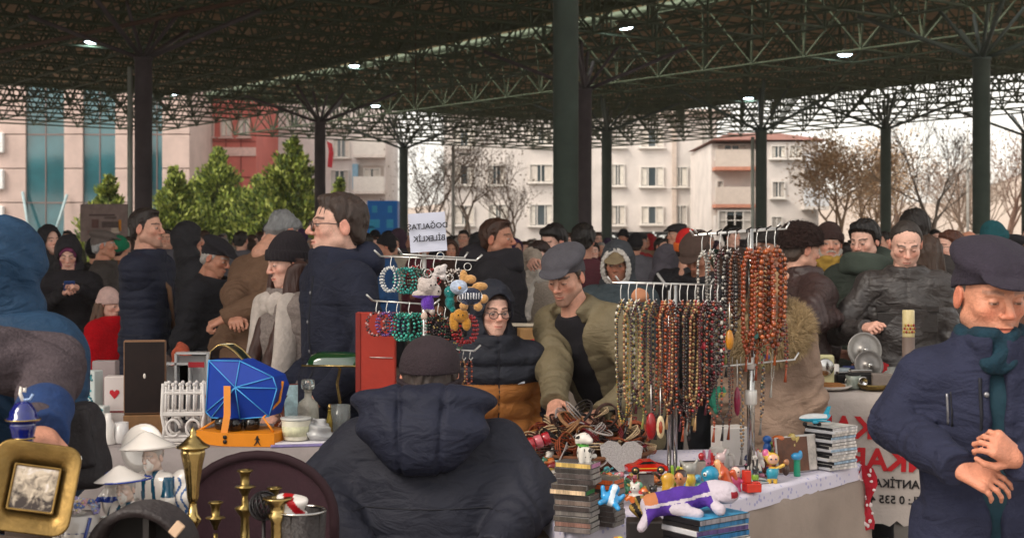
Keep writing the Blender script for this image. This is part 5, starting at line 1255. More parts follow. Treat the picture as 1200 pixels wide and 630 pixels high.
# blue faceted gift box on its orange tray
d = 5.12; k = d / F
root = empty("gift_box", "faceted royal blue gift box with light blue lines and orange straps", "gift box", at(286, d, LZ + .048), R(-12))
bm = mat('#123a9c', .5, var=.12, scale=12, spec=.25); lm = mat('#4fa8e8', .4, var=.05); om = mat('#d98312', .45, var=.1, scale=12)
def poly3(m, pts, y0, y1, m_): m.prism([(a, b) for a, b in pts], y0, y1, m_, lambda v: Vector((v.x, v.z, v.y)))
W_ = .128; out2 = [(-.13, .06), (-.12, .245), (.0, .245), (.125, .19), (.14, .15), (.11, .05), (.0, .038), (-.11, .04)]
m = MB(); inner = [(x * .82, (z - .14) * .82 + .14) for x, z in out2]
n = len(out2); vs = [Vector((x, -.035, z)) for x, z in out2] + [Vector((x, .085, z)) for x, z in out2] + [Vector((x * .9, .1, (z - .14) * .9 + .14)) for x, z in out2] + [Vector((.0, -.078, .155))]
fs = [(i, (i + 1) % n, 3 * n) for i in range(n)] + [((i + 1) % n, i, n + i, n + (i + 1) % n) for i in range(n)] + [(n + (i + 1) % n, n + i, 2 * n + i, 2 * n + (i + 1) % n) for i in range(n)] + [tuple(range(2 * n, 3 * n))]
m.add(vs, fs, bm, False); m.build("box_body", root)
m = MB()
for i in range(n):
    m.tube([vs[i] + Vector((0, -.003, 0)), vs[3 * n] + Vector((0, -.003, 0))], .0022, lm, 4); m.tube([vs[i] + Vector((0, -.003, 0)), vs[(i + 1) % n] + Vector((0, -.003, 0))], .0022, lm, 4)
m.build("edge_line", root)
m = MB()
for x0, x1 in ((-.02, -.012), ):
    pts = [Vector((-.03, -.082, .16)), Vector((-.022, -.1, .06)), Vector((-.03, -.112, -.01)), Vector((-.03, -.116, -.045))]
    m.sheet([[p - Vector((.013, 0, 0)) for p in pts], [p + Vector((.013, 0, 0)) for p in pts]], om)
m.build("strap", root); m = MB(); m.tube([(.14, .02, .17), (.135, -.0, .1), (.09, -.04, .045), (.135, -.06, .0)], .005, om, 6); m.build("strap", root); m = MB(); m.tube([(-.135, .02, .17), (-.145, .0, .11), (-.1, .0, .03), (-.16, -.05, -.01)], .005, om, 6)
m.build("strap", root)
root2 = empty("gift_tray", "orange six sided tray with a black striding figure printed on its front", "tray", at(288, d), R(-12))
hexp = [(-.16, -.07), (-.035, -.125), (.15, -.105), (.16, .03), (.05, .1), (-.13, .07)]
m = MB(); m.prism(hexp, 0, .046, om); m.build("tray_body", root2)
m = MB()
for z_ in (.016, .032): m.lathe([(.001, .002), (.0075, .0015), (.0075, -.001)], mat('#171310', .4, var=0), 12, (-.026, -.1255, z_), Matrix.Rotation(R(90), 3, 'X'))
m.build("stud", root2)
# striding figure silhouette on the front face
fd = (Vector((.15, -.105, 0)) - Vector((-.035, -.125, 0))).normalized(); fn = Vector((fd.y, -fd.x, 0))
sil = [(-.002, .036), (.003, .037), (.004, .033), (.003, .031), (.006, .027), (.01, .024), (.009, .022), (.005, .024), (.005, .018), (.008, .011), (.012, .004), (.014, .003), (.011, .002), (.006, .009), (.002, .015), (-.002, .01), (-.007, .006), (-.01, .002), (-.012, .003), (-.009, .008), (-.005, .013), (-.003, .02), (-.004, .026), (-.008, .021), (-.009, .023), (-.004, .029), (-.003, .032)]
c0 = Vector((-.035, -.125, .002)) + fd * .125
m = MB(); m.prism(sil, 0, .0015, mat('#151110', .5, var=0), lambda v: c0 + fd * v.x + Vector((0, 0, v.y)) + fn * (v.z + .0012)); m.build("printed_figure", root2)
m = MB(); 
for (x, y) in ((-.075, -.03), (-.02, -.055), (.03, -.02)): m.lathe([(.022, .047), (.028, .052), (.03, .07), (.027, .085), (.012, .09)], mat('#1a1512', .2, var=.2, spec=.6), 14, (x, y, 0))
thing_mesh(m, "dark_cups", "small dark glazed cups sitting in the orange tray", "cups", at(288, d), (0, 0, R(-12)))
# decanter, bottles, tubs
dec_ = bottle(at(361, 5.35), [(.028, 0), (.034, .006), (.034, .07), (.03, .085), (.012, .098), (.011, .115), (.015, .118)], mat('#d6d2c4', .08, var=.15, scale=60, trans=.55, bump=.6, bscale=90), "square shouldered clear cut glass decanter with a flat stopper", "decanter", "decanter", ([(.01, .118), (.02, .124), (.022, .135), (.02, .148), (.01, .15)], glass_c), 8)
dec_.scale = (1.2, 1.2, 1.35)
bottle(at(386, 5.3), [(.011, 0), (.012, .004), (.012, .055), (.008, .07), (.006, .09), (.007, .094)], mat('#8d7a35', .2, .6, var=.2), "slim gold perfume flask right of the cut glass decanter", "flask", "flask", ([(.005, .094), (.007, .1), (.004, .115)], brass))
bottle(at(399, 5.4), [(.034, 0), (.037, .004), (.038, .1), (.036, .1), (.035, .006), (.001, .005)], mat('#cfd4d2', .05, var=.1, trans=.8), "tall straight clear glass tumbler below the green lamp", "tumbler", "glass")
root = empty("plastic_tub", "white clear lidded plastic tub with a crumpled bag beside the tray", "tub", at(347, 5.06))
m = MB(); m.lathe([(.042, 0), (.045, .004), (.052, .07), (.051, .072)], mat('#d8d3bf', .3, var=.15, scale=30, spec=.5), 26); m.build("tub_body", root)
m = MB(); m.lathe([(.054, .071), (.0555, .073), (.0555, .078), (.05, .08), (.02, .078)], mat('#e2e2de', .15, var=.05, trans=.4), 26); m.build("lid", root)
m = MB(); m.lathe([(.0475, .015), (.0505, .05)], mat('#c9c7a6', .5, var=.3, scale=40), 26); m.build("paper_label", root)
solid("plastic_bag", DISP(ell((0, 0, .04), (.05, .05, .042)), lambda p: .012 * wob(p, 60) + .006 * fold(p, 140, 1.)), .005, mat('#dcdcdc', .2, var=.1, trans=.5), None, loc=at(372, 5.08)); tag(bpy.context.scene.objects["plastic_bag"], "crumpled clear plastic bag squeezed behind the seated keeper's sleeve", "plastic bag")
m = MB(); m.box((0, 0, .004), (.2, .13, .008), mat('#8a7fb0', .5, var=.3, scale=20), bev=.002); m.box((0.01, .0, .011), (.19, .12, .005), mat('#d8d4da', .5, var=.2), bev=.002); thing_mesh(m, "magazine", "pale magazines lying under the plastic tub", "magazine", at(350, 5.05, LZ - .0), (0, 0, .2))
bpy.data.objects["plastic_tub"].location.z += .016
# amber decanter behind the tray, little framed card
bottle(at(331, 5.45), [(.03, 0), (.036, .004), (.034, .02), (.01, .034), (.007, .1), (.011, .115), (.02, .13)], mat('#8a3d12', .1, var=.2, trans=.5), "amber long necked glass decanter behind the blue gift box", "decanter", "decanter")
cased("picture_card", "small upright picture card in red frame behind the blue box", "card", at(341, 5.5, LZ + .0), (.055, .012, .17), '#a6c2c8', R(10), '#5a2018')
m = MB(); m.lathe([(.045, 0), (.05, .004), (.05, .075), (.046, .075)], mat('#23513a', .3, var=.3), 24); thing_mesh(m, "green_tin", "round dark green tin behind the cut glass decanter", "tin", at(346, 5.55))
# banker's lamp
root = empty("desk_lamp", "brass desk lamp with glossy dark green glass shade", "lamp", at(395, 5.5)); gs = mat('#0b3a1c', .06, var=.15, spec=.8, coat=.8)
m = MB(); m.lathe([(.055, 0), (.06, .006), (.05, .016), (.015, .024)], brass, 24); m.build("base", root)
m = MB(); m.tube([(0, 0, .02), (.012, .0, .1), (.0, 0, .17), (.012, 0, .228), (.0, -.02, .25)], .006, brass, 8); m.build("stem", root)
m = MB(); prof = []
seg = []
for i in range(11):
    a = math.pi * i / 10; seg.append((-.062 * math.cos(a) * 1., .05 * math.sin(a) ** .8))
L_ = .115; g = []
for j in range(13):
    t = j / 12 * 2 - 1; sc = (1 - abs(t) ** 5) ** .5 * .97 + .03; g.append([Vector((t * L_, y * (sc * .6 + .4), .245 + z * sc)) for y, z in seg])
m.sheet(g, gs); m.sheet([[v + Vector((0, 0, -.003)) for v in reversed(r_)] for r_ in g], gs); m.build("lamp_shade", root)
m = MB(); m.tube([(-L_ - .008, -.062, .244), (L_ + .008, -.062, .244)], .0045, brass, 6); m.tube([(-L_ - .008, .062, .244), (L_ + .008, .062, .244)], .0045, brass, 6); m.build("rail", root); root.rotation_euler = (0, 0, R(-8))
# ornate dark green tin arched over the blue box (strap of a case)
root = empty("ornate_case", "curved black green case lid with gold floral edging resting on the blue gift box", "case", at(270, 5.2, LZ + .292), R(-8))
path = [(-.062, -.012), (-.058, .03), (-.03, .052), (.0, .05), (.03, .03), (.06, .0), (.1, -.03)]
g = [[Vector((x, -.045, z)) for x, z in path], [Vector((x, .045, z)) for x, z in path]]
m = MB(); m.sheet(g, mat('#14261c', .2, var=.3, spec=.6)); m.sheet([[v - Vector((0, 0, .004)) for v in reversed(r_)] for r_ in g], mat('#3a3020', .4)); m.build("lid_shell", root)
m = MB()
for yy in (-.046, .046): m.tube([Vector((x, yy, z)) for x, z in path], .003, brass, 5)
m.tube([Vector((x, -.036, z + .002)) for x, z in path], .0012, brass, 4); m.build("gold_edge", root)
m = MB()
for i in range(26):
    a = i * 2.4; rr = .003 * math.sqrt(i); m.ball((-.005 + rr * math.cos(a) * 1.5, -.02 + rr * math.sin(a) * 1.5, .0545), (.0035, .0035, .0012), mat('#d9cfae', .4), 5)
m.build("floral_motif", root)
# white ornate napkin rack
root = empty("napkin_rack", "white carved ornamental rack with arched slats and scrolls", "rack", at(216, 5.15), R(6)); wm = mat('#cfc9c4', .45, var=.1, scale=30)
for yy in (-.035, .04):
    m = MB()
    for i in range(6):
        x = -.062 + i * .025; m.tube([(x, yy, .08), (x + .002, yy, .2)], .0048, wm, 6); m.ball((x + .002, yy, .205), (.008, .006, .009), wm, 8)
    m.box((0, yy, .1), (.145, .012, .016), wm, bev=.003); m.box((0, yy, .175), (.14, .01, .012), wm, bev=.003); m.box((0, yy, .007), (.155, .014, .014), wm, bev=.003)
    for sx_ in (-1, 1):
        m.tube([(sx_ * .072, yy, .0), (sx_ * .066, yy, .05), (sx_ * .075, yy, .1), (sx_ * .07, yy, .21)], .007, wm, 6)
        m.tube([(sx_ * .035 + .024 * math.cos(a), yy - .004, .05 + .03 * math.sin(a)) for a in [q * .5 for q in range(12)]], .0055, wm, 6)
    m.build("side_panel", root)
m = MB(); m.box((0, 0, .02), (.15, .08, .008), wm, bev=.002); m.build("shelf", root)
# clear plastic stands behind it
for i, (px, w_, h, lab) in enumerate(((208, .05, .13, "left clear acrylic stand behind the white carved rack"), (226, .06, .15, "wider clear acrylic box with red slip behind the white carved rack"))):
    m = MB(); k = mat('#dadada', .15, var=.05, trans=.35); 
    for sx_ in (-1, 1): m.box((sx_ * w_, 0, h), (.008, .05, h * 2 * .98), k)
    m.box((0, 0, h * 1.98), (w_ * 2, .05, .008), k); m.box((0, .022, h * 1.2), (w_ * 2 - .01, .004, h * 1.4), k); o = thing_mesh(m, "acrylic_stand", lab, "display stand", at(px, 5.4))
    if i: m = MB(); m.box((.02, -.03, h * 1.7), (.06, .004, .02), mat('#a6222c', .5)); m.build("paper_slip", o)
# record sleeve, leaning board
cased("record_sleeve", "near black framed plaque with a pale speck standing upright beside the white rack", "plaque", at(170, 5.2, LZ + .09), (.15, .03, .27), '#1d1210', R(8), '#7a5a42')
m = MB(); m.ball((0, 0, 0), (.005, .003, .01), mat('#d8cfc4', .5), 8); m.build("speck", bpy.data.objects["record_sleeve"], (.0, -.018, .14))
m = MB(); m.box((0, 0, .044), (.15, .05, .088), mat('#7d5a38', .5, var=.3, scale=12), bev=.003); thing_mesh(m, "wooden_block", "plain brown wooden box under the black plaque", "box", at(170, 5.2), (0, 0, R(8)))
# patterned teal cartons and cards
def pattern_box(px, d_, w_, h, t, c1, c2, label, rz=0., z=LZ):
    root = empty("carton", label, "box", at(px, d_, z), rz); m = MB(); m.box((0, 0, h / 2), (w_, t, h), mat(c2, .6, var=.08), bev=.003); m.build("carton_body", root)
    mm = MB(); r_ = random.Random(px)
    for i in range(int(w_ * h * 9000)):
        x = r_.uniform(-w_ / 2 + .008, w_ / 2 - .008); zz = r_.uniform(.008, h - .008); s_ = r_.uniform(.003, .008)
        if abs(zz - h * .42) < .016: continue
        mm.box((x, -t / 2 - .001, zz), (s_ * 1.2, .002, s_), mat(r_.choice(c1), .5, var=.2), Matrix.Rotation(r_.choice((.5, -.5, .2)), 3, 'Y'))
    mm.build("printed_pattern", root); return root
tealc = ['#0e5a66', '#16788a', '#0b4553', '#1c8f98']
pattern_box(102, 5.3, .1, .24, .06, tealc, '#b9c0bd', "tall carton printed in teal mosaic pattern beside the bag", R(-15))
pattern_box(112, 5.2, .09, .12, .05, tealc, '#c2c6c2', "shorter teal patterned carton with a white band", R(-10))
root = empty("heart_box", "white gift box with a red heart and tiny dots", "box", at(136, 5.3), R(5))
m = MB(); m.box((0, 0, .11), (.075, .06, .22), mat('#cfc3bf', .5, var=.1), bev=.004); m.build("box_body", root)
hp_ = [(0, -.018), (.018, .004), (.016, .014), (.007, .016), (0, .009), (-.007, .016), (-.016, .014), (-.018, .004)]
m = MB(); m.prism(hp_, 0, .002, mat('#b81424', .4, var=.1), lambda v: Vector((v.x, -.0305 - v.z, .155 + v.y))); m.build("heart", root)
m = MB(); m.box((0, -.031, .09), (.07, .002, .006), mat('#7a1b24', .5)); m.build("ribbon", root)
m = MB(); m.box((0, 0, .13), (.09, .06, .26), mat('#b7a7a6', .25, var=.1, trans=.35), bev=.003); thing_mesh(m, "clear_box", "clear plastic carton standing behind the heart gift box", "box", at(124, 5.5))
mug(at(142, 5.08), .026, .075, '#cbc6c3', "pale mug with a small blue green motif below the heart box", R(160), '#3e6a70')
bottle(at(127, 5.06), [(.026, 0), (.028, .003), (.02, .03), (.024, .07), (.012, .09), (.012, .11)], porcelain, "small white porcelain vase beside the pale mug", "vase", "vase")
# papers / colourful odds behind
for i, (px, py, c, lab) in enumerate(((213, 392, '#8a3a22', "brownish red pouch hung behind the white rack"), (196, 410, '#3a2d28', "dark bundle of dried stems behind the rack"))):
    solid("pouch", DISP(ell((0, 0, .09), (.045, .03, .09)), lambda p: .01 * wob(p, 60, 1.) + .004 * fold(p, 120, .5)), .006, mat(c, .8, var=.5, scale=40), None, loc=at(px, 5.58, LZ + .14 - i * .05)); o = [q for q in COL.objects if q.name.startswith("pouch")][-1]; tag(o, lab, "pouch")
# -------- foreground table, mostly below the frame
NZ = .80
Np = [(-1.35, 2.72), (-.42, 2.72), (-.42, 3.38), (-1.35, 3.38)]
table_under("low front table carrying the porcelain fishermen and brassware", Np, NZ - .004)
cloth_over("tablecloth", "dull cloth on the front table under the porcelain figures and brass", [(-1.38, 2.7), (-.4, 2.7), (-.4, 3.4), (-1.38, 3.4)], NZ, .4, cloth_m('#5d5557'), seed=5.)
def nt_(px, d, z=NZ): return Vector(((px - 600) * d / F, d, z + .001))
# gilt square dish with a picture
d = 2.8; root = empty("gilt_dish", "rounded square gilt dish with a sepia street picture set in its centre", "dish", P(40, 572, d)); root.rotation_euler = (R(-14), R(9), R(8)); root.scale = (.88,) * 3
gold = mat('#846a3c', .42, .8, var=.4, scale=14, bump=.2, bscale=50)
def rsq(w_, h, r, n=6):
    o = []
    for cx, cy, a0 in ((w_ - r, h - r, 0), (-w_ + r, h - r, 90), (-w_ + r, -h + r, 180), (w_ - r, -h + r, 270)):
        for i in range(n + 1): a = R(a0 + 90 * i / n); o.append((cx + r * math.cos(a), cy + r * math.sin(a)))
    return o
m = MB(); rings = [[Vector((x, y_, z)) for x, z in rsq(*q)] for q, y_ in (((.094, .1, .035), -.028), ((.09, .096, .033), -.03), ((.064, .07, .02), .0), ((.05, .05, .006), .004))]
rings2 = [[v + Vector((0, .006, 0)) for v in r_] for r_ in rings]
def loops(m, rs, mt, close=True):
    n = len(rs[0]); o = [v for r_ in rs for v in r_]; fs = [(j * n + i, (j + 1) * n + i, (j + 1) * n + (i + 1) % n, j * n + (i + 1) % n) for j in range(len(rs) - 1) for i in range(n)]
    if close: fs.append(tuple(range((len(rs) - 1) * n, len(rs) * n)))
    m.add(o, fs, mt)
loops(m, [rings2[3], rings2[2], rings2[1], rings2[0], rings[0], rings[1], rings[2], rings[3]], gold); m.build("dish_body", root)
m = MB(); m.box((0, .001, 0), (.094, .003, .094), mat('#b3a08a', .6, var=.2, scale=30)); m.build("picture", root)
sep = bpy.data.materials.new("sepia_picture"); sep.use_nodes = True; n_ = sep.node_tree; tc = n_.nodes.new("ShaderNodeTexCoord"); nz = n_.nodes.new("ShaderNodeTexNoise"); nz.inputs['Scale'].default_value = 55; nz.inputs['Detail'].default_value = 9; nz.inputs['Distortion'].default_value = .8
gr = n_.nodes.new("ShaderNodeSeparateXYZ"); ad = n_.nodes.new("ShaderNodeMath"); ad.operation = 'MULTIPLY_ADD'; ad.inputs[1].default_value = 3.2; cr = n_.nodes.new("ShaderNodeValToRGB")
for e, (p_, c_) in zip([cr.color_ramp.elements[0], cr.color_ramp.elements.new(.45), cr.color_ramp.elements.new(.55), cr.color_ramp.elements[1]], ((.32, '#2c1f1a'), (.45, '#6d5242'), (.55, '#a08a74'), (.66, '#c9b9a4'))): e.position = p_; e.color = lin(c_)
L_ = n_.links.new; L_(tc.outputs['Object'], nz.inputs['Vector']); L_(tc.outputs['Object'], gr.inputs[0]); L_(gr.outputs[2], ad.inputs[0]); L_(nz.outputs[0], ad.inputs[2]); L_(ad.outputs[0], cr.inputs[0]); L_(cr.outputs[0], n_.nodes["Principled BSDF"].inputs['Base Color'])
m = MB(); m.box((0, -.001, 0), (.092, .0016, .092), sep); m.build("sepia_scene", root)
m = MB(); loops(m, [[Vector((x, y_, z)) for x, z in rsq(w2, w2, .004)] for w2, y_ in ((.052, .0), (.052, -.005), (.047, -.005), (.047, .0))], gold, False); m.build("picture_rim", root)
m = MB(); m.box((0, .06, -.115), (.1, .01, .26), mat('#3a2c22', .6, var=.2), Matrix.Rotation(R(-18), 3, 'X')); m.box((0, -.01, -.115), (.16, .05, .012), mat('#3a2c22', .6, var=.2)); m.build("easel_back", root)
# cobalt pot with lid
d = 2.86; z0 = pz(522, d); root = empty("porcelain_pot", "cobalt blue lidded porcelain pot with gold bands and curled white knob", "pot", (px_x(27, d), d, z0)); cob = mat('#0d1a66', .08, var=.35, scale=40, spec=.7, coat=.8)
m = MB(); m.lathe([(.02, -.02), (.022, 0), (.02, .012), (.024, .03), (.027, .042), (.024, .05)], cob, 26); m.build("pot_body", root)
m = MB(); m.lathe([(.033, .05), (.035, .053), (.028, .058), (.026, .07), (.016, .085), (.006, .09)], cob, 26); m.build("lid", root)
m = MB()
for r1, z_ in ((.0345, .0535), (.0225, .0), (.0225, .016)): m.torus((0, 0, z_), r1, .0017, brass, None, 26, 6)
m.build("gold_band", root)
m = MB(); m.tube([(0, 0, .09), (-.006, 0, .105), (-.004, 0, .118), (.004, 0, .116), (.003, 0, .108)], .004, porcelain, 7); m.tube([(0, 0, .092), (.014, 0, .094), (.02, 0, .104)], .003, mat('#8fa5c9', .2), 6); m.build("knob", root)
m = MB(); m.lathe([(.02, -.02), (.035, -.02), (.035, -(z0 - NZ) + .002), (.03, -(z0 - NZ) + .001)], mat('#3a2c26', .5, var=.2), 16); m.build("stand", root)
# porcelain fishermen
def riser(px, d, z1, w_, label):
    m = MB(); m.box((0, 0, (z1 - NZ) / 2), (w_, w_, z1 - NZ - .001), mat('#4a3b32', .7, var=.3, scale=14), bev=.003); thing_mesh(m, "wooden_block", label, "block", Vector((px_x(px, d), d, NZ + .001)))
def fisherman(px, top_py, d, s, label, hat_c, rz, basket=True, q=.2):
    z0 = pz(top_py, d) - q; H_ = q; riser(px, d, z0, .09 * s / .45, 'wooden block under the ' + label.split(' with ')[0]); loc = Vector((px_x(px, d), d, z0 + .001)); root = empty("porcelain_figure", label, "figurine", loc, rz); q = H_
    tor = U(.03 * s, trunk((0, 0, .0), (0, .0, q * .66), (1, 0, 0), [(0, .075 * s, .06 * s), (.3, .06 * s, .05 * s), (.6, .045 * s, .038 * s), (.9, .062 * s, .04 * s), (1, .025 * s, .025 * s)]), cap((-.055 * s, 0, q * .6), (-.085 * s, -.04 * s, q * .4), .02 * s, .016 * s), cap((-.085 * s, -.04 * s, q * .4), (-.04 * s, -.08 * s, q * .34), .016 * s, .013 * s), cap((.055 * s, 0, q * .6), (.085 * s, -.03 * s, q * .42), .02 * s, .016 * s), cap((.085 * s, -.03 * s, q * .42), (.045 * s, -.08 * s, q * .36), .016 * s, .013 * s))
    tor = DISP(tor, lambda p: .002 * fold(p, 130, 1., (.5, .2, .3)))
    def pnt(p):
        t = p[:, 2] / q
        band = (np.abs(np.abs(p[:, 0]) - .018 * s - (.66 - t) * .03 * s) < .008 * s) & (p[:, 1] < 0) & (t > .36)
        trim = (t < .33) & (np.sin(p[:, 0] * 160 / s + 2 * np.sin(p[:, 2] * 90)) > .25) & (p[:, 2] > .02)
        sl = (np.abs(p[:, 0]) > .062 * s) & (t > .46) & (t < .62)
        return np.where((t > .335) & (t < .37), 2, np.where(band | sl, 1, np.where(trim, 3, 0))).astype(int)
    solid("robe", tor, .0022, [porcelain, mat('#0c4660', .2, var=.3, scale=60, coat=.5), mat('#141a2c', .2), cobalt_pale], root, paint=pnt)
    hdm = Matrix.Translation((0, -.012 * s, q * .78)) @ Matrix.Rotation(R(180), 4, 'Z') @ Matrix.Rotation(R(-6), 4, 'X') @ Matrix.Scale(.42 * s, 4)
    V, Q = net(head_field({}), .006); C = head_tint(V, dict(skin='d', eyes=.5, lip=1.2, hairc='#6a6a70')); C[:, :3] = C[:, :3] * .45 + np.array([.62, .55, .48]) * .55
    me = mesh_np("head", apply(V, hdm), Q, [mat('#ffffff', .2, var=.05, attr="tint", spec=.6, coat=.5)], None, C); link("head", me, root)
    solid("beard", DISP(U(.006, ell((0, -.035 * s, q * .735), (.022 * s, .016 * s, .032 * s)), ell((0, -.035 * s, q * .70), (.012 * s, .012 * s, .03 * s))), lambda p: .0008 * fold(p, 460, 1., (.9, .1, .1))), .0018, porcelain, root)
    m = MB(); m.lathe([(.001, q * 1.0), (.02 * s, q * .985), (.06 * s, q * .92), (.098 * s, q * .868), (.1 * s, q * .862), (.095 * s, q * .866), (.03 * s, q * .9)], hat_c[0], 30, (0, -.01 * s, 0), Matrix.Rotation(R(-5), 3, 'Y')); m.build("hat", root)
    m = MB(); m.torus((0, -.01 * s, q * .864), .099 * s, .004 * s, hat_c[1], Matrix.Rotation(R(-5), 3, 'Y'), 30, 6); m.build("hat_rim", root)
    if basket:
        m = MB(); m.lathe([(.005, -.012), (.07 * s, -.008), (.088 * s, .004), (.085 * s, .01), (.06 * s, .012)], porcelain, 28, (-.1 * s, .05 * s, q * .82), Matrix.Rotation(R(78), 3, 'X') @ Matrix.Rotation(R(8), 3, 'Y')); m.build("straw_hat_on_back", root)
        solid("fish_net", DISP(ell((.09 * s, .03 * s, q * .42), (.06 * s, .035 * s, q * .26)), lambda p: .002 * fold(p, 160, 1.)), .003, [porcelain, cobalt_pale], root, paint=lambda p: ((np.sin(p[:, 0] * 420 + 2 * np.sin(p[:, 2] * 120)) > .45) & (p[:, 2] < q * .62)).astype(int))
    return root
fisherman(182, 505, 3.12, .62, "tall white and blue porcelain fisherman with a coolie hat and hat on his back", (porcelain, mat('#bcb4ae', .25)), R(-28), True, .255)
fisherman(150, 545, 3.0, .54, "shorter porcelain fisherman with a blue rimmed hat below the tall one", (porcelain, cobalt), R(-24), False, .225)
# small blue-white crouching child figure and girl with hat
def girl(px, top_py, d, label):
    q = pz(top_py, d) - NZ; root = empty("porcelain_girl", label, "figurine", Vector((px_x(px, d), d, NZ + .001)), R(15))
    f = U(.012, trunk((0, 0, 0), (0, 0, q * .72), (1, 0, 0), [(0, .055, .05), (.5, .05, .045), (.75, .026, .022), (.95, .03, .022), (1, .012, .012)], 2), cap((-.03, 0, q * .66), (-.045, -.03, q * .5), .011, .009), cap((.03, 0, q * .66), (.045, -.02, q * .5), .011, .009), ell((0, -.004, q * .82), (.024, .025, .029)))
    solid("dress", DISP(f, lambda p: .002 * fold(p, 200, .4, (.8, .3, .1)) * (p[:, 2] < q * .5)), .003, [porcelain, cobalt], root, paint=lambda p: ((np.abs(p[:, 2] - q * .665 - .3 * np.abs(p[:, 0])) < .004) | ((np.abs(p[:, 2] - q * .5) < .006) & (np.abs(p[:, 0]) > .03))).astype(int))
    m = MB(); m.lathe([(.001, .018), (.02, .016), (.027, .004), (.045, -.006), (.047, -.008), (.04, -.006), (.02, 0)], porcelain, 26, (.002, .008, q * .9), Matrix.Rotation(R(14), 3, 'Y') @ Matrix.Rotation(R(-28), 3, 'X')); m.build("bonnet", root)
    m = MB()
    for sx_ in (-1, 1): m.ball((sx_ * .009, -.0265, q * .825), (.0022, .002, .0016), mat('#2a2a38', .3), 6)
    m.ball((0, -.0275, q * .795), (.004, .002, .0015), mat('#b35a58', .3), 6); m.build("face_paint", root); return root
gl_ = girl(57, 576, 2.95, "white porcelain girl in wide bonnet and blue collared dress before the gilt dish")
solid("porcelain_child", U(.008, ell((0, 0, .05), (.03, .03, .05)), ell((0, -.008, .118), (.024, .024, .028)), cap((-.02, 0, .08), (-.04, -.03, .05), .01, .008)), .003, [porcelain, cobalt], None, paint=lambda p: ((p[:, 2] > .128) | (np.abs(p[:, 2] - .06) < .008)).astype(int), loc=P(131, 606, 3.05)); bpy.data.objects["porcelain_child"].scale = (.7,) * 3; tag(bpy.data.objects["porcelain_child"], "little blue capped porcelain child peeping beside the fishermen", "figurine")
m = MB(); m.lathe([(.05, (NZ - pz(606, 3.05)) / .7), (.05, -.002), (.02, -.001)], porcelain, 20); m.build("pedestal", bpy.data.objects["porcelain_child"])
gl_.scale = (.58,) * 3; q = pz(576, 2.95) - NZ; gl_.location.z = NZ + .001 + q * .42; riser(57, 2.95, NZ + q * .42, .07, 'wooden block under the white porcelain girl')
# flower basket
d = 2.98; root = empty("flower_basket", "white and blue porcelain basket filled with pink and lilac flowers", "flower basket", Vector((px_x(92, d), d, NZ + .001))); q = pz(606, d) - NZ
m = MB(); m.lathe([(.04, 0), (.05, .01), (.065, q * .6), (.07, q), (.06, q)], porcelain, 26); m.build("basket", root)
m = MB()
for k in range(3): m.tube([(.07 * math.cos(a) * (.75 + .08 * k), -.07 * abs(math.sin(a)) * (.75 + .08 * k), q * (.25 + .25 * k)) for a in [R(-160 + 20 * i) for i in range(9)]], .004, cobalt, 6)
m.tube([(.05, -.05, .02), (.03, -.066, q * .5), (.055, -.05, q * .98)], .006, cobalt, 6); m.build("painted_band", root)
r_ = random.Random(5)
for i in range(34):
    a = r_.uniform(0, 6.28); rr = .075 * math.sqrt(r_.random()); m = MB(); c = r_.choice(['#b8788c', '#c79aa4', '#8d86b8', '#a7b2cf', '#5a70a8', '#c9b7b8', '#7a9a8a']); fm = mat(c, .3, var=.15, coat=.3)
    for k in range(5): b_ = k * 1.2566; m.ball((.008 * math.cos(b_), .008 * math.sin(b_), 0), (.007, .007, .004), fm, 6)
    m.ball((0, 0, .003), .004, mat('#d8c88a', .4), 6)
    m.build("flower", root, (rr * math.cos(a), rr * math.sin(a), q + .012 + .035 * (1 - (rr / .075) ** 2)), (r_.uniform(-.2, 1.0), r_.uniform(-.5, .5), 0))
root.scale = (.62,) * 3; root.location.z = NZ + .001 + (q + .02) * .38; riser(92, 2.98, NZ + (q + .02) * .38, .06, 'wooden block under the flower basket')
# black arched case
d = 2.86; root = empty("arched_case", "dark brown leather case with an arched open lid and metal clasp", "case", Vector((px_x(166, d), d, NZ + .001)), R(-4)); lm_ = mat('#231b1c', .5, var=.3, scale=20, bump=.4, bscale=90)
q = pz(591, d) - NZ
def arch(w_, h, n=18): return [(-w_, 0)] + [(-w_ * math.cos(math.pi * i / n), h - w_ * .95 + w_ * .95 * math.sin(math.pi * i / n)) for i in range(n + 1)] + [(w_, 0)]
A1, A2 = arch(.104, q), arch(.086, q - .018)
m = MB(); n = len(A1); vs = [Vector((x, -.04, z)) for x, z in A1] + [Vector((x, .06, z)) for x, z in A1] + [Vector((x, -.04, z)) for x, z in A2] + [Vector((x, .05, z)) for x, z in A2]
fs = [(i, n + i, n + i + 1, i + 1) for i in range(n - 1)] + [(2 * n + i, 2 * n + i + 1, 3 * n + i + 1, 3 * n + i) for i in range(n - 1)] + [(i, i + 1, 2 * n + i + 1, 2 * n + i) for i in range(n - 1)] + [tuple(range(n, 2 * n))]
m.add(vs, fs, lm_, True); m.build("shell", root)
m = MB(); m.prism(A2, 0, .01, mat('#15110f', .8, var=.3), lambda v: Vector((v.x, .04 + v.z * .9, v.y))); m.box((.01, .02, q * .45), (.012, .05, q * .9), mat('#2e2826', .5)); m.build("lining", root)
m = MB(); m.box((.112, -.03, q - .085), (.05, .012, .024), chrome, Matrix.Rotation(R(38), 3, 'Y'), .003); m.torus((.12, -.045, q - .075), .012, .003, chrome, Matrix.Rotation(R(80), 3, 'X'), 14, 5); m.box((.085, -.042, q - .04), (.02, .01, .03), mat('#c8a98c', .5), Matrix.Rotation(R(40), 3, 'Y'), .002); m.build("clasp", root)
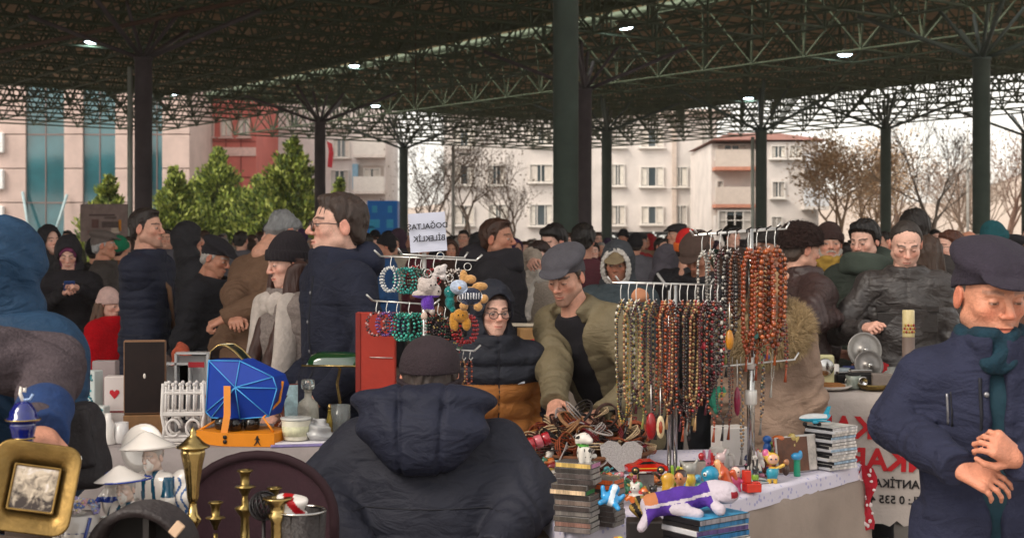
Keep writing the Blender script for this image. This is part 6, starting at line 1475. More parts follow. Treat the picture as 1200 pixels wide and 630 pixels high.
# lidded goblet
d = 3.02; root = empty("goblet", "tall shiny gold lidded goblet with fluted cup", "goblet", Vector((px_x(226, d), d, NZ + .001))); q = pz(500, d) - NZ
fl = lambda a, i: 1 + .06 * math.cos(a * 8)
m = MB(); m.lathe([(.052, 0), (.054, .008), (.04, .018), (.018, .04), (.012, .07), (.016, .1)], brass, 32); m.build("foot", root)
m = MB(); m.lathe([(.016, .1), (.021, .11), (.013, .125), (.008, .15), (.008, q * .47), (.016, q * .5), (.019, q * .52), (.011, q * .545), (.008, q * .6)], brass, 32); m.build("stem", root)
m = MB(); m.lathe([(.008, q * .6), (.012, q * .63), (.014, q * .7), (.02, q * .8), (.025, q * .86), (.024, q * .886)], brass, 40, wob=fl); m.build("cup", root)
m = MB(); m.lathe([(.03, q * .885), (.036, q * .893), (.035, q * .9), (.024, q * .915), (.018, q * .93), (.012, q * .945), (.006, q * .955), (.008, q * .97), (.004, q * .985), (.001, q)], brass, 32); m.build("lid", root)
# candelabra
def holder(m, c, s, mt):
    m.lathe([(.006 * s, -.03 * s), (.008 * s, -.02 * s), (.018 * s, .0), (.026 * s, .002 * s), (.027 * s, .006 * s), (.012 * s, .008 * s), (.012 * s, .03 * s), (.015 * s, .042 * s), (.02 * s, .046 * s), (.02 * s, .05 * s), (.012 * s, .05 * s), (.011 * s, .03 * s)], mt, 18, c, wob=lambda a, i: 1 + (.1 * math.cos(a * 7) if i in (3, 4, 8, 9) else 0))
d = 3.0; root = empty("candelabrum", "aged brass three arm candelabrum with petal drip pans", "candelabrum", Vector((px_x(287, d), d, NZ + .001))); q = pz(550, d) - NZ
m = MB(); m.lathe([(.06, 0), (.062, .006), (.03, .02), (.012, .04)], brass_old, 26); m.build("base", root)
m = MB(); m.lathe([(.012, .04), (.008, .07), (.02, .085), (.022, .09), (.008, .1), (.009, .14), (.016, .15), (.024, .155), (.01, .165), (.009, q - .1), (.019, q - .085), (.021, q - .08), (.008, q - .075), (.006, q - .05)], brass_old, 20, wob=lambda a, i: 1 + (.1 * math.cos(a * 7) if i in (2, 3, 7, 10, 11) else 0)); m.build("stem", root)
m = MB(); holder(m, (0, 0, q - .04), .78, brass_old); m.build("candle_cup", root)
for sx_, zc, xx in ((-1, q - .105, .062), (1, q - .075, .062)):
    m = MB(); m.tube([(0, 0, .07), (sx_ * .02, 0, .05), (sx_ * .045, 0, .06), (sx_ * xx, 0, .1), (sx_ * xx, 0, zc - .03)], .005, brass_old, 8); m.build("arm", root)
    m = MB(); holder(m, (sx_ * xx, 0, zc), .74, brass_old); m.build("candle_cup", root)
d = 2.92; q = pz(583, d) - NZ; bottle(Vector((px_x(325, d), d, NZ + .001)), [(.034, 0), (.036, .006), (.02, .014), (.014, .03), (.02, .045), (.02, .052), (.012, .06), (.013, q - .05), (.02, q - .035), (.014, q - .03), (.016, q - .015), (.03, q - .003), (.03, q), (.014, q), (.012, q - .03)], brass, "short brass candlestick with a wide flared rim", "candlestick", "candlestick", None, 26)
m = MB(); m.tube([(-.03, 0, 0), (.03, 0, .06)], [.012, .009], brass, 14); m.tube([(.028, 0, .058), (.036, 0, .066)], [.013, .013], brass, 14); thing_mesh(m, "pestle", "slanting brass pestle leaning before the short candlestick", "pestle", P(308, 622, 2.86)); m = MB(); m.lathe([(.02, 0), (.035, .01), (.04, .06), (.044, .075), (.036, .074), (.03, .015)], brass_old, 22); thing_mesh(m, "mortar", "dark brass mortar under the slanting pestle", "mortar", Vector((px_x(300, 2.86), 2.86, NZ + .001)))
bpy.data.objects["pestle"].location.z = NZ + .085
# net bag with a red and white packet
d = 2.95; loc = Vector((px_x(352, d), d, NZ + .001)); q = pz(598, d) - NZ
m = MB(); m.lathe([(.03, 0), (.04, .005), (.052, q), (.05, q), (.036, .01)], mat('#26201f', .5, var=.5, scale=60, bump=.6, bscale=110), 24, wob=lambda a, i: 1 + .05 * math.sin(a * 5 + i)); o = thing_mesh(m, "bucket", "black lacy bucket holding wrapped sweets, by the keeper's elbow", "bucket", loc)
m = MB(); m.torus((0, 0, q), .052, .003, chrome, None, 24, 5); m.build("rim", o)
solid("sweet_packet", DISP(ell((0, 0, 0), (.034, .025, .03)), lambda p: .006 * fold(p, 150, 1.)), .003, [mat('#d8d2cc', .3, var=.1), mat('#b01a22', .3, var=.1)], None, paint=lambda p: (np.sin(p[:, 0] * 130 + p[:, 2] * 90) > .35).astype(int), loc=loc + Vector((-.018, -.01, q + .008))); tag(bpy.data.objects["sweet_packet"], "white wrapped packet with red stripes in the black lacy bucket", "packet")
m = MB(); mt = mat('#1d1a1c', .4, var=.2)
for i in range(14): m.torus((0, 0, .0), .03 - .0005 * i, .0018, mt, Matrix.Rotation(R(25 * i), 3, 'Z') @ Matrix.Rotation(R(70), 3, 'X'), 18, 4)
thing_mesh(m, "wire_ball", "dark wire ball hanging between brass candle holders", "ornament", P(309, 592, 2.95))
m = MB(); m.lathe([(.012, 0), (.014, .002), (.004, .01), (.004, pz(592, 2.95) - NZ - .03)], mt, 12); m.build("stand", bpy.data.objects["wire_ball"], (0, 0, NZ + .001 - pz(592, 2.95)))
# burgundy velvet chair back
d = 3.75; root = empty("chair", "burgundy upholstered chair with a wide rounded back", "chair", Vector((px_x(302, d), d, 0)), R(8)); vel = mat('#361822', .9, var=.2, scale=14, bump=.3, bscale=80, sheen=.4); q = pz(531, d)
arc = [(-.2, q - .26)] + [(-.2 * math.cos(math.pi * i / 16), q - .17 + .17 * math.sin(math.pi * i / 16)) for i in range(17)] + [(.2, q - .26), (.16, .5), (-.16, .5)]
m = MB(); m.prism(arc, -.03, .03, vel, lambda v: Vector((v.x, v.z, v.y)), False); m.build("backrest", root)
m = MB(); m.tube([Vector((x, -.028, z)) for x, z in arc[:19]], .013, mat('#2a1219', .8, var=.2), 8); m.build("piping", root)
m = MB(); m.box((0, -.22, .45), (.44, .46, .09), vel, bev=.03); m.build("seat", root)
for sx_ in (-1, 1):
    for sy_ in (-.02, -.42): m = MB(); m.tube([(sx_ * .18, sy_, .41), (sx_ * .2, sy_, 0)], [.02, .014], mat('#2a1d16', .5), 8); m.build("leg", root)
# shoulder bag
root = empty("shoulder_bag", "black soft shoulder bag with a small metal badge, beside the tweed sleeve", "bag", P(86, 524, 3.42))
bgm = mat('#231f22', .7, var=.2, scale=14, bump=.35, bscale=100)
solid("bag_body", DISP(rbox((0, 0, 0), (.075, .05, .1), .025), lambda p: .004 * wob(p, 40, 1.) + .003 * fold(p, 60, 1.)), .005, bgm, root)
solid("flap", DISP(rbox((0, -.048, .02), (.07, .014, .07), .012), lambda p: .003 * wob(p, 45, 2.)), .004, bgm, root)
m = MB(); m.box((.035, -.066, -.022), (.022, .004, .012), chrome, bev=.002); m.build("badge", root)
m = MB(); m.tube([(-.06, 0, .09), (-.08, .02, .16), (-.12, .05, .2)], .012, bgm, 6); m.build("strap", root); root.rotation_euler = (0, R(-10), R(-6))
# ================================================================ middle and right stalls
TZ = .79
poly = [(.16, 3.98), (.62, 4.42), (1.27, 5.2), (.88, 5.56), (.02, 5.5), (.02, 4.75)]
table_under("trestle table of the bead stall under a white printed cloth", poly, TZ - .004)
wc = bpy.data.materials.new("printed_cloth"); wc.use_nodes = True; n_ = wc.node_tree; b_ = n_.nodes["Principled BSDF"]; b_.inputs['Roughness'].default_value = .85
tc = n_.nodes.new("ShaderNodeTexCoord"); vo = n_.nodes.new("ShaderNodeTexVoronoi"); vo.inputs['Scale'].default_value = 42; cr = n_.nodes.new("ShaderNodeValToRGB"); cr.color_ramp.elements[0].position = .16; cr.color_ramp.elements[1].position = .3; cr.color_ramp.elements[0].color = lin('#9d9bc0'); cr.color_ramp.elements[1].color = lin('#c9c3d0')
n_.links.new(tc.outputs['Object'], vo.inputs['Vector']); n_.links.new(vo.outputs[0], cr.inputs[0]); n_.links.new(cr.outputs[0], b_.inputs['Base Color'])
cloth_over("tablecloth", "white cloth printed with lilac specks on the bead stall table", poly, TZ, .05, wc, .004, 40, 1.)
cloth_over("table_skirt", "plain taupe skirt of cloth hanging below the lilac specked tablecloth", [(x * .985 + .01, y * .985 + .07) for x, y in poly], TZ - .012, .7, cloth_m('#94867c'), .055, 15, 3., "cloth")
def on(px, py, d): return P(px, py, d)
def tb(px, d, z=TZ): return Vector(((px - 600) * d / F, d, z + .003))
# red patterned cloth hanging at the corner
rp = mat('#a31226', .8, var=.1); m = MB(); g = []
for i in range(9):
    t = i / 8; g.append([Vector((-.05 + .1 * j / 6 + .012 * math.sin(t * 9 + j), .02 * math.sin(j * 1.7 + t * 4) - .02, -t * .23 - .012 * math.sin(j))) for j in range(7)])
m.sheet(g, rp); o = thing_mesh(m, "patterned_cloth", "bright red cloth with white flowers hanging off the table corner", "cloth", Vector((1.265, 5.2, TZ - .015)))
m = MB(); r_ = random.Random(8)
for i in range(46):
    i0, j0 = r_.uniform(0, 7.9), r_.uniform(.2, 5.8); a = g[int(i0)][int(j0)].lerp(g[int(i0) + 1][int(j0) + 1], r_.random()); m.ball(a + Vector((0, -.004, 0)), (r_.uniform(.004, .009), .002, r_.uniform(.004, .009)), mat('#d8c8c8', .8), 6)
m.build("flower_print", o)
# ---- chrome necklace stand
ST = Vector(((787 - 600) * 4.75 / F, 4.75, 0)); ST2 = Vector(((880 - 600) * 4.85 / F, 4.85, 0))
def zz(py, d): return EYE - (py - HOR) * d / F
root = empty("necklace_stand", "tall chrome stand with two hook bars carrying most of the bead strands", "display stand", (ST2.x, ST2.y, TZ))
m = MB(); m.tube([(0, 0, 0), (0, 0, zz(398, 4.85) - TZ)], .0135, chrome, 14); m.tube([(0, 0, zz(398, 4.85) - TZ), (0, 0, zz(268, 4.85) - TZ)], .009, chrome, 12); m.build("pole", root)
m = MB(); m.lathe([(.09, 0), (.09, .006), (.02, .012), (.016, .03)], chrome, 24); m.build("base", root)
m = MB(); m.lathe([(.019, -.025), (.021, -.02), (.021, .02), (.019, .025)], mat('#d8d4cf', .3, .2), 18, (0, 0, zz(465, 4.85) - TZ)); m.lathe([(.018, -.02), (.018, .02)], mat('#d8d4cf', .3, .2), 18, (0, 0, zz(425, 4.85) - TZ)); m.build("clamp", root)
def bar(root, p0, p1, nm="hook_bar", r=.0035):
    m = MB(); m.tube([p0, p1], r, wirem, 6); d_ = (p1 - p0).normalized(); s_ = Vector((d_.y, -d_.x, 0)) * .035
    m.tube([p0 + s_ * .2, p0 - d_ * .02 + s_ * .6 + Vector((0, 0, .02))], r, wirem, 6); m.tube([p1 - s_ * .2, p1 + d_ * .02 - s_ * .6 + Vector((0, 0, .02))], r, wirem, 6)
    m.build(nm, root)
up0, up1 = P(812, 276, 4.8) - root.location, P(922, 268, 4.9) - root.location; bar(root, up0, up1); bar(root, up0 + Vector((.02, .05, .004)), up1 + Vector((-.02, .05, .004)))
mid0, mid1 = P(826, 431, 4.8) - root.location, P(932, 421, 4.86) - root.location; bar(root, mid0, mid1)
m = MB()
for i in range(9):
    px = 818 + i * 11.5; q = P(px, 277 - (px - 818) * .07, 4.82) - root.location; m.tube([q + Vector((0, 0, .0)), q + Vector((-.006, -.03, .01)), q + Vector((.004, -.06, .018))], .0028, mat('#2a2626', .4, .5), 5)
m.build("prong", root)
root2 = empty("necklace_stand", "lower chrome stand whose single bar holds striped and amber bead strands", "display stand", (ST.x, ST.y, TZ))
m = MB(); m.tube([(-.008, 0, 0), (-.008, 0, zz(340, 4.75) - TZ)], .0075, chrome, 12); m.tube([(.012, .0, 0), (.012, 0, zz(334, 4.75) - TZ)], .0075, chrome, 12); m.build("pole", root2)
m = MB(); m.lathe([(.08, 0), (.08, .006), (.02, .012)], chrome, 24); m.build("base", root2)
lo0, lo1 = P(716, 331, 4.7) - root2.location, P(846, 334, 4.8) - root2.location; bar(root2, lo0, lo1); bar(root2, lo0 + Vector((.03, .05, .0)), lo1 + Vector((-.03, .05, .0)))
# hooks
def hook(parent, p, L=.05):
    m = MB(); m.tube([p + Vector((0, 0, .005)), p + Vector((.004, -.008, .001)), p + Vector((0, -.01, -.02)), p + Vector((0, -.01, -L)), p + Vector((.006, -.012, -L - .008)), p + Vector((.012, -.014, -L + .002))], .0016, wirem, 5); m.build("hook", parent)
BM = {k: gloss(c, var=.25) for k, c in dict(white='#d6cfc2', black='#191415', cream='#ab9160', amber='#a04e1c', rust='#8e3c1c', dark='#3b1a16', red='#8e1420', wine='#4a1620', olive='#8d8a4a', silver='#a9a49c', brown='#6a3a20', gold='#b98a34', tan='#b08a5c', orange='#a84a1c', pink='#c98a8a', green='#2f5a44', grey='#6f6a66').items()}
lowset = [(727, 'black white', [('black white strand', ['black', 'white'], .0058, .30), ('slim brass yellow strand', ['olive', 'gold'], .004, .42)]),
          (736, '', [('chunky white strand', ['white', 'white', 'black'], .0062, .34), ('olive strand', ['olive', 'cream'], .0045, .30)]),
          (745, '', [('white shell strand', ['white'], .005, .27), ('dark olive strand', ['black', 'olive'], .005, .36)]),
          (757, '', [('pale green strand', ['olive', 'cream', 'cream'], .0052, .36), ('black cream strand', ['black', 'cream'], .005, .28)]),
          (765, '', [('cream strand', ['cream'], .0055, .33), ('wine strand', ['wine', 'black'], .005, .42)]),
          (776, '', [('burnt orange tube bead strand', ['orange', 'rust'], .0062, .36), ('rust red strand', ['rust'], .0055, .33)]),
          (785, '', [('bright amber strand', ['amber'], .0062, .35), ('orange brown strand', ['orange', 'dark'], .0055, .38)]),
          (796, '', [('dark maroon strand', ['wine', 'dark'], .0062, .36), ('black strand', ['black'], .006, .33)]),
          (805, '', [('brown black strand', ['brown', 'black'], .006, .36), ('cream brown strand', ['cream', 'brown'], .0055, .34)]),
          (814, '', [('pale cream ribbed strand', ['cream', 'tan'], .006, .34), ('dark red strand', ['red', 'dark'], .0055, .38)]),
          (823, '', [('deep rust strand', ['rust', 'dark'], .0062, .27), ('wine red strand', ['wine'], .006, .33)]),
          (832, '', [('black silver strand', ['black', 'black', 'silver'], .0072, .24), ('black maroon strand', ['black', 'wine'], .0066, .27)]),
          (840, '', [('large black bead strand with white caps', ['black', 'white', 'black'], .0076, .23), ('dark red black strand', ['dark', 'red'], .006, .25)])]
def hang(px, py, d, items, parent, where, dy=.0):
    q = P(px, py, d); hook(parent, q - parent.location)
    for j, (nm, cols, r, L) in enumerate(items):
        m = MB(); top = Vector((0, 0, 0)); bead_loop(m, top, L, .011 + .005 * (j % 3) + r, r, [BM[c] for c in cols], sway=random.uniform(-.03, .03), twist=random.uniform(-.5, .5), yspread=.008 + .004 * j, tail=3 if j % 2 == 0 else 0)
        o = thing_mesh(m, "bead_necklace", f"{nm} {where}"[:110], "necklace", q + Vector((.004 * j, -.014 - .008 * j + dy, -.052)))
extra_ = [('fine black seed strand', ['black', 'dark'], .0042, .4), ('tan wooden strand', ['tan', 'brown'], .005, .36), ('oxblood strand', ['wine', 'dark'], .0048, .31), ('dark copper strand', ['rust', 'black'], .005, .4)]
for i, (px, _, its) in enumerate(lowset):
    its = its + [extra_[i % 4]]; where_ = ['on the outer left hook', 'second', 'third', 'fourth', 'fifth', 'sixth', 'seventh', 'eighth', 'ninth', 'tenth', 'eleventh', 'twelfth', 'last'][i]
    hang(px, 332 + (px - 716) * .02, 4.72, its, root2, (where_ + " of the lower bar") if i == 0 else f"on the {where_} hook of the lower bar")
SP = [('silver grey strand', ['silver'], .005, .2), ('white silver strand', ['white', 'silver'], .005, .22)]
hang(822, 276, 4.82, [SP[0], ('silver black strand', ['silver', 'silver', 'black'], .005, .19)], root, "at the end of the top bar")
hang(832, 275, 4.82, [SP[1], ('smoky grey strand', ['grey'], .0055, .2)], root, "second hook of the top bar")
hang(843, 275, 4.82, [('matt black strand', ['black'], .006, .24), ('dark wine strand', ['dark', 'wine'], .006, .22)], root, "third hook of the top bar")
hang(852, 274, 4.82, [('black and white long strand', ['black', 'white', 'black'], .006, .36), ('charcoal strand', ['black', 'grey'], .006, .3)], root, "before the chrome pole, top bar")
hang(861, 274, 4.82, [('brown wooden strand', ['brown'], .0065, .22), ('dark brown strand', ['dark'], .0065, .24)], root, "just left of the chrome pole, top bar")
hang(876, 273, 4.80, [('reddish rosewood bead strand', ['rust', 'amber'], .0078, .33), ('shiny rust bead strand', ['rust'], .0075, .36), ('dark rosewood strand', ['brown', 'rust'], .0075, .3)], root, "in the first thick red brown bundle")
hang(886, 272, 4.84, [('copper brown strand', ['rust', 'brown'], .0075, .37), ('chestnut strand', ['brown'], .0075, .33), ('orange rosewood strand', ['amber', 'brown'], .0075, .31)], root, "in the second thick red brown bundle")
hang(897, 271, 4.80, [('largest glossy chestnut strand', ['rust', 'rust'], .0092, .29), ('large amber brown strand', ['amber', 'brown'], .009, .33)], root, "in the third thick red brown bundle")
hang(907, 271, 4.84, [('big copper bead strand', ['amber', 'rust'], .0092, .31), ('big mahogany bead strand', ['rust', 'dark'], .009, .35), ('mid brown strand', ['brown', 'amber'], .008, .28)], root, "in the outermost thick red brown bundle")
# fine strands and pendants lower down
for (px, py, d, nm, cols, r, L) in ((742, 400, 4.7, 'thin brass chain with small drops', ['gold', 'olive'], .003, .2), (768, 420, 4.72, 'thin wine seed bead strand', ['wine', 'pink'], .003, .19), (806, 400, 4.72, 'silver maroon seed bead strand', ['silver', 'wine'], .0032, .26), (818, 410, 4.74, 'brown seed bead strand', ['brown', 'black'], .0035, .22),
                                   (858, 428, 4.82, 'rust seed bead strand', ['rust', 'wine'], .0032, .2), (868, 428, 4.82, 'grey metal flower chain', ['grey', 'tan'], .005, .28), (895, 428, 4.83, 'dark flower chain with round medallions', ['grey', 'dark', 'tan'], .0042, .18), (908, 380, 4.85, 'slim silver dangling chain', ['silver'], .0024, .2), (920, 372, 4.85, 'spaced coral drop chain', ['rust', 'wine'], .005, .16), (893, 380, 4.84, 'green and red mixed chain', ['green', 'red', 'olive'], .004, .16)):
    q = P(px, py, d); m = MB(); bead_loop(m, Vector((0, 0, 0)), L, .006, r, [BM[c] for c in cols], gap=2.3, sway=random.uniform(-.05, .05), tail=2); m.tube([(0, 0, 0), (0, .0, .03)], .001, wirem, 4); thing_mesh(m, "bead_necklace", f"{nm} hanging low between the two chrome stands", "necklace", q)
# two round red / cream pendants by the poles, green knitted charm, ochre and crimson tassels
def pend(px, py, d, dims, c, label, nm="pendant"):
    m = MB(); m.ball((0, 0, 0), dims, mat(c, .3, var=.3, scale=60, coat=.4), 14); m.tube([(0, 0, dims[2]), (0, .004, dims[2] + .09)], .0018, wirem, 5); return thing_mesh(m, nm, label, "pendant", P(px, py, d))
pend(763, 499, 4.66, (.018, .012, .045), '#8a1016', "large oval deep red pendant by the lower chrome stand")
o = pend(774, 500, 4.65, (.014, .008, .038), '#c8b48c', "cream oval pendant with a dark red heart shape, next to the red one"); m = MB(); m.ball((0, -.008, .0), (.007, .003, .022), BM['rust'], 8); m.build("inlay", o)
pend(855, 398, 4.7, (.014, .01, .034), '#b0741c', "ochre tassel pendant below the black bead strands")
pend(864, 470, 4.8, (.012, .01, .05), '#7d1438', "crimson fringe tassel left of the thick chrome pole")
pend(850, 421, 4.74, (.006, .004, .02), '#6f6a2c', "slim olive leaf pendant on the middle bar")
pend(826, 405, 4.7, (.012, .01, .014), '#b33040', "pinkish red ball pendant above the middle bar")
pend(899, 418, 4.84, (.01, .008, .01), '#3c4f8c', "small blue ball pendant on the middle bar")
pend(885, 393, 4.8, (.012, .009, .013), '#4a8a84', "turquoise nugget pendant before the pink coat")
solid("knitted_charm", DISP(U(.01, ell((-.012, 0, -.01), (.018, .012, .035)), ell((.012, -.004, .01), (.018, .013, .02)), ell((0, 0, -.05), (.012, .01, .016))), lambda p: .003 * wob(p, 220)), .0028, [mat('#2f7d66', .9, var=.3, scale=60), mat('#b8a056', .6, var=.3)], None, paint=lambda p: ((p[:, 0] > .004) & (p[:, 2] < .008) & (p[:, 2] > -.03)).astype(int), loc=P(840, 462, 4.72)); tag(bpy.data.objects["knitted_charm"], "green knitted charm with a gold patch hanging under the middle bar", "charm")
m = MB(); m.tube([(0, 0, .03), (.0, 0, .11)], .0016, wirem, 5); m.build("loop", bpy.data.objects["knitted_charm"])
solid("suede_pouch", DISP(ell((0, 0, 0), (.03, .018, .025)), lambda p: .003 * wob(p, 70)), .004, mat('#b57c5c', .8, var=.2), None, loc=P(750, 346, 4.8)); tag(bpy.data.objects["suede_pouch"], "small tan suede pouch clipped on the lower bar behind the strands", "pouch")
# ---- bracelet rack
RD = 4.85; RX = px_x(497, RD)
root = empty("bracelet_rack", "white wire bracelet rack with three tiers standing behind the seated keeper", "display stand", (RX, RD, TZ))
rl = root.location
m = MB(); m.tube([(0, 0, 0), (0, 0, zz(296, RD) - TZ)], .008, wirem, 8); m.build("pole", root)
m = MB(); m.lathe([(.1, 0), (.1, .006), (.01, .012)], wirem, 22); m.build("base", root)
bar(root, P(446, 300, RD) - rl, P(558, 305, RD) - rl); bar(root, P(437, 352, RD) - rl, P(508, 357, RD) - rl); bar(root, P(526, 409, RD) - rl, P(556, 411, RD) - rl); bar(root, P(470, 298, RD - .05) - rl, P(545, 302, RD + .06) - rl)
def hangrings(px, py, d, n, R1, r, cols, label, grp, cat="bracelet", spread=.012, sy=1.25):
    cs = [gloss(c, var=.3) for c in cols]; hook(root, P(px, py, d) - rl, .03); proto = None
    for i in range(n):
        rot = Matrix.Rotation(R(random.uniform(50, 80) + (i - n / 2) * 6), 3, 'Z') @ Matrix.Rotation(R(90 + random.uniform(-8, 8)), 3, 'X')
        loc = P(px, py, d) + Vector(((i - (n - 1) / 2) * spread, -.012 + .004 * i, -.035 - R1 * sy))
        if proto is None: m = MB(); bead_ring(m, (0, 0, 0), R1, r, cs, Matrix.Rotation(R(90), 3, 'X'), sy=sy); proto = o = thing_mesh(m, "bracelet", label, cat, loc, None, grp)
        else: o = proto.copy(); COL.objects.link(o); o.location = loc
        o.rotation_euler = (R(random.uniform(-8, 8)), R(random.uniform(-6, 6)), R((i - (n - 1) / 2) * 14 + random.uniform(-20, 20)))
hangrings(458, 301, RD, 4, .033, .0042, ['#cfd0cf', '#b8babb'], "white clear bead bracelet on the end hook of the top tier", "white bracelets on the top tier", spread=.005)
hangrings(479, 302, RD, 4, .034, .005, ['#147a72', '#1c9086'], "turquoise bead bracelet on the top tier", "turquoise bracelets on the top tier", spread=.012)
hangrings(493, 303, RD, 4, .032, .0045, ['#2a4a40', '#1c3028', '#5a6a5a'], "mottled dark green bead bracelet on the top tier", "dark green bracelets on the top tier", spread=.01)
hangrings(508, 303, RD, 2, .022, .004, ['#a01c24'], "red bead bracelet half hidden behind the plush toys", "red bracelets behind the plush toys")
hangrings(487, 300, RD + .03, 2, .02, .005, ['#a3121c'], "small bright red bead bracelet behind the sign post", "bright red bracelets behind the post")
hangrings(534, 304, RD, 3, .026, .004, ['#9a8f88', '#c8bdb4'], "pale stone bead bracelet above the striped plush", "pale stone bracelets above the striped plush")
hangrings(441, 354, RD, 2, .031, .0048, ['#3a1a1c', '#b88a86', '#5a2226'], "dark red and pink bead bracelet on the second tier", "red pink bracelets on the second tier", spread=.006)
hangrings(453, 354, RD, 3, .031, .0045, ['#4a2a6a', '#7a4f96'], "purple bead bracelet on the second tier", "purple bracelets on the second tier", spread=.007)
hangrings(465, 355, RD, 3, .03, .0045, ['#1a2c4a', '#26405e'], "navy bead bracelet on the second tier", "navy bracelets on the second tier", spread=.008)
hangrings(479, 355, RD - .02, 5, .036, .0052, ['#128a76', '#3fb09c', '#0c6a5c'], "glossy jade bead bracelet on the second tier", "jade bracelets on the second tier", spread=.014)
for k, cs in enumerate((['#1c1a1a', '#8a3a2a', '#2a4a3a'], ['#2c1c1a', '#a08a50', '#3a1f2a'], ['#1a1a20', '#4a6a4a', '#8a2a2a'])):
    hangrings(513 + k * 8, 356 + k * 5, RD - .02, 3, .036, .0036, cs, ["dark mixed chip bead bracelet nearest the plush with the purple shirt", "black and gold chip bead bracelet below the plush toys", "black red chip bead bracelet beside the red bracelets"][k], f"mixed chip bracelets {['one', 'two', 'three'][k]}", spread=.008, sy=1.5)
hangrings(546, 357, RD - .03, 4, .037, .0058, ['#8a0d16', '#a8141e'], "thick crimson bead bracelet above the boy's shoulder", "crimson bracelets at the rack end", spread=.007)
for i, px in enumerate((534, 542, 550)):
    q = P(px, 412, RD); hook(root, q - rl, .02); m = MB(); bead_loop(m, Vector((0, 0, 0)), .085, .008, .0042, [BM[c] for c in (['rust', 'brown'], ['brown', 'tan'], ['wine', 'rust'])[i]]); thing_mesh(m, "bead_necklace", ["short rust bead string on the lowest tier", "short tan bead string in the middle of the lowest tier", "short wine bead string on the lowest tier's end"][i], "bead string", q + Vector((0, -.012, -.025)))
# paper sign clipped on the rack
root3 = empty("paper_sign", "white paper sign with mirrored handwriting clipped above the bracelet rack", "sign", P(501, 272, RD - .02), R(-6)); root3.rotation_euler = (0, R(-4), R(6))
m = MB(); g = [[Vector((-.062 + .125 * i / 6, .004 * math.sin(i * 1.1 + j * .6), -.066 + .132 * j / 6)) for j in range(7)] for i in range(7)]; m.sheet(list(reversed(g)), mat('#c3c6d6', .8, var=.06)); m.build("paper", root3)
ink = mat('#1b1a24', .6, var=0)
text_mesh("DOĞALTAŞ", .026, ink, "lettering", root3, (0, -.008, .02), (R(90), 0, 0), True, .0005, .0004); text_mesh("BİLEKLİK", .026, ink, "lettering", root3, (.004, -.008, -.022), (R(90), 0, 0), True, .0005, .0004)
m = MB(); m.tube([P(490, 300, RD) - root3.location, P(492, 262, RD) - root3.location + Vector((0, .03, 0))], .003, wirem, 6); m.build("wire_clip", root3)
# plush key rings
def plush(px, py, d, s, c, label, limbs, rz=0., face=None, paint=None, extra=None):
    f = U(.004 * s, *[ell(tuple(x * s for x in c_), tuple(x * s for x in r_)) for c_, r_ in limbs]); mts = [mat(x, .95, var=.25, scale=50, bump=.6, bscale=160, sheen=.3) for x in c]
    o = solid("plush_toy", DISP(f, lambda p: .0012 * wob(p, 300)), .0026, mts, None, paint=paint, loc=P(px, py, d), rot=(0, 0, R(rz))); tag(o, label, "plush toy"); m = MB()
    for e in (face or []): m.ball(tuple(x * s for x in e[0]), e[1] * s, mat(e[2], .25), 8)
    if face: m.build("face", o)
    m = MB(); m.torus((0, 0, .08 * s), .012, .0014, wirem, Matrix.Rotation(R(90), 3, 'X'), 16, 5); m.build("key_ring", o); return o
plush(501, 348, 4.72, 1.0, ['#b9aca6', '#5d2fa0', '#c9b0a0'], "off white plush key ring with purple shirt and dangling legs", [((0, 0, .035), (.034, .03, .028)), ((.026, -.005, .02), (.02, .018, .022)), ((-.022, 0, .01), (.03, .02, .014)), ((0, 0, -.02), (.022, .02, .03)), ((-.012, -.008, -.062), (.011, .011, .014)), ((.014, -.006, -.045), (.01, .01, .014)), ((-.02, .0, .055), (.012, .008, .012)), ((.02, 0, .058), (.012, .008, .012))], 10,
      [((.034, -.02, .02), .004, '#2a1c1c'), ((.008, -.03, .04), .003, '#151515'), ((.024, -.026, .042), .003, '#151515')], lambda p: np.where((p[:, 2] < .006) & (p[:, 2] > -.04), 1, np.where(p[:, 2] < -.05, 2, 0)))
plush(548, 345, 4.7, 1.15, ['#b98a52', '#1a2238', '#a9b6cc', '#d0d0d4'], "tan eared plush key ring in a navy striped vest", [((.008, 0, -.004), (.034, .026, .027)), ((-.026, -.004, .022), (.025, .023, .021)), ((-.012, .004, .052), (.012, .009, .02)), ((.008, .004, .044), (.017, .012, .013)), ((.036, -.004, .024), (.022, .012, .012)), ((.046, -.006, -.012), (.014, .013, .013)), ((-.01, -.016, -.032), (.013, .013, .013)), ((.03, -.014, -.034), (.013, .012, .013))], 0,
      [((-.034, -.02, .028), .0035, '#151515'), ((-.022, -.024, .02), .006, '#c98a2c')], lambda p: np.where((((p[:, 0] + .03) / .031) ** 2 + ((p[:, 2] - .025) / .024) ** 2 < 1), 2, np.where((((p[:, 0] - .009) / .04) ** 2 + ((p[:, 2] + .005) / .029) ** 2 < 1), np.where((np.sin(p[:, 0] * 700) > .3) & (np.abs(p[:, 2] + .004) < .01) & (p[:, 1] < 0), 3, 1), 0)).astype(int))
plush(540, 376, 4.73, .95, ['#b9802a', '#c98f3c'], "ochre plush key ring hanging under the striped one", [((0, 0, .02), (.028, .024, .024)), ((.02, 0, -.01), (.016, .014, .024)), ((-.02, 0, -.012), (.012, .012, .024)), ((-.03, 0, .0), (.01, .01, .03))], 0, [((-.008, -.024, .022), .003, '#151515'), ((.008, -.024, .022), .003, '#151515')])
plush(527, 348, 4.74, .8, ['#0f7a78', '#17908c'], "small teal plush key ring squeezed between the two bigger plush toys", [((0, 0, .02), (.024, .02, .026)), ((0, 0, -.02), (.02, .018, .03)), ((.012, 0, -.05), (.012, .012, .016))], 0, [((-.006, -.02, .026), .003, '#eeeeee')])
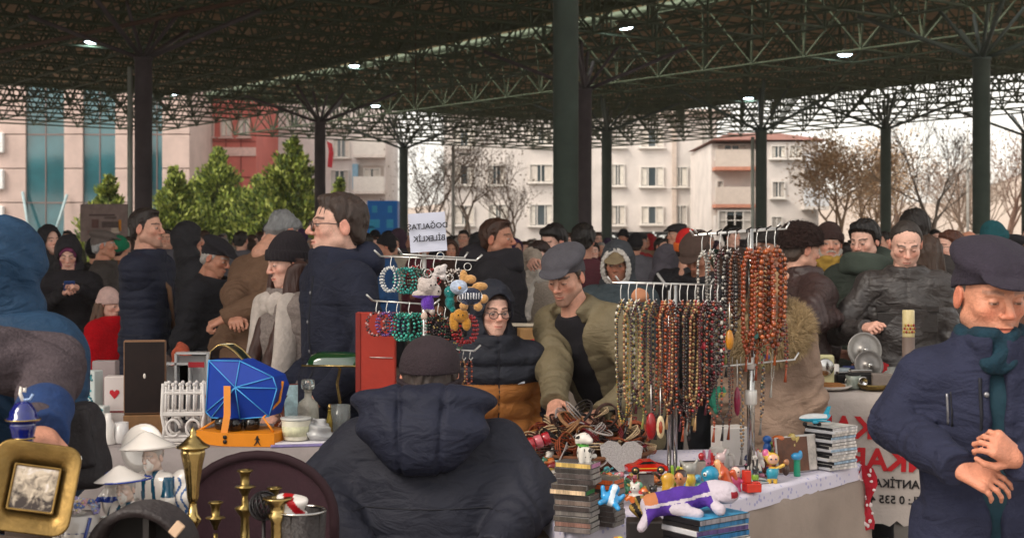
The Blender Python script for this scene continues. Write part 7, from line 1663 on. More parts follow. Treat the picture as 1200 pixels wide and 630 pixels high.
plush(516, 322, 4.78, .8, ['#c9c0bd', '#a9a0a0'], "small white plush key ring high on the top tier", [((0, 0, .02), (.026, .022, .02)), ((.018, 0, .036), (.012, .01, .01)), ((-.02, 0, .0), (.018, .014, .012)), ((.012, 0, -.008), (.016, .014, .014))], 0, [((-.004, -.021, .024), .003, '#222222')])
# red board behind the rack
root = empty("red_board", "upright brick red wooden display board behind the bracelets", "board", P(441, 458, 4.98), R(-4)); d = 5.0
hB = (458 - 366) * d / F + .06
m = MB(); m.box((0, 0, hB / 2 - .06), (46 * d / F, .03, hB), mat('#a02c1c', .55, var=.2, scale=6, bump=.1), bev=.003); m.build("board_panel", root)
m = MB(); m.box((-.062, -.016, hB / 2 - .06), (.016, .006, hB * .99), mat('#7c2016', .5, var=.2)); m.tube([(-.02, -.018, .12), (.06, -.018, .118)], .0016, wirem, 5); m.build("board_edge", root)
m = MB(); m.box((0, .03, -.27), (.14, .2, .42), mat('#4a3a30', .7, var=.2), bev=.004); thing_mesh(m, "wooden_box", "brown wooden box under the brick red board, behind the keeper", "box", P(441, 458, 5.0) - Vector((0, 0, .06)))
bpy.data.objects["wooden_box"].location.z = .48; 
# ---- heap of cord bracelets in a wicker tray
d = 5.2; c0 = tb(690, d); root = empty("wicker_tray", "round brown wicker tray under the heap of cord bracelets", "tray", c0); wk = mat('#6a3f22', .7, var=.4, scale=60, bump=.6)
m = MB(); m.lathe([(.05, 0), (.19, .003), (.23, .045), (.236, .05), (.225, .05), (.19, .012), (.05, .008)], wk, 40); m.build("tray_body", root)
m = MB(); m.torus((0, 0, .05), .232, .008, wk, None, 40, 6); m.build("tray_rim", root)
kinds = [("dark brown cord bracelet in the wicker tray heap", '#3a1f16', .0032), ("cream cord bracelet in the wicker tray heap", '#c2a884', .0028), ("rust cord bracelet in the wicker tray heap", '#8a3f1e', .003), ("black cord bracelet in the wicker tray heap", '#1c1615', .0032), ("wine red cord bracelet in the wicker tray heap", '#6a1420', .0036), ("tan leather bracelet in the wicker tray heap", '#9a6e48', .0042), ("pale grey cord bracelet in the wicker tray heap", '#a59c98', .0026)]
r_ = random.Random(12); prots = []
for lab, c, r in kinds:
    m = MB(); mt = mat(c, .6, var=.4, scale=50, bump=.4, bscale=200)
    for k in range(3): m.torus((.003 * k, .002 * k, .004 * k - .004), .034 + .0015 * k, r * .8, mt, Matrix.Rotation(R(6 * k - 6), 3, 'X') @ Matrix.Rotation(R(5 * k), 3, 'Y'), 22, 5, 1 + .1 * k)
    prots.append((lab, m))
seen = {}
for i in range(150):
    k = r_.choices(range(7), (3, 3, 3, 3, 1.2, 2, 1))[0]; a = r_.uniform(0, 6.28); rr = .2 * math.sqrt(r_.random()); hz = .17 * max(0, 1 - (rr / .23) ** 1.6) * r_.uniform(.55, 1.05)
    loc = c0 + Vector((rr * math.cos(a) * 1.15, rr * math.sin(a), .03 + hz))
    if k not in seen: o = prots[k][1].build("cord_bracelet"); tag(o, prots[k][0], "bracelet", f"{prots[k][0].split(' in ')[0]}s heaped in the wicker tray"); seen[k] = o
    else: o = seen[k].copy(); COL.objects.link(o)
    o.location = loc; o.rotation_euler = (r_.gauss(0, .5), r_.gauss(0, .5), r_.uniform(0, 6.28)); s_ = r_.uniform(.75, 1.25); o.scale = (s_, s_, s_)
# jumbled trinkets to its left
d = 4.95; r_ = random.Random(17)
tr = [("brass bell trinket", '#a58a3a'), ("white shell trinket", '#cfc5ba'), ("dark red trinket", '#7a1a20'), ("green enamel trinket", '#2c6a4a'), ("orange trinket", '#b8642a'), ("turquoise trinket", '#3a8a92'), ("dark bronze trinket", '#4a3626'), ("pink trinket", '#b8707c')]
seen = {}
for i in range(90):
    k = r_.randrange(8); px = r_.uniform(604, 668); dd = r_.uniform(4.55, 5.25); px = min(px, 668)
    loc = tb(px, dd, TZ + r_.uniform(.0, .05) * (1 if dd > 4.7 else .6))
    if k not in seen:
        f = DISP(U(.004, ell((0, 0, .012), (.014, .011, .012)), ell((.012, .004, .014), (.009, .008, .009)), cap((-.012, 0, .01), (-.02, .006, .018), .004)), lambda p: .0025 * wob(p, 240, k)); o = solid("trinket", f, .0028, gloss(tr[k][1], var=.4)); tag(o, tr[k][0] + " in the jumbled pile beside the keeper's elbow", "trinket", tr[k][0] + "s piled beside the keeper's elbow"); seen[k] = o
    else: o = seen[k].copy(); COL.objects.link(o)
    o.location = loc; o.rotation_euler = (r_.uniform(-.6, .6), r_.uniform(-.6, .6), r_.uniform(0, 6.28)); s_ = r_.uniform(.7, 1.5); o.scale = (s_,) * 3
seen = {}
for i in range(80):
    k = r_.randrange(8); t_ = r_.random(); loc = tb(r_.uniform(655, 735) + 45 * t_, 4.3 + .5 * t_ + r_.uniform(-.06, .12), TZ + r_.uniform(0, .02))
    if k not in seen:
        o = bpy.data.objects.new("trinket", [q for q in COL.objects if q.get("label", "").startswith(tr[k][0] + " in the jumbled")][0].data); COL.objects.link(o); tag(o, tr[k][0] + " scattered on the cloth before the necklace stands", "trinket", tr[k][0] + "s scattered before the necklace stands"); seen[k] = o
    else: o = seen[k].copy(); COL.objects.link(o)
    o.location = loc; o.rotation_euler = (r_.uniform(-.6, .6), r_.uniform(-.6, .6), r_.uniform(0, 6.28)); s_ = r_.uniform(.6, 1.3); o.scale = (s_,) * 3
m = MB(); rm = gloss('#a01826')
for i in range(3): m.lathe([(.02, -.012), (.022, -.01), (.022, .01), (.02, .012), (.017, .01), (.017, -.01)], rm if i != 1 else gloss('#c2606a'), 20, (i * .027, 0, 0), Matrix.Rotation(R(90), 3, 'Y'))
thing_mesh(m, "bangle_stack", "red and pink enamel bangles strung side by side on the trinket pile", "bangles", P(622, 520, 4.7), (0, R(-18), R(10)))
m = MB(); m.box((0, 0, .02), (.075, .05, .04), mat('#8fb8c2', .4, var=.15), bev=.004); thing_mesh(m, "pale_box", "small pale blue paper box behind the trinkets", "box", tb(652, 5.0), (0, 0, .3))
m = MB(); m.box((0, 0, .03), (.14, .1, .06), mat('#b8b4b8', .12, var=.1, trans=.5), bev=.004); thing_mesh(m, "clear_tray", "clear plastic trinket tray under the jumbled pile", "tray", tb(640, 4.45), (0, 0, .3))
# small toys filling the gaps
CT = {'lime': '#7a9a2a', 'scarlet': '#b81a1c', 'sky blue': '#4a9ac2', 'violet': '#5a3a8a', 'lemon': '#d0b43a', 'orange': '#c8641e', 'white': '#cfc8c0', 'brown': '#6a4228', 'rose': '#c2708c', 'black': '#1c1a1c', 'mint': '#5aa88a', 'navy': '#1c2c5a'}
SH = {'bear': [('e', (0, 0, .022), (.014, .012, .02)), ('e', (0, -.002, .05), (.013, .012, .012)), ('e', (-.01, 0, .062), (.005, .004, .005)), ('e', (.01, 0, .062), (.005, .004, .005)), ('c', (-.012, 0, .03), (-.02, -.008, .02), .005), ('c', (.012, 0, .03), (.02, -.008, .02), .005)],
 'duck': [('e', (0, 0, .018), (.018, .014, .016)), ('e', (-.01, 0, .042), (.011, .011, .011)), ('e', (-.022, -.002, .04), (.008, .006, .003)), ('c', (.012, 0, .02), (.024, 0, .03), .007, .003)],
 'robot': [('e', (0, 0, .04), (.015, .011, .02)), ('e', (0, 0, .07), (.011, .01, .01)), ('c', (-.007, 0, .025), (-.008, 0, .004), .006), ('c', (.007, 0, .025), (.008, 0, .004), .006), ('c', (-.016, 0, .05), (-.022, -.004, .03), .005), ('c', (.016, 0, .05), (.022, -.004, .03), .005)],
 'rabbit': [('e', (0, 0, .02), (.013, .012, .02)), ('e', (0, -.002, .047), (.012, .011, .011)), ('c', (-.006, 0, .055), (-.009, 0, .08), .004), ('c', (.006, 0, .055), (.01, 0, .08), .004)],
 'snail': [('e', (.004, 0, .022), (.017, .011, .018)), ('c', (-.016, 0, .008), (.02, 0, .006), .007), ('c', (-.016, 0, .01), (-.022, 0, .03), .005)]}
NEAR = ['beside the boy doll', 'in front of the white mug', 'by the thick chrome pole', 'next to the red toy car', 'near the blonde doll', 'between the chrome poles']
PXS = [(790, 800), (835, 850), (876, 890), (742, 768), (898, 912), (800, 830)]; r_ = random.Random(31); tk = 0; usedt = set()
for i in range(34):
    while True:
        c_, s_ = r_.choice(list(CT)), r_.choice(list(SH))
        if (c_, s_) not in usedt: usedt.add((c_, s_)); break
    j = i % 6; px = r_.uniform(*PXS[j]); dd = {0: r_.uniform(4.38, 4.5), 1: r_.uniform(4.6, 4.85), 2: r_.uniform(4.72, 5.0), 3: r_.uniform(4.3, 4.42), 4: r_.uniform(4.9, 5.05), 5: r_.uniform(4.55, 4.9)}[j]; c2 = r_.choice(list(CT.values()))
    sc = r_.uniform(.85, 1.35); f = U(.004 * sc, *[(cap(tuple(x * sc for x in q[1]), tuple(x * sc for x in q[2]), q[3] * sc, (q[4] if len(q) > 4 else q[3]) * sc) if q[0] == 'c' else ell(tuple(x * sc for x in q[1]), tuple(x * sc for x in q[2]))) for q in SH[s_]])
    o = solid("toy_figure", f, .003, [gloss(CT[c_], rough=.3), gloss(c2, rough=.3)], None, paint=lambda p, sc=sc: ((p[:, 2] < .03 * sc) & (p[:, 2] > .012 * sc)).astype(int), loc=tb(px, dd), rot=(0, 0, R(r_.uniform(-50, 50)))); tag(o, f"little {c_} toy {s_} {NEAR[j]}", "toy")
    m = MB(); hz = {'bear': .052, 'duck': .045, 'robot': .072, 'rabbit': .05, 'snail': .03}[s_] * sc; hy = {'bear': -.0135, 'duck': -.0105, 'robot': -.0095, 'rabbit': -.0125, 'snail': -.004}[s_] * sc; hx = -.01 * sc if s_ == 'duck' else (-.021 * sc if s_ == 'snail' else 0)
    for q in (-1, 1): m.ball((hx + q * .0045 * sc, hy, hz), .0018 * sc, mat('#121214', .2, var=0), 6)
    m.build("face", o)
# ---- cassettes
def cassette(loc, rz, label, spine, side):
    root = empty("cassette_case", label, "cassette", loc, rz); m = MB(); m.box((0, 0, .0075), (.109, .07, .0145), mat('#8f8a88', .1, var=.3, scale=40, trans=.5, spec=.7, coat=.4), bev=.0012); m.build("case", root)
    m = MB(); m.box((0, -.0352, .0075), (.104, .0016, .0115), mat(spine, .4, var=.75, scale=70, stretch=(1, 1, .12))); m.build("spine_card", root)
    m = MB(); m.box((.0546, .0, .0075), (.0016, .062, .0105), mat(side, .3, var=.75, scale=80, stretch=(1, 1, .15))); m.build("end_card", root); return root
cs = [('#6a605c', '#a8a4a2'), ('#7a5a50', '#b0aaa6'), ('#4c4640', '#b8b2aa'), ('#6a6460', '#a49e9a'), ('#3a3230', '#8f8a86'), ('#6a5c54', '#7c7876'), ('#322c2a', '#5a5654'), ('#c2a888', '#1c7a3c'), ('#433a34', '#1a1818'), ('#3a3230', '#8a8682'), ('#4a4240', '#9c9690'), ('#332e2c', '#8a8480'), ('#b89a58', '#b87aa0')]
d = 3.98
for i, (a, b) in enumerate(cs):
    jx = random.uniform(-.004, .004) + (.004 if i > 8 else 0) - (.01 if i in (7, 8) else 0)
    cassette(tb(676, d) + Vector((jx, random.uniform(-.003, .003), i * .0149)), R(-24 + random.uniform(-3, 3)), f"cassette case, {['lowest', 'second', 'third', 'fourth', 'fifth', 'sixth', 'seventh', 'green ended eighth', 'ninth', 'tenth', 'eleventh', 'twelfth', 'yellow spined topmost'][i]} of the tall stack by the keeper's sleeve", a, b)
for i in range(9): cassette(tb(706, d + .09) + Vector((random.uniform(-.003, .003), 0, i * .0149)), R(-28 + random.uniform(-3, 3)), f"cassette case, {['lowest', 'second', 'third', 'fourth', 'fifth', 'sixth', 'seventh', 'eighth', 'orange topmost'][i]} of the shorter stack behind the tall one", '#443c3a' if i < 7 else '#c2582a', '#77726f' if i < 7 else '#c2582a')
# spotted white dog figure on top
zt = TZ + 13 * .0149 + .003
f = U(.008, ell((0, 0, .026), (.019, .021, .03)), ell((-.0, -.004, .066), (.019, .022, .018)), ell((.012, -.02, .062), (.01, .012, .009)), ell((-.018, .004, .062), (.006, .009, .014)), cap((.01, -.014, .0), (.01, -.016, .035), .007), cap((-.01, -.014, .0), (-.01, -.016, .035), .007), cap((.016, .012, .008), (.036, .016, .014), .007))
o = solid("dog_figure", f, .0028, [mat('#cfc9c0', .5, var=.08), mat('#1c1a1a', .5), mat('#4f9a3c', .5)], None, paint=lambda p: np.where(np.abs(p[:, 2] - .049) < .004, 2, np.where((wob(p, 190, 1.) > .45) | ((p[:, 0] > .019) & (p[:, 1] < -.024) & (p[:, 2] > .06)), 1, 0)), loc=Vector((px_x(684, d), d - .0, zt - .003)), rot=(0, 0, R(12))); tag(o, "small spotted white dog figure with green collar sitting on the cassette stack", "figurine")
# glittery heart box, framed cards, black photo frame, red toy car
hp2 = [(0, -.06), (.06, .0), (.065, .035), (.04, .055), (.012, .05), (0, .035), (-.012, .05), (-.04, .055), (-.065, .035), (-.06, .0)]
m = MB(); m.prism([(x * 1.15, y) for x, y in hp2], 0, .04, mat('#9a9594', .35, .2, var=.4, scale=180, bump=.5, bscale=220), lambda v: Vector((v.x, v.z, v.y + .06))); thing_mesh(m, "heart_ornament", "big glittery silver heart ornament beside the bracelet heap", "ornament", tb(728, 4.95), (R(-12), 0, R(-6)))
for i, (px, dd, w_, h, c, e, rz, lab) in enumerate(((708, 4.35, .05, .085, '#5a3d34', '#2a2422', -20, "dark picture card standing beside the cassettes"), (721, 4.4, .022, .085, '#9a8a4a', '#6a5c3a', -20, "narrow yellow spined case next to the dark picture card"), (697, 4.42, .03, .06, '#c25a2a', '#c25a2a', -15, "orange card tucked behind the dog figure"), (812, 4.6, .085, .1, '#8a8078', '#141214', 14, "black framed photo card among the toys"), (757, 4.5, .05, .075, '#77706e', '#232021', 10, "clear dark display case under the red toy car"))):
    cased("picture_card", lab, "card", tb(px, dd), (w_, .014, h), c, R(rz), e)
def toycar(loc, rz, c, label, s=1.):
    root = empty("toy_car", label, "toy car", loc, rz); k = gloss(c, rough=.15)
    prof = [(-.055, .008), (-.056, .02), (-.045, .024), (-.03, .026), (-.014, .036), (.014, .037), (.03, .028), (.054, .022), (.058, .012), (.056, .008)]
    m = MB(); m.prism([(x * s, z * s) for x, z in prof], -.022 * s, .022 * s, k, lambda v: Vector((v.x, v.z, v.y)), False); m.build("body", root)
    m = MB(); m.prism([(x * s, z * s) for x, z in ((-.026, .0275), (-.013, .0345), (.012, .0355), (.025, .029))], -.0228 * s, .0228 * s, mat('#16181c', .1), lambda v: Vector((v.x, v.z, v.y))); m.build("window", root)
    for x in (-.035, .036):
        for y in (-.022, .022): m = MB(); m.lathe([(.004 * s, -.004 * s), (.011 * s, -.003 * s), (.011 * s, .003 * s), (.004 * s, .004 * s)], mat('#18161a', .6), 14, (x * s, y * s, .011 * s), Matrix.Rotation(R(90), 3, 'X')); w_ = m.build("wheel", root); m = MB(); m.lathe([(.001, -.0045 * s), (.006 * s, -.0045 * s), (.006 * s, .0045 * s), (.001, .0045 * s)], brass, 12, (x * s, y * s, .011 * s), Matrix.Rotation(R(90), 3, 'X')); m.build("rim", w_)
    m = MB(); m.box((0, -.0226 * s, .016 * s), (.06 * s, .001, .003), mat('#d8a030', .4)); m.build("stripe", root)
toycar(tb(757, 4.5, TZ + .076), R(8), '#b8170f', "red toy car with gold wheels on top of the clear display case", 1.15)
# doll man, plush toys and small figures along the cloth edge
def figure(name, px, d, parts, cols, paint, label, cat="figurine", h=.0028, z=TZ, rz=0., face=None, s=1.):
    f = U(.006 * s, *[(cap(tuple(x * s for x in q[1]), tuple(x * s for x in q[2]), q[3] * s, q[4] * s if len(q) > 4 else None) if q[0] == 'c' else ell(tuple(x * s for x in q[1]), tuple(x * s for x in q[2]))) for q in parts])
    o = solid(name, f, h, [gloss(c, rough=.3) for c in cols], None, paint=(lambda p: paint(p / s)) if paint else None, loc=tb(px, d, z), rot=(0, 0, R(rz))); tag(o, label, cat)
    if face:
        m = MB()
        for e in face: m.ball(tuple(x * s for x in e[0]), e[1] * s, mat(e[2], .2), 8)
        m.build("face", o)
    return o
z3 = lambda p: p[:, 2]
figure("doll", 797, 4.25, [('e', (0, 0, .035), (.026, .018, .034)), ('c', (-.012, 0, .03), (-.014, -.01, -.0), .012, .01), ('c', (.012, 0, .03), (.014, -.01, 0), .012, .01), ('c', (-.024, 0, .058), (-.034, -.012, .025), .008, .007), ('c', (.024, 0, .058), (.036, -.01, .03), .008, .007), ('e', (.002, -.002, .093), (.016, .019, .02)), ('e', (0, .004, .1), (.0175, .019, .016)), ('c', (0, 0, .06), (0, 0, .085), .009)],
       ['#b8754c', '#b9b0a0', '#1b2436', '#33201a'], lambda p: np.where((z3(p) > .098) & (p[:, 1] > -.014), 3, np.where(z3(p) > .072, 0, np.where((np.abs(p[:, 0]) < .019) & (z3(p) < .058) & (z3(p) > -.01), 2, np.where(z3(p) > .035, 1, 0)))), "brown haired boy doll in cream shirt and dark dungarees leaning among toys", "doll", rz=-25, face=[((-.006, -.02, .094), .0025, '#1a1210'), ((.008, -.02, .094), .0025, '#1a1210')], s=1.1)
figure("toy_figure", 832, 4.42, [('e', (0, 0, .085), (.028, .026, .026)), ('c', (-.004, -.006, .08), (-.012, -.02, .03), .012, .008), ('c', (.01, 0, .06), (.014, 0, .0), .016, .013), ('e', (.014, .006, .045), (.018, .018, .03))], ['#1584a8'], None, "bright blue long nosed toy animal among the small figures", "toy", rz=-10, face=[((-.014, -.022, .088), .007, '#e8e6e0'), ((-.016, -.028, .088), .003, '#111111')])
figure("toy_figure", 816, 4.3, [('c', (-.02, 0, .03), (.03, -.01, .01), .014, .01), ('e', (-.02, 0, .04), (.016, .015, .016))], ['#4a9a2c'], None, "green plastic crocodile toy lying before the blue one", "toy", face=[((-.022, -.013, .05), .005, '#e8e6e0')])
figure("toy_figure", 848, 4.55, [('c', (-.02, 0, .1), (.0, 0, .07), .012, .016), ('c', (0, 0, .07), (.012, 0, .03), .017, .02), ('c', (.012, 0, .03), (.03, 0, .004), .014, .008), ('c', (.0, -.01, .07), (-.016, -.02, .06), .006, .005), ('c', (.03, 0, .07), (.04, .0, .05), .01, .006)], ['#b8481a', '#d8a070'], lambda p: (p[:, 0] < -.012).astype(int), "orange dragon toy with raised head behind the blue toy", "toy")
figure("toy_figure", 808, 4.5, [('e', (0, 0, .055), (.02, .018, .024)), ('e', (0, 0, .09), (.022, .02, .02)), ('c', (-.016, 0, .1), (-.03, 0, .115), .007, .004), ('c', (.016, 0, .1), (.026, 0, .12), .007, .004), ('c', (-.01, 0, .03), (-.01, 0, .0), .009), ('c', (.01, 0, .03), (.01, 0, 0), .009)], ['#c2a12c', '#8d8a84'], lambda p: (z3(p) > .075).astype(int), "yellow toy with grey horned head behind the boy doll", "toy")
figure("toy_figure", 783, 4.36, [('e', (0, 0, .045), (.02, .018, .045)), ('e', (0, .0, .08), (.022, .014, .02))], ['#c0902a'], None, "plain mustard yellow toy back behind the boy doll", "toy")
figure("toy_figure", 862, 4.62, [('e', (0, 0, .06), (.017, .017, .018)), ('e', (0, 0, .03), (.018, .014, .022)), ('c', (-.012, 0, .03), (-.028, -.006, .045), .006), ('c', (.012, 0, .03), (.026, -.006, .03), .006), ('c', (-.008, 0, .015), (-.01, -.004, 0), .008), ('c', (.008, 0, .015), (.01, -.004, 0), .008)], ['#c2527e', '#d8c2b4'], lambda p: ((z3(p) > .046) & (p[:, 1] < -.004)).astype(int), "pink doll toy with pale face next to the red blocks", "toy", face=[((-.006, -.016, .062), .0025, '#111111'), ((.006, -.016, .062), .0025, '#111111')])
figure("toy_figure", 844, 4.66, [('e', (0, 0, .1), (.018, .016, .016)), ('c', (0, 0, .0), (0, 0, .09), .012, .012), ('c', (.01, 0, .11), (.018, 0, .125), .005)], ['#b8a0a0', '#8a1c24'], lambda p: (z3(p) < .085).astype(int), "pale pink kitten toy on a red pedestal before the white mug", "toy")
figure("toy_figure", 905, 4.78, [('e', (0, 0, .075), (.022, .02, .02)), ('e', (-.02, .004, .09), (.012, .01, .016)), ('e', (0, .0, .03), (.02, .016, .02)), ('c', (-.008, 0, .02), (-.01, 0, 0), .007), ('c', (.008, 0, .02), (.01, 0, 0), .007), ('c', (.016, 0, .045), (.034, -.006, .055), .006)], ['#d0a83a', '#d8a58a', '#1f8aa0', '#c25a86'], lambda p: np.where((p[:, 0] < -.014) & (z3(p) > .085), 3, np.where((z3(p) < .045) & (z3(p) > .012), 2, np.where((z3(p) > .06) & (p[:, 1] < -.012), 1, 0))), "blonde doll with pink bow and teal skirt on the cloth edge", "doll", face=[((-.007, -.02, .076), .003, '#2a4a6a'), ((.008, -.02, .076), .003, '#2a4a6a')], s=1.05)
figure("toy_figure", 921, 4.86, [('e', (0, 0, .055), (.012, .012, .013)), ('e', (0, 0, .028), (.012, .011, .02)), ('c', (-.01, 0, .035), (-.018, -.008, .04), .004)], ['#3a2218', '#a8704a'], lambda p: ((p[:, 1] < -.005) & (z3(p) > .046)).astype(int), "tiny brown toy animal beside the blonde doll", "toy")
figure("toy_figure", 934, 4.92, [('c', (0, 0, .0), (0, 0, .05), .012, .011), ('e', (-.004, -.004, .066), (.018, .015, .013)), ('e', (.012, .004, .07), (.008, .008, .016))], ['#138a6a', '#2a86b8'], lambda p: (z3(p) > .055).astype(int), "green and blue toy dinosaur standing at the cloth edge", "toy")
figure("toy_figure", 892, 4.9, [('e', (0, 0, .07), (.012, .012, .014)), ('e', (0, 0, .04), (.013, .011, .02)), ('c', (-.008, 0, .06), (-.012, 0, .09), .005)], ['#b81c28', '#d8d0c8'], lambda p: ((p[:, 1] < -.004) & (z3(p) > .03)).astype(int), "white faced red toy by the chrome pole", "toy", z=TZ + .0)
figure("toy_figure", 928, 5.0, [('e', (0, 0, .1), (.014, .014, .015)), ('e', (0, 0, .07), (.015, .013, .02)), ('c', (-.012, 0, .08), (-.02, 0, .1), .005), ('c', (.012, 0, .08), (.022, 0, .1), .005)], ['#b8a05a'], None, "pale yellow toy figure perched before the leaning disc case", "toy", z=TZ + .02)
figure("toy_figure", 912, 4.98, [('e', (0, 0, .1), (.022, .018, .01)), ('e', (0, 0, .08), (.02, .018, .018)), ('e', (0, 0, .05), (.016, .014, .02))], ['#b8301c', '#c8642a'], lambda p: (z3(p) > .095).astype(int), "red toy with an orange flat hat behind the blonde doll", "toy", z=TZ + .02)
figure("toy_figure", 899, 5.02, [('e', (0, 0, .11), (.016, .015, .014)), ('e', (0, 0, .08), (.015, .013, .02))], ['#1f5fae', '#2a86b8'], None, "blue knobbly toy behind the blonde doll", "toy", z=TZ + .0)
m = MB(); rb_ = gloss('#c22a14'); m.box((0, 0, .014), (.05, .045, .028), rb_, bev=.002); m.box((-.014, .01, .048), (.022, .028, .04), rb_, bev=.002)
for i in range(4): m.lathe([(.006, 0), (.006, .004)], rb_, 10, (.006 + .012 * (i % 2), -.012 + .014 * (i // 2), .028))
thing_mesh(m, "toy_block", "bright red toy brick chair next to the pink doll", "toy block", tb(881, 4.6), (0, 0, R(15)))
m = MB(); m.box((0, 0, .025), (.16, .05, .012), mat('#7a4a2a', .5, var=.3, scale=20), bev=.002); m.box((0, 0, .042), (.16, .045, .01), mat('#8a5a34', .5, var=.3, scale=20), bev=.002); m.box((0, 0, .009), (.17, .055, .018), mat('#6a3f22', .5, var=.3, scale=20), bev=.002); thing_mesh(m, "wooden_crate", "small wooden slat crate behind the blonde doll", "crate", tb(915, 5.02), (0, 0, R(38)))
# lying purple plush, game case stack, books in front on a side stool
SZ = .70; sp = [(.28, 3.6), (.72, 3.6), (.72, 3.98), (.28, 3.98)]
table_under("small side stool table carrying the stack of film cases", sp, SZ, '#4a3a30', "side_table")
d = 3.78
def case_stack(px, d, z, n, rz, cols, label, dims=(.19, .135, .0145)):
    names = ['lowest', 'second', 'third', 'fourth', 'fifth', 'sixth', 'seventh', 'eighth', 'ninth', 'tenth', 'eleventh', 'twelfth', 'thirteenth', 'fourteenth', 'fifteenth', 'topmost']
    for i in range(n):
        root = empty("film_case", label.format(names[i] if i < n - 1 else 'topmost'), "disc case", Vector((px_x(px, d) + random.uniform(-.006, .006), d + random.uniform(-.005, .005), z + i * dims[2] * 1.03)), R(rz + random.uniform(-5, 5)))
        m = MB(); m.box((0, 0, dims[2] / 2), dims, mat('#1a1a1e' if i % 3 else '#b8b8bc', .3, var=.1), bev=.002); m.build("case", root)
        a, b = cols[i % len(cols)]
        m = MB(); m.box((0, -dims[1] / 2 - .0008, dims[2] / 2), (dims[0] * .97, .0016, dims[2] * .8), mat(a, .35, var=.7, scale=60, stretch=(1, 1, .1))); m.box((dims[0] / 2 + .0008, 0, dims[2] / 2), (.0016, dims[1] * .97, dims[2] * .8), mat(b, .35, var=.75, scale=70, stretch=(1, 1, .12))); m.build("spine_print", root)
        m = MB(); m.box((0, 0, dims[2] + .0004), (dims[0] * .96, dims[1] * .96, .001), mat(b, .35, var=.6, scale=30)); m.build("cover_print", root)
case_stack(825, d, SZ + .002, 12, 34, [('#3a7aa8', '#2a86b8'), ('#8d8a90', '#3a96c2'), ('#c2bcb6', '#c9c4bc'), ('#2a6a9a', '#4aa0c8'), ('#5a4a7a', '#c8beb4')], "film case, {} of the blue spined stack under the purple plush")
zt = SZ + 12 * .0145 * 1.03 + .004
f = U(.016, cap((-.11, 0, .03), (-.03, 0, .035), .032, .034), cap((-.03, 0, .035), (.05, .01, .04), .034, .026), ell((.088, .0, .045), (.036, .03, .03)), ell((.098, -.018, .04), (.022, .014, .018)), cap((-.11, -.02, .03), (-.15, -.03, -.02), .016, .012), cap((-.06, -.03, .02), (.0, -.05, .005), .016, .014), cap((.04, -.02, .03), (.06, -.045, .01), .013, .016), ell((.06, .02, .065), (.03, .014, .012)))
o = solid("plush_toy", DISP(f, lambda p: .0012 * wob(p, 260)), .0034, [mat('#4a2a86', .95, var=.2, scale=40, bump=.5), mat('#b8aeb8', .95, var=.1, bump=.5), mat('#b07048', .9, var=.1), mat('#8a1a2a', .9)], None, paint=lambda p: np.where((p[:, 0] > .095) & (p[:, 1] < -.026) & (np.abs(p[:, 2] - .042) < .008), 3, np.where((p[:, 0] > .045) | (p[:, 1] < -.04) | ((p[:, 0] < -.135)) | (np.abs(p[:, 2] - .045 - .1 * p[:, 0]) < .004), 1, np.where((p[:, 0] < -.1) & (p[:, 2] > .03), 2, 0))), loc=Vector((px_x(812, d), d - .01, zt)), rot=(0, R(-4), R(8))); tag(o, "long limbed purple and white plush toy lying on the film cases", "plush toy")
case_stack(738, 3.72, SZ + .002, 7, 26, [('#b8b4ae', '#3a7a4a'), ('#a82a2a', '#8a8480'), ('#c2beb8', '#5a3a34'), ('#8d8a88', '#6a6664')], "film case, {} of the low stack with red and green spines", (.16, .12, .013))
case_stack(700, 3.7, SZ + .002, 3, 12, [('#b04a4a', '#c2beb8'), ('#b8b4ae', '#8a8480')], "magazine, {} of three lying before the cassettes", (.2, .14, .008))
f = U(.008, ell((0, 0, .03), (.022, .016, .02)), cap((-.02, 0, .03), (-.03, -.01, .05), .007, .006), cap((.02, 0, .03), (.03, -.008, .048), .007, .006), cap((-.012, -.006, .02), (-.026, -.02, .002), .008, .007), cap((.012, -.006, .02), (.024, -.02, .004), .008, .007), ell((.002, -.006, .058), (.015, .014, .014)))
o = solid("toy_figure", f, .0028, [gloss('#2a8ac2'), gloss('#c9d4dc')], None, paint=lambda p: ((np.abs(p[:, 0]) < .007) & (p[:, 1] < 0)).astype(int), loc=P(712, 596, 3.8), rot=(R(-30), R(20), 0)); tag(o, "light blue plastic toy sprawled on the stack beside the cassettes", "toy")
figure("toy_figure", 722, 3.74, [('e', (0, 0, .014), (.012, .012, .014)), ('e', (.012, 0, .02), (.009, .009, .009))], ['#c8842a', '#c2b83a'], lambda p: (p[:, 0] > .006).astype(int), "little orange and yellow chick toy beside the light blue toy", "toy", z=SZ + .095)
solid("cloth_pouch", DISP(ell((0, 0, .03), (.04, .03, .035)), lambda p: .006 * fold(p, 140, 1.)), .004, [mat('#1c1512', .8, var=.3), mat('#9a7d3a', .6, var=.3)], None, paint=lambda p: (np.sin(p[:, 0] * 260 + p[:, 2] * 160) > .3).astype(int), loc=Vector((px_x(756, 3.95), 3.95, SZ + .13))); tag(bpy.data.objects["cloth_pouch"], "black gold striped gathered pouch left of the purple plush", "pouch")
m = MB(); m.box((0, 0, .065), (.1, .08, .126), mat('#2a2422', .6, var=.2), bev=.003); thing_mesh(m, "black_box", "black cardboard box under the gold striped pouch", "box", Vector((px_x(756, 3.95), 3.95, SZ + .002)))
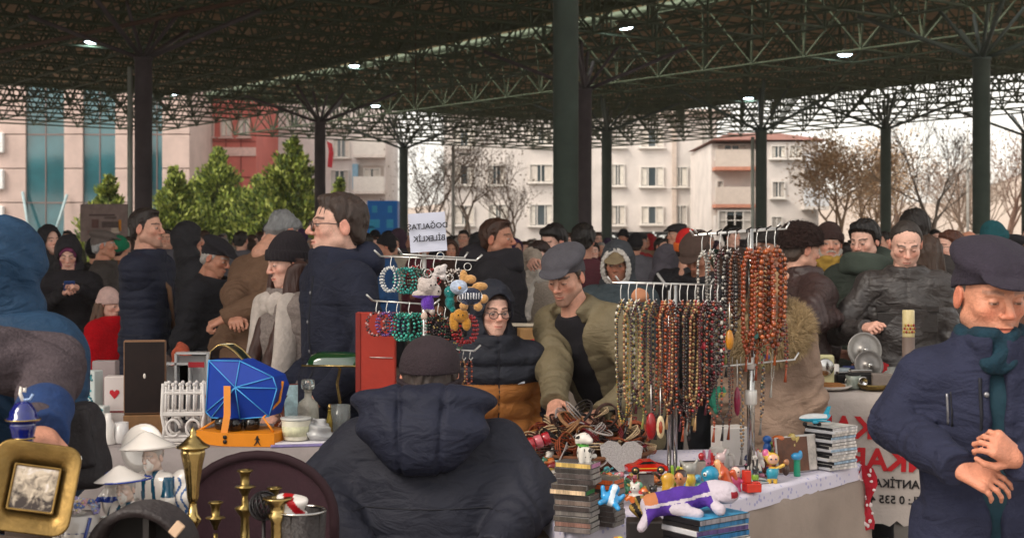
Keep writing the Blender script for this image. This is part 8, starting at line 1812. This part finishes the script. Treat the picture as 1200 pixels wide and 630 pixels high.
# red lidded tin beside a white booklet in front of the keeper's elbow
figure("red_tin", 612, 3.66, [('e', (0, 0, .03), (.05, .04, .035))], ['#b01420'], None, "glossy red rounded trinket tin by the keeper's elbow", "tin", z=TZ - .03, h=.004)
st_ = MB(); st_.box((0, 0, -.35), (.3, .16, .7 - .06), mat('#4a3a30', .7, var=.2), bev=.004); thing_mesh(st_, "crate", "wooden crate beside the keeper supporting the red tin", "crate", Vector((px_x(625, 3.66), 3.68, TZ - .03 - .03 + .0)))
bpy.data.objects["crate"].location.z = .35 + .32 + .085
m = MB(); m.box((0, 0, .004), (.14, .1, .008), mat('#c9c2ba', .6, var=.1), bev=.001); thing_mesh(m, "booklet", "cream booklet between the red tin and the keeper's sleeve", "booklet", Vector((px_x(612, 3.74), 3.745, TZ - .022)), (0, 0, .2))
# mugs, paper bags behind
mug(tb(843, 4.95, TZ), .035, .09, '#c9c2bc', "white mug with a round red emblem among the toys", R(-35), '#a81c22')
m = MB(); m.box((0, 0, .07), (.11, .09, .14), mat('#c3bdb8', .5, var=.08), bev=.004); thing_mesh(m, "white_box", "plain white box behind the white mug", "box", tb(855, 5.15), (0, 0, .3))
m = MB(); m.lathe([(.03, 0), (.035, .004), (.036, .07), (.034, .07), (.03, .01)], mat('#8a8684', .3, .5), 22); thing_mesh(m, "metal_cup", "small grey metal cup near the leaning disc case", "cup", tb(930, 5.12))
figure("red_ball", 822, 4.7, [('e', (0, 0, .1), (.011, .011, .011)), ('c', (0, 0, 0), (0, 0, .09), .006)], ['#a0141c'], None, "shiny red ball topped pin beside the black framed photo", "pin")
# disc cases and toy plane
d = 5.08
case_stack(972, d + .02, TZ + .003, 14, 38, [('#c2bcb8', '#cfcac6'), ('#b8b4b4', '#d2cec8'), ('#8aa0b4', '#c9c4c0'), ('#bdb6b0', '#c9c2ba')], "disc case, {} of the white spined stack under the toy plane", (.142, .125, .0104))
for i in range(3): cased("disc_case", ["front leaning disc case with a brown warrior picture", "second leaning disc case behind the brown picture", "third leaning disc case beside the white spined stack"][i], "disc case", tb(930 + i * 9, 4.98 + i * .03), (.14, .0104, .125), ['#5a3420', '#b8b0a8', '#a8a09a'][i], R(28), '#c2bcb8', rx=R(-8))
root = empty("toy_plane", "white and turquoise toy passenger plane on top of the disc cases", "toy plane", Vector((px_x(954, d), d, TZ + 14 * .0104 * 1.03 + .026)), R(-168)); tq = gloss('#1b9ab8', rough=.2); wt = gloss('#d2d4d4', rough=.2)
L_ = .058
o = solid("fuselage", U(.004, ell((0, 0, .006), (L_, .017, .016)), cap((-.02, 0, .006), (-.058, 0, .012), .012, .006)), .003, [wt, tq], root, paint=lambda p: ((p[:, 2] < .005) | (p[:, 0] < -.045)).astype(int))
for sy_ in (-1, 1): m = MB(); m.prism([(.018, 0), (-.008, 0), (-.032, .055), (-.018, .055)], -.002, .002, tq, lambda v: Vector((v.x, sy_ * (.012 + v.y), v.z))); m.build("wing", root)
m = MB(); m.prism([(-.034, .016), (-.056, .016), (-.064, .046), (-.052, .046)], -.002, .002, tq, lambda v: Vector((v.x, v.z, v.y))); m.build("tail_fin", root)
for sy_ in (-1, 1): m = MB(); m.ball((.008, sy_ * .03, -.006), (.014, .006, .006), tq, 10); m.build("engine", root)
m = MB()
for q in ((.035, 0), (-.012, .016), (-.012, -.016)): m.lathe([(.003, -.003), (.008, -.002), (.008, .002), (.003, .003)], mat('#17171a', .5), 12, (q[0], q[1], -.016), Matrix.Rotation(R(90), 3, 'X'))
m.build("wheels", root)
# ---------------------------------------------------------------- table behind the boy
bp = [(-.02, 6.35), (.42, 6.35), (.42, 6.8), (-.02, 6.8)]; BZ = 1.1
table_under("counter behind the boy holding wooden boxes", bp, BZ - .004); cloth_over("tablecloth", "pale beige cloth hanging down from the counter behind the boy", bp, BZ, .9, cloth_m('#85796f'), .012, 18, 4.)
def bx(px, d, z, w_, dp, h, c, label, nm="box", rz=0.):
    m = MB(); m.box((0, 0, h / 2), (w_, dp, h), mat(c, .6, var=.25, scale=14), bev=.003); return thing_mesh(m, nm, label, "box", Vector((px_x(px, d), d, z + .002)), (0, 0, R(rz)))
bx(624, 6.55, BZ, .13, .12, .1, '#9a7448', "light wooden box on the counter behind the boy", "wooden_box", 6); bx(632, 6.4, BZ, .09, .08, .045, '#1b181a', "black box with a red lid on the counter behind the boy", "black_box", 4); bx(632, 6.4, BZ + .047, .07, .06, .012, '#a81f1a', "flat red box resting on the black box", "red_box", 8); bx(618, 6.7, BZ + .1, .2, .1, .012, '#b9ad9a', "stack of pale papers on the light wooden box", "papers", -8); bx(630, 6.36, BZ, .0001 + .11, .1, .018, '#a59a84', "flat cream tray at the front of the counter behind the boy", "tray", 0)
bpy.data.objects["tray"].location.y = 6.44
# ---------------------------------------------------------------- far right table with the printed banner
AZ = .92; ap = [(1.18, 6.45), (2.75, 6.25), (2.8, 6.85), (1.22, 6.98)]
table_under("long table of the antique dealer under the printed white sheet", ap, AZ - .004)
cloth_over("tablecloth", "grey white sheet printed with mirrored red and black lettering on the far table", ap, AZ, .56, cloth_m('#b3a9a3'), .006, 14, 1., scal=.03)
redl = mat('#b3141f', .7, var=.05); blk = mat('#1a1618', .7, var=.02)
ang = math.atan2(-.2, 1.57); fx = lambda px: px_x(px, 6.4)
def sheet_text(s, px, py, size, m_, bold):
    x = fx(px); t = (x - 1.18) / 1.57; y = 6.45 - .2 * t - .024; text_mesh(s, size, m_, "lettering", bpy.data.objects[[o.name for o in COL.objects if o.get("label", "").startswith("grey white sheet")][0]], (x, y, EYE - (py - HOR) * y / F), (R(90), R(1.5), ang), True, .0015, bold)
sheet_text("ANKARA", 1002, 502, .135, redl, .004); sheet_text("ANKARA", 1040, 540, .135, redl, .004); sheet_text("LU ANTİKALARI KUL", 1030, 566, .052, blk, .001); sheet_text("TEL: 0 535 454 49", 1036, 585, .05, blk, .001)
def far(px, dd=6.6, z=AZ): return Vector((px_x(px, dd), dd, z + .004))
root = empty("plate", "pale plate heaped with flat brown flatbread on the far table's front edge", "plate", far(969, 6.52)); m = MB(); m.lathe([(.04, 0), (.09, .004), (.115, .018), (.112, .02), (.08, .008), (.001, .006)], porcelain, 30); m.build("dish", root); solid("flatbread", DISP(ell((0, 0, .018), (.085, .085, .012)), lambda p: .004 * wob(p, 60)), .005, mat('#8a5a2c', .8, var=.5, scale=30, bump=.4), root)
mug(far(975, 6.75), .034, .095, '#d0cac4', "white mug on the far table behind the camera parts", R(170))
def disc(px, py, dd, r, c, label, tilt, nm="tin_disc"):
    m = MB(); m.lathe([(.001, .012), (r * .3, .012), (r * .34, .004), (r * .9, .002), (r, .006), (r, .0), (.001, 0)], mat(c, .3, .6, var=.2, scale=30), 30); m.ball((0, 0, .016), (.012, .012, .008), chrome, 10); thing_mesh(m, nm, label, "lid", P(px, py, dd), (R(tilt), 0, R(8)))
disc(1013, 410, 6.72, .085, '#8a8682', "round tin lid standing upright on the far table", 82); disc(1018, 428, 6.6, .07, '#777370', "second smaller tin lid standing in front of the larger one", 78)
root = empty("clock", "pale square alarm clock with a round glass face on the far table", "clock", far(964, 6.62), R(4)); m = MB(); m.box((0, 0, .075), (.1, .05, .15), mat('#b9b48a', .5, var=.2), bev=.008); m.build("case", root); m = MB(); m.lathe([(.04, 0), (.042, .004), (.034, .01), (.001, .012)], chrome, 26, (.004, -.026, .095), Matrix.Rotation(R(90), 3, 'X')); m.build("dial", root)
for i, (px, dd, s, lab) in enumerate(((925, 6.55, 1., "black folding camera nearest the pink coat on the far table"), (948, 6.6, .9, "black camera with brown leather case on the far table"), (1008, 6.58, 1., "black camera below the tin lids"), (990, 6.66, .8, "dark camera beside the white mug"))):
    root = empty("camera", lab, "camera", far(px, dd), R(random.uniform(-20, 20))); m = MB(); m.box((0, 0, .036 * s), (.12 * s, .05 * s, .072 * s), mat('#191718', .4, var=.2, bump=.3, bscale=200), bev=.006); m.build("body", root); m = MB(); m.lathe([(.024 * s, 0), (.024 * s, .03 * s), (.018 * s, .034 * s), (.016 * s, .026 * s)], chrome, 22, (0, -.025 * s, .034 * s), Matrix.Rotation(R(90), 3, 'X')); m.build("lens", root); m = MB(); m.box((0, 0, .079 * s), (.1 * s, .045 * s, .014 * s), chrome, bev=.003); m.build("top_plate", root)
solid("leather_case", DISP(ell((0, 0, .05), (.07, .05, .045)), lambda p: .004 * fold(p, 60, 1.)), .006, mat('#7a3a20', .5, var=.3), None, loc=far(940, 6.75, AZ + .02)); tag(bpy.data.objects["leather_case"], "rust brown leather pouch behind the cameras on the far table", "case")
for i, (px, dd, s, c, lab) in enumerate(((922, 6.78, 1., '#aaa6a2', "silver teapot behind the folding camera, near the pink coat"), (935, 6.85, 1.1, '#8f8b88', "dull pewter teapot at the back of the far table"))):
    root = empty("teapot", lab, "teapot", far(px, dd)); mt = mat(c, .22, 1., var=.15); m = MB(); m.lathe([(.03, 0), (.05, .01), (.06, .045), (.048, .08), (.03, .09), (.02, .1), (.006, .105), (.008, .118), (.001, .122)], mt, 24); m.build("pot_body", root); m = MB(); m.tube([(.05, 0, .04), (.08, 0, .06), (.09, 0, .09)], [.014, .009, .007], mt, 8); m.build("spout", root); m = MB(); m.tube([(-.05, 0, .07), (-.085, 0, .08), (-.09, 0, .045), (-.052, 0, .03)], .006, mt, 7); m.build("handle", root)
bottle(far(1000, 6.55), [(.03, 0), (.034, .004), (.03, .04), (.036, .06), (.03, .06), (.026, .01)], mat('#9aa39a', .2, var=.4, scale=40, trans=.2), "mottled green glass bowl on the far table front", "glass_bowl", "bowl")
bottle(far(1024, 6.5), [(.04, 0), (.06, .005), (.075, .025), (.07, .027), (.05, .01)], brass_old, "shallow brass bowl at the far table's front edge", "brass_bowl", "bowl")
bottle(far(989, 6.84), [(.028, 0), (.03, .004), (.03, .07), (.027, .07)], mat('#8e9aa0', .2, var=.2), "grey blue glass beside the white mug", "glass", "glass")
bottle(far(1045, 6.55), [(.035, 0), (.037, .003), (.037, .075), (.03, .08), (.02, .085), (.02, .1)], mat('#a9aaa6', .1, var=.1, trans=.6), "squat clear jar near the cap man's shoulder", "jar", "jar")
bx(1040, 6.5, AZ, .14, .08, .075, '#7b706a', "grey brown carton on the far table beside the cap man", "carton", -10); bx(1015, 6.72, AZ, .2, .1, .05, '#a69c8c', "cream flat box under the tin lids", "cream_box", 4); bx(990, 6.9, AZ, .2, .06, .05, '#6a6460', "long grey tin at the back of the far table", "grey_tin", 3); bx(1003, 6.95, AZ, .12, .05, .07, '#1f2a5a', "dark blue box behind the tin lids", "blue_box", 3)
m = MB(); m.prism([(-.03, 0), (.03, 0), (.045, .09), (.0, .11)], -.01, .01, mat('#b0141e', .6, var=.15), lambda v: Vector((v.x, v.z, v.y))); thing_mesh(m, "red_pennant", "bright red folded cloth standing right of the tin lids", "cloth", far(1030, 6.8))
root = empty("food_tin", "tall yellow and cream food tin with red berries standing by the cap man", "tin", far(1066, 6.4, AZ)); zt_ = zz(395, 6.4) - AZ
m = MB(); m.lathe([(.028, 0), (.028, zt_ - .004)], mat('#6a5a52', .6), 20); m.build("riser", root); m = MB(); m.lathe([(.026, zt_ - .004), (.027, zt_), (.027, zt_ + .112), (.025, zt_ + .118), (.001, zt_ + .116)], mat('#c9b98a', .3, var=.2), 24); m.build("tin_body", root)
m = MB()
for i in range(14): a = R(-150 + 9 * i); m.ball((.0272 * math.cos(a), .0272 * math.sin(a), zt_ + .02 + .03 * (i % 3) / 2), (.006, .006, .007), mat('#8a1f1c' if i % 2 else '#a8862a', .3), 6)
m.build("berry_print", root)
bpy.data.objects["food_tin"].location.y = 6.42
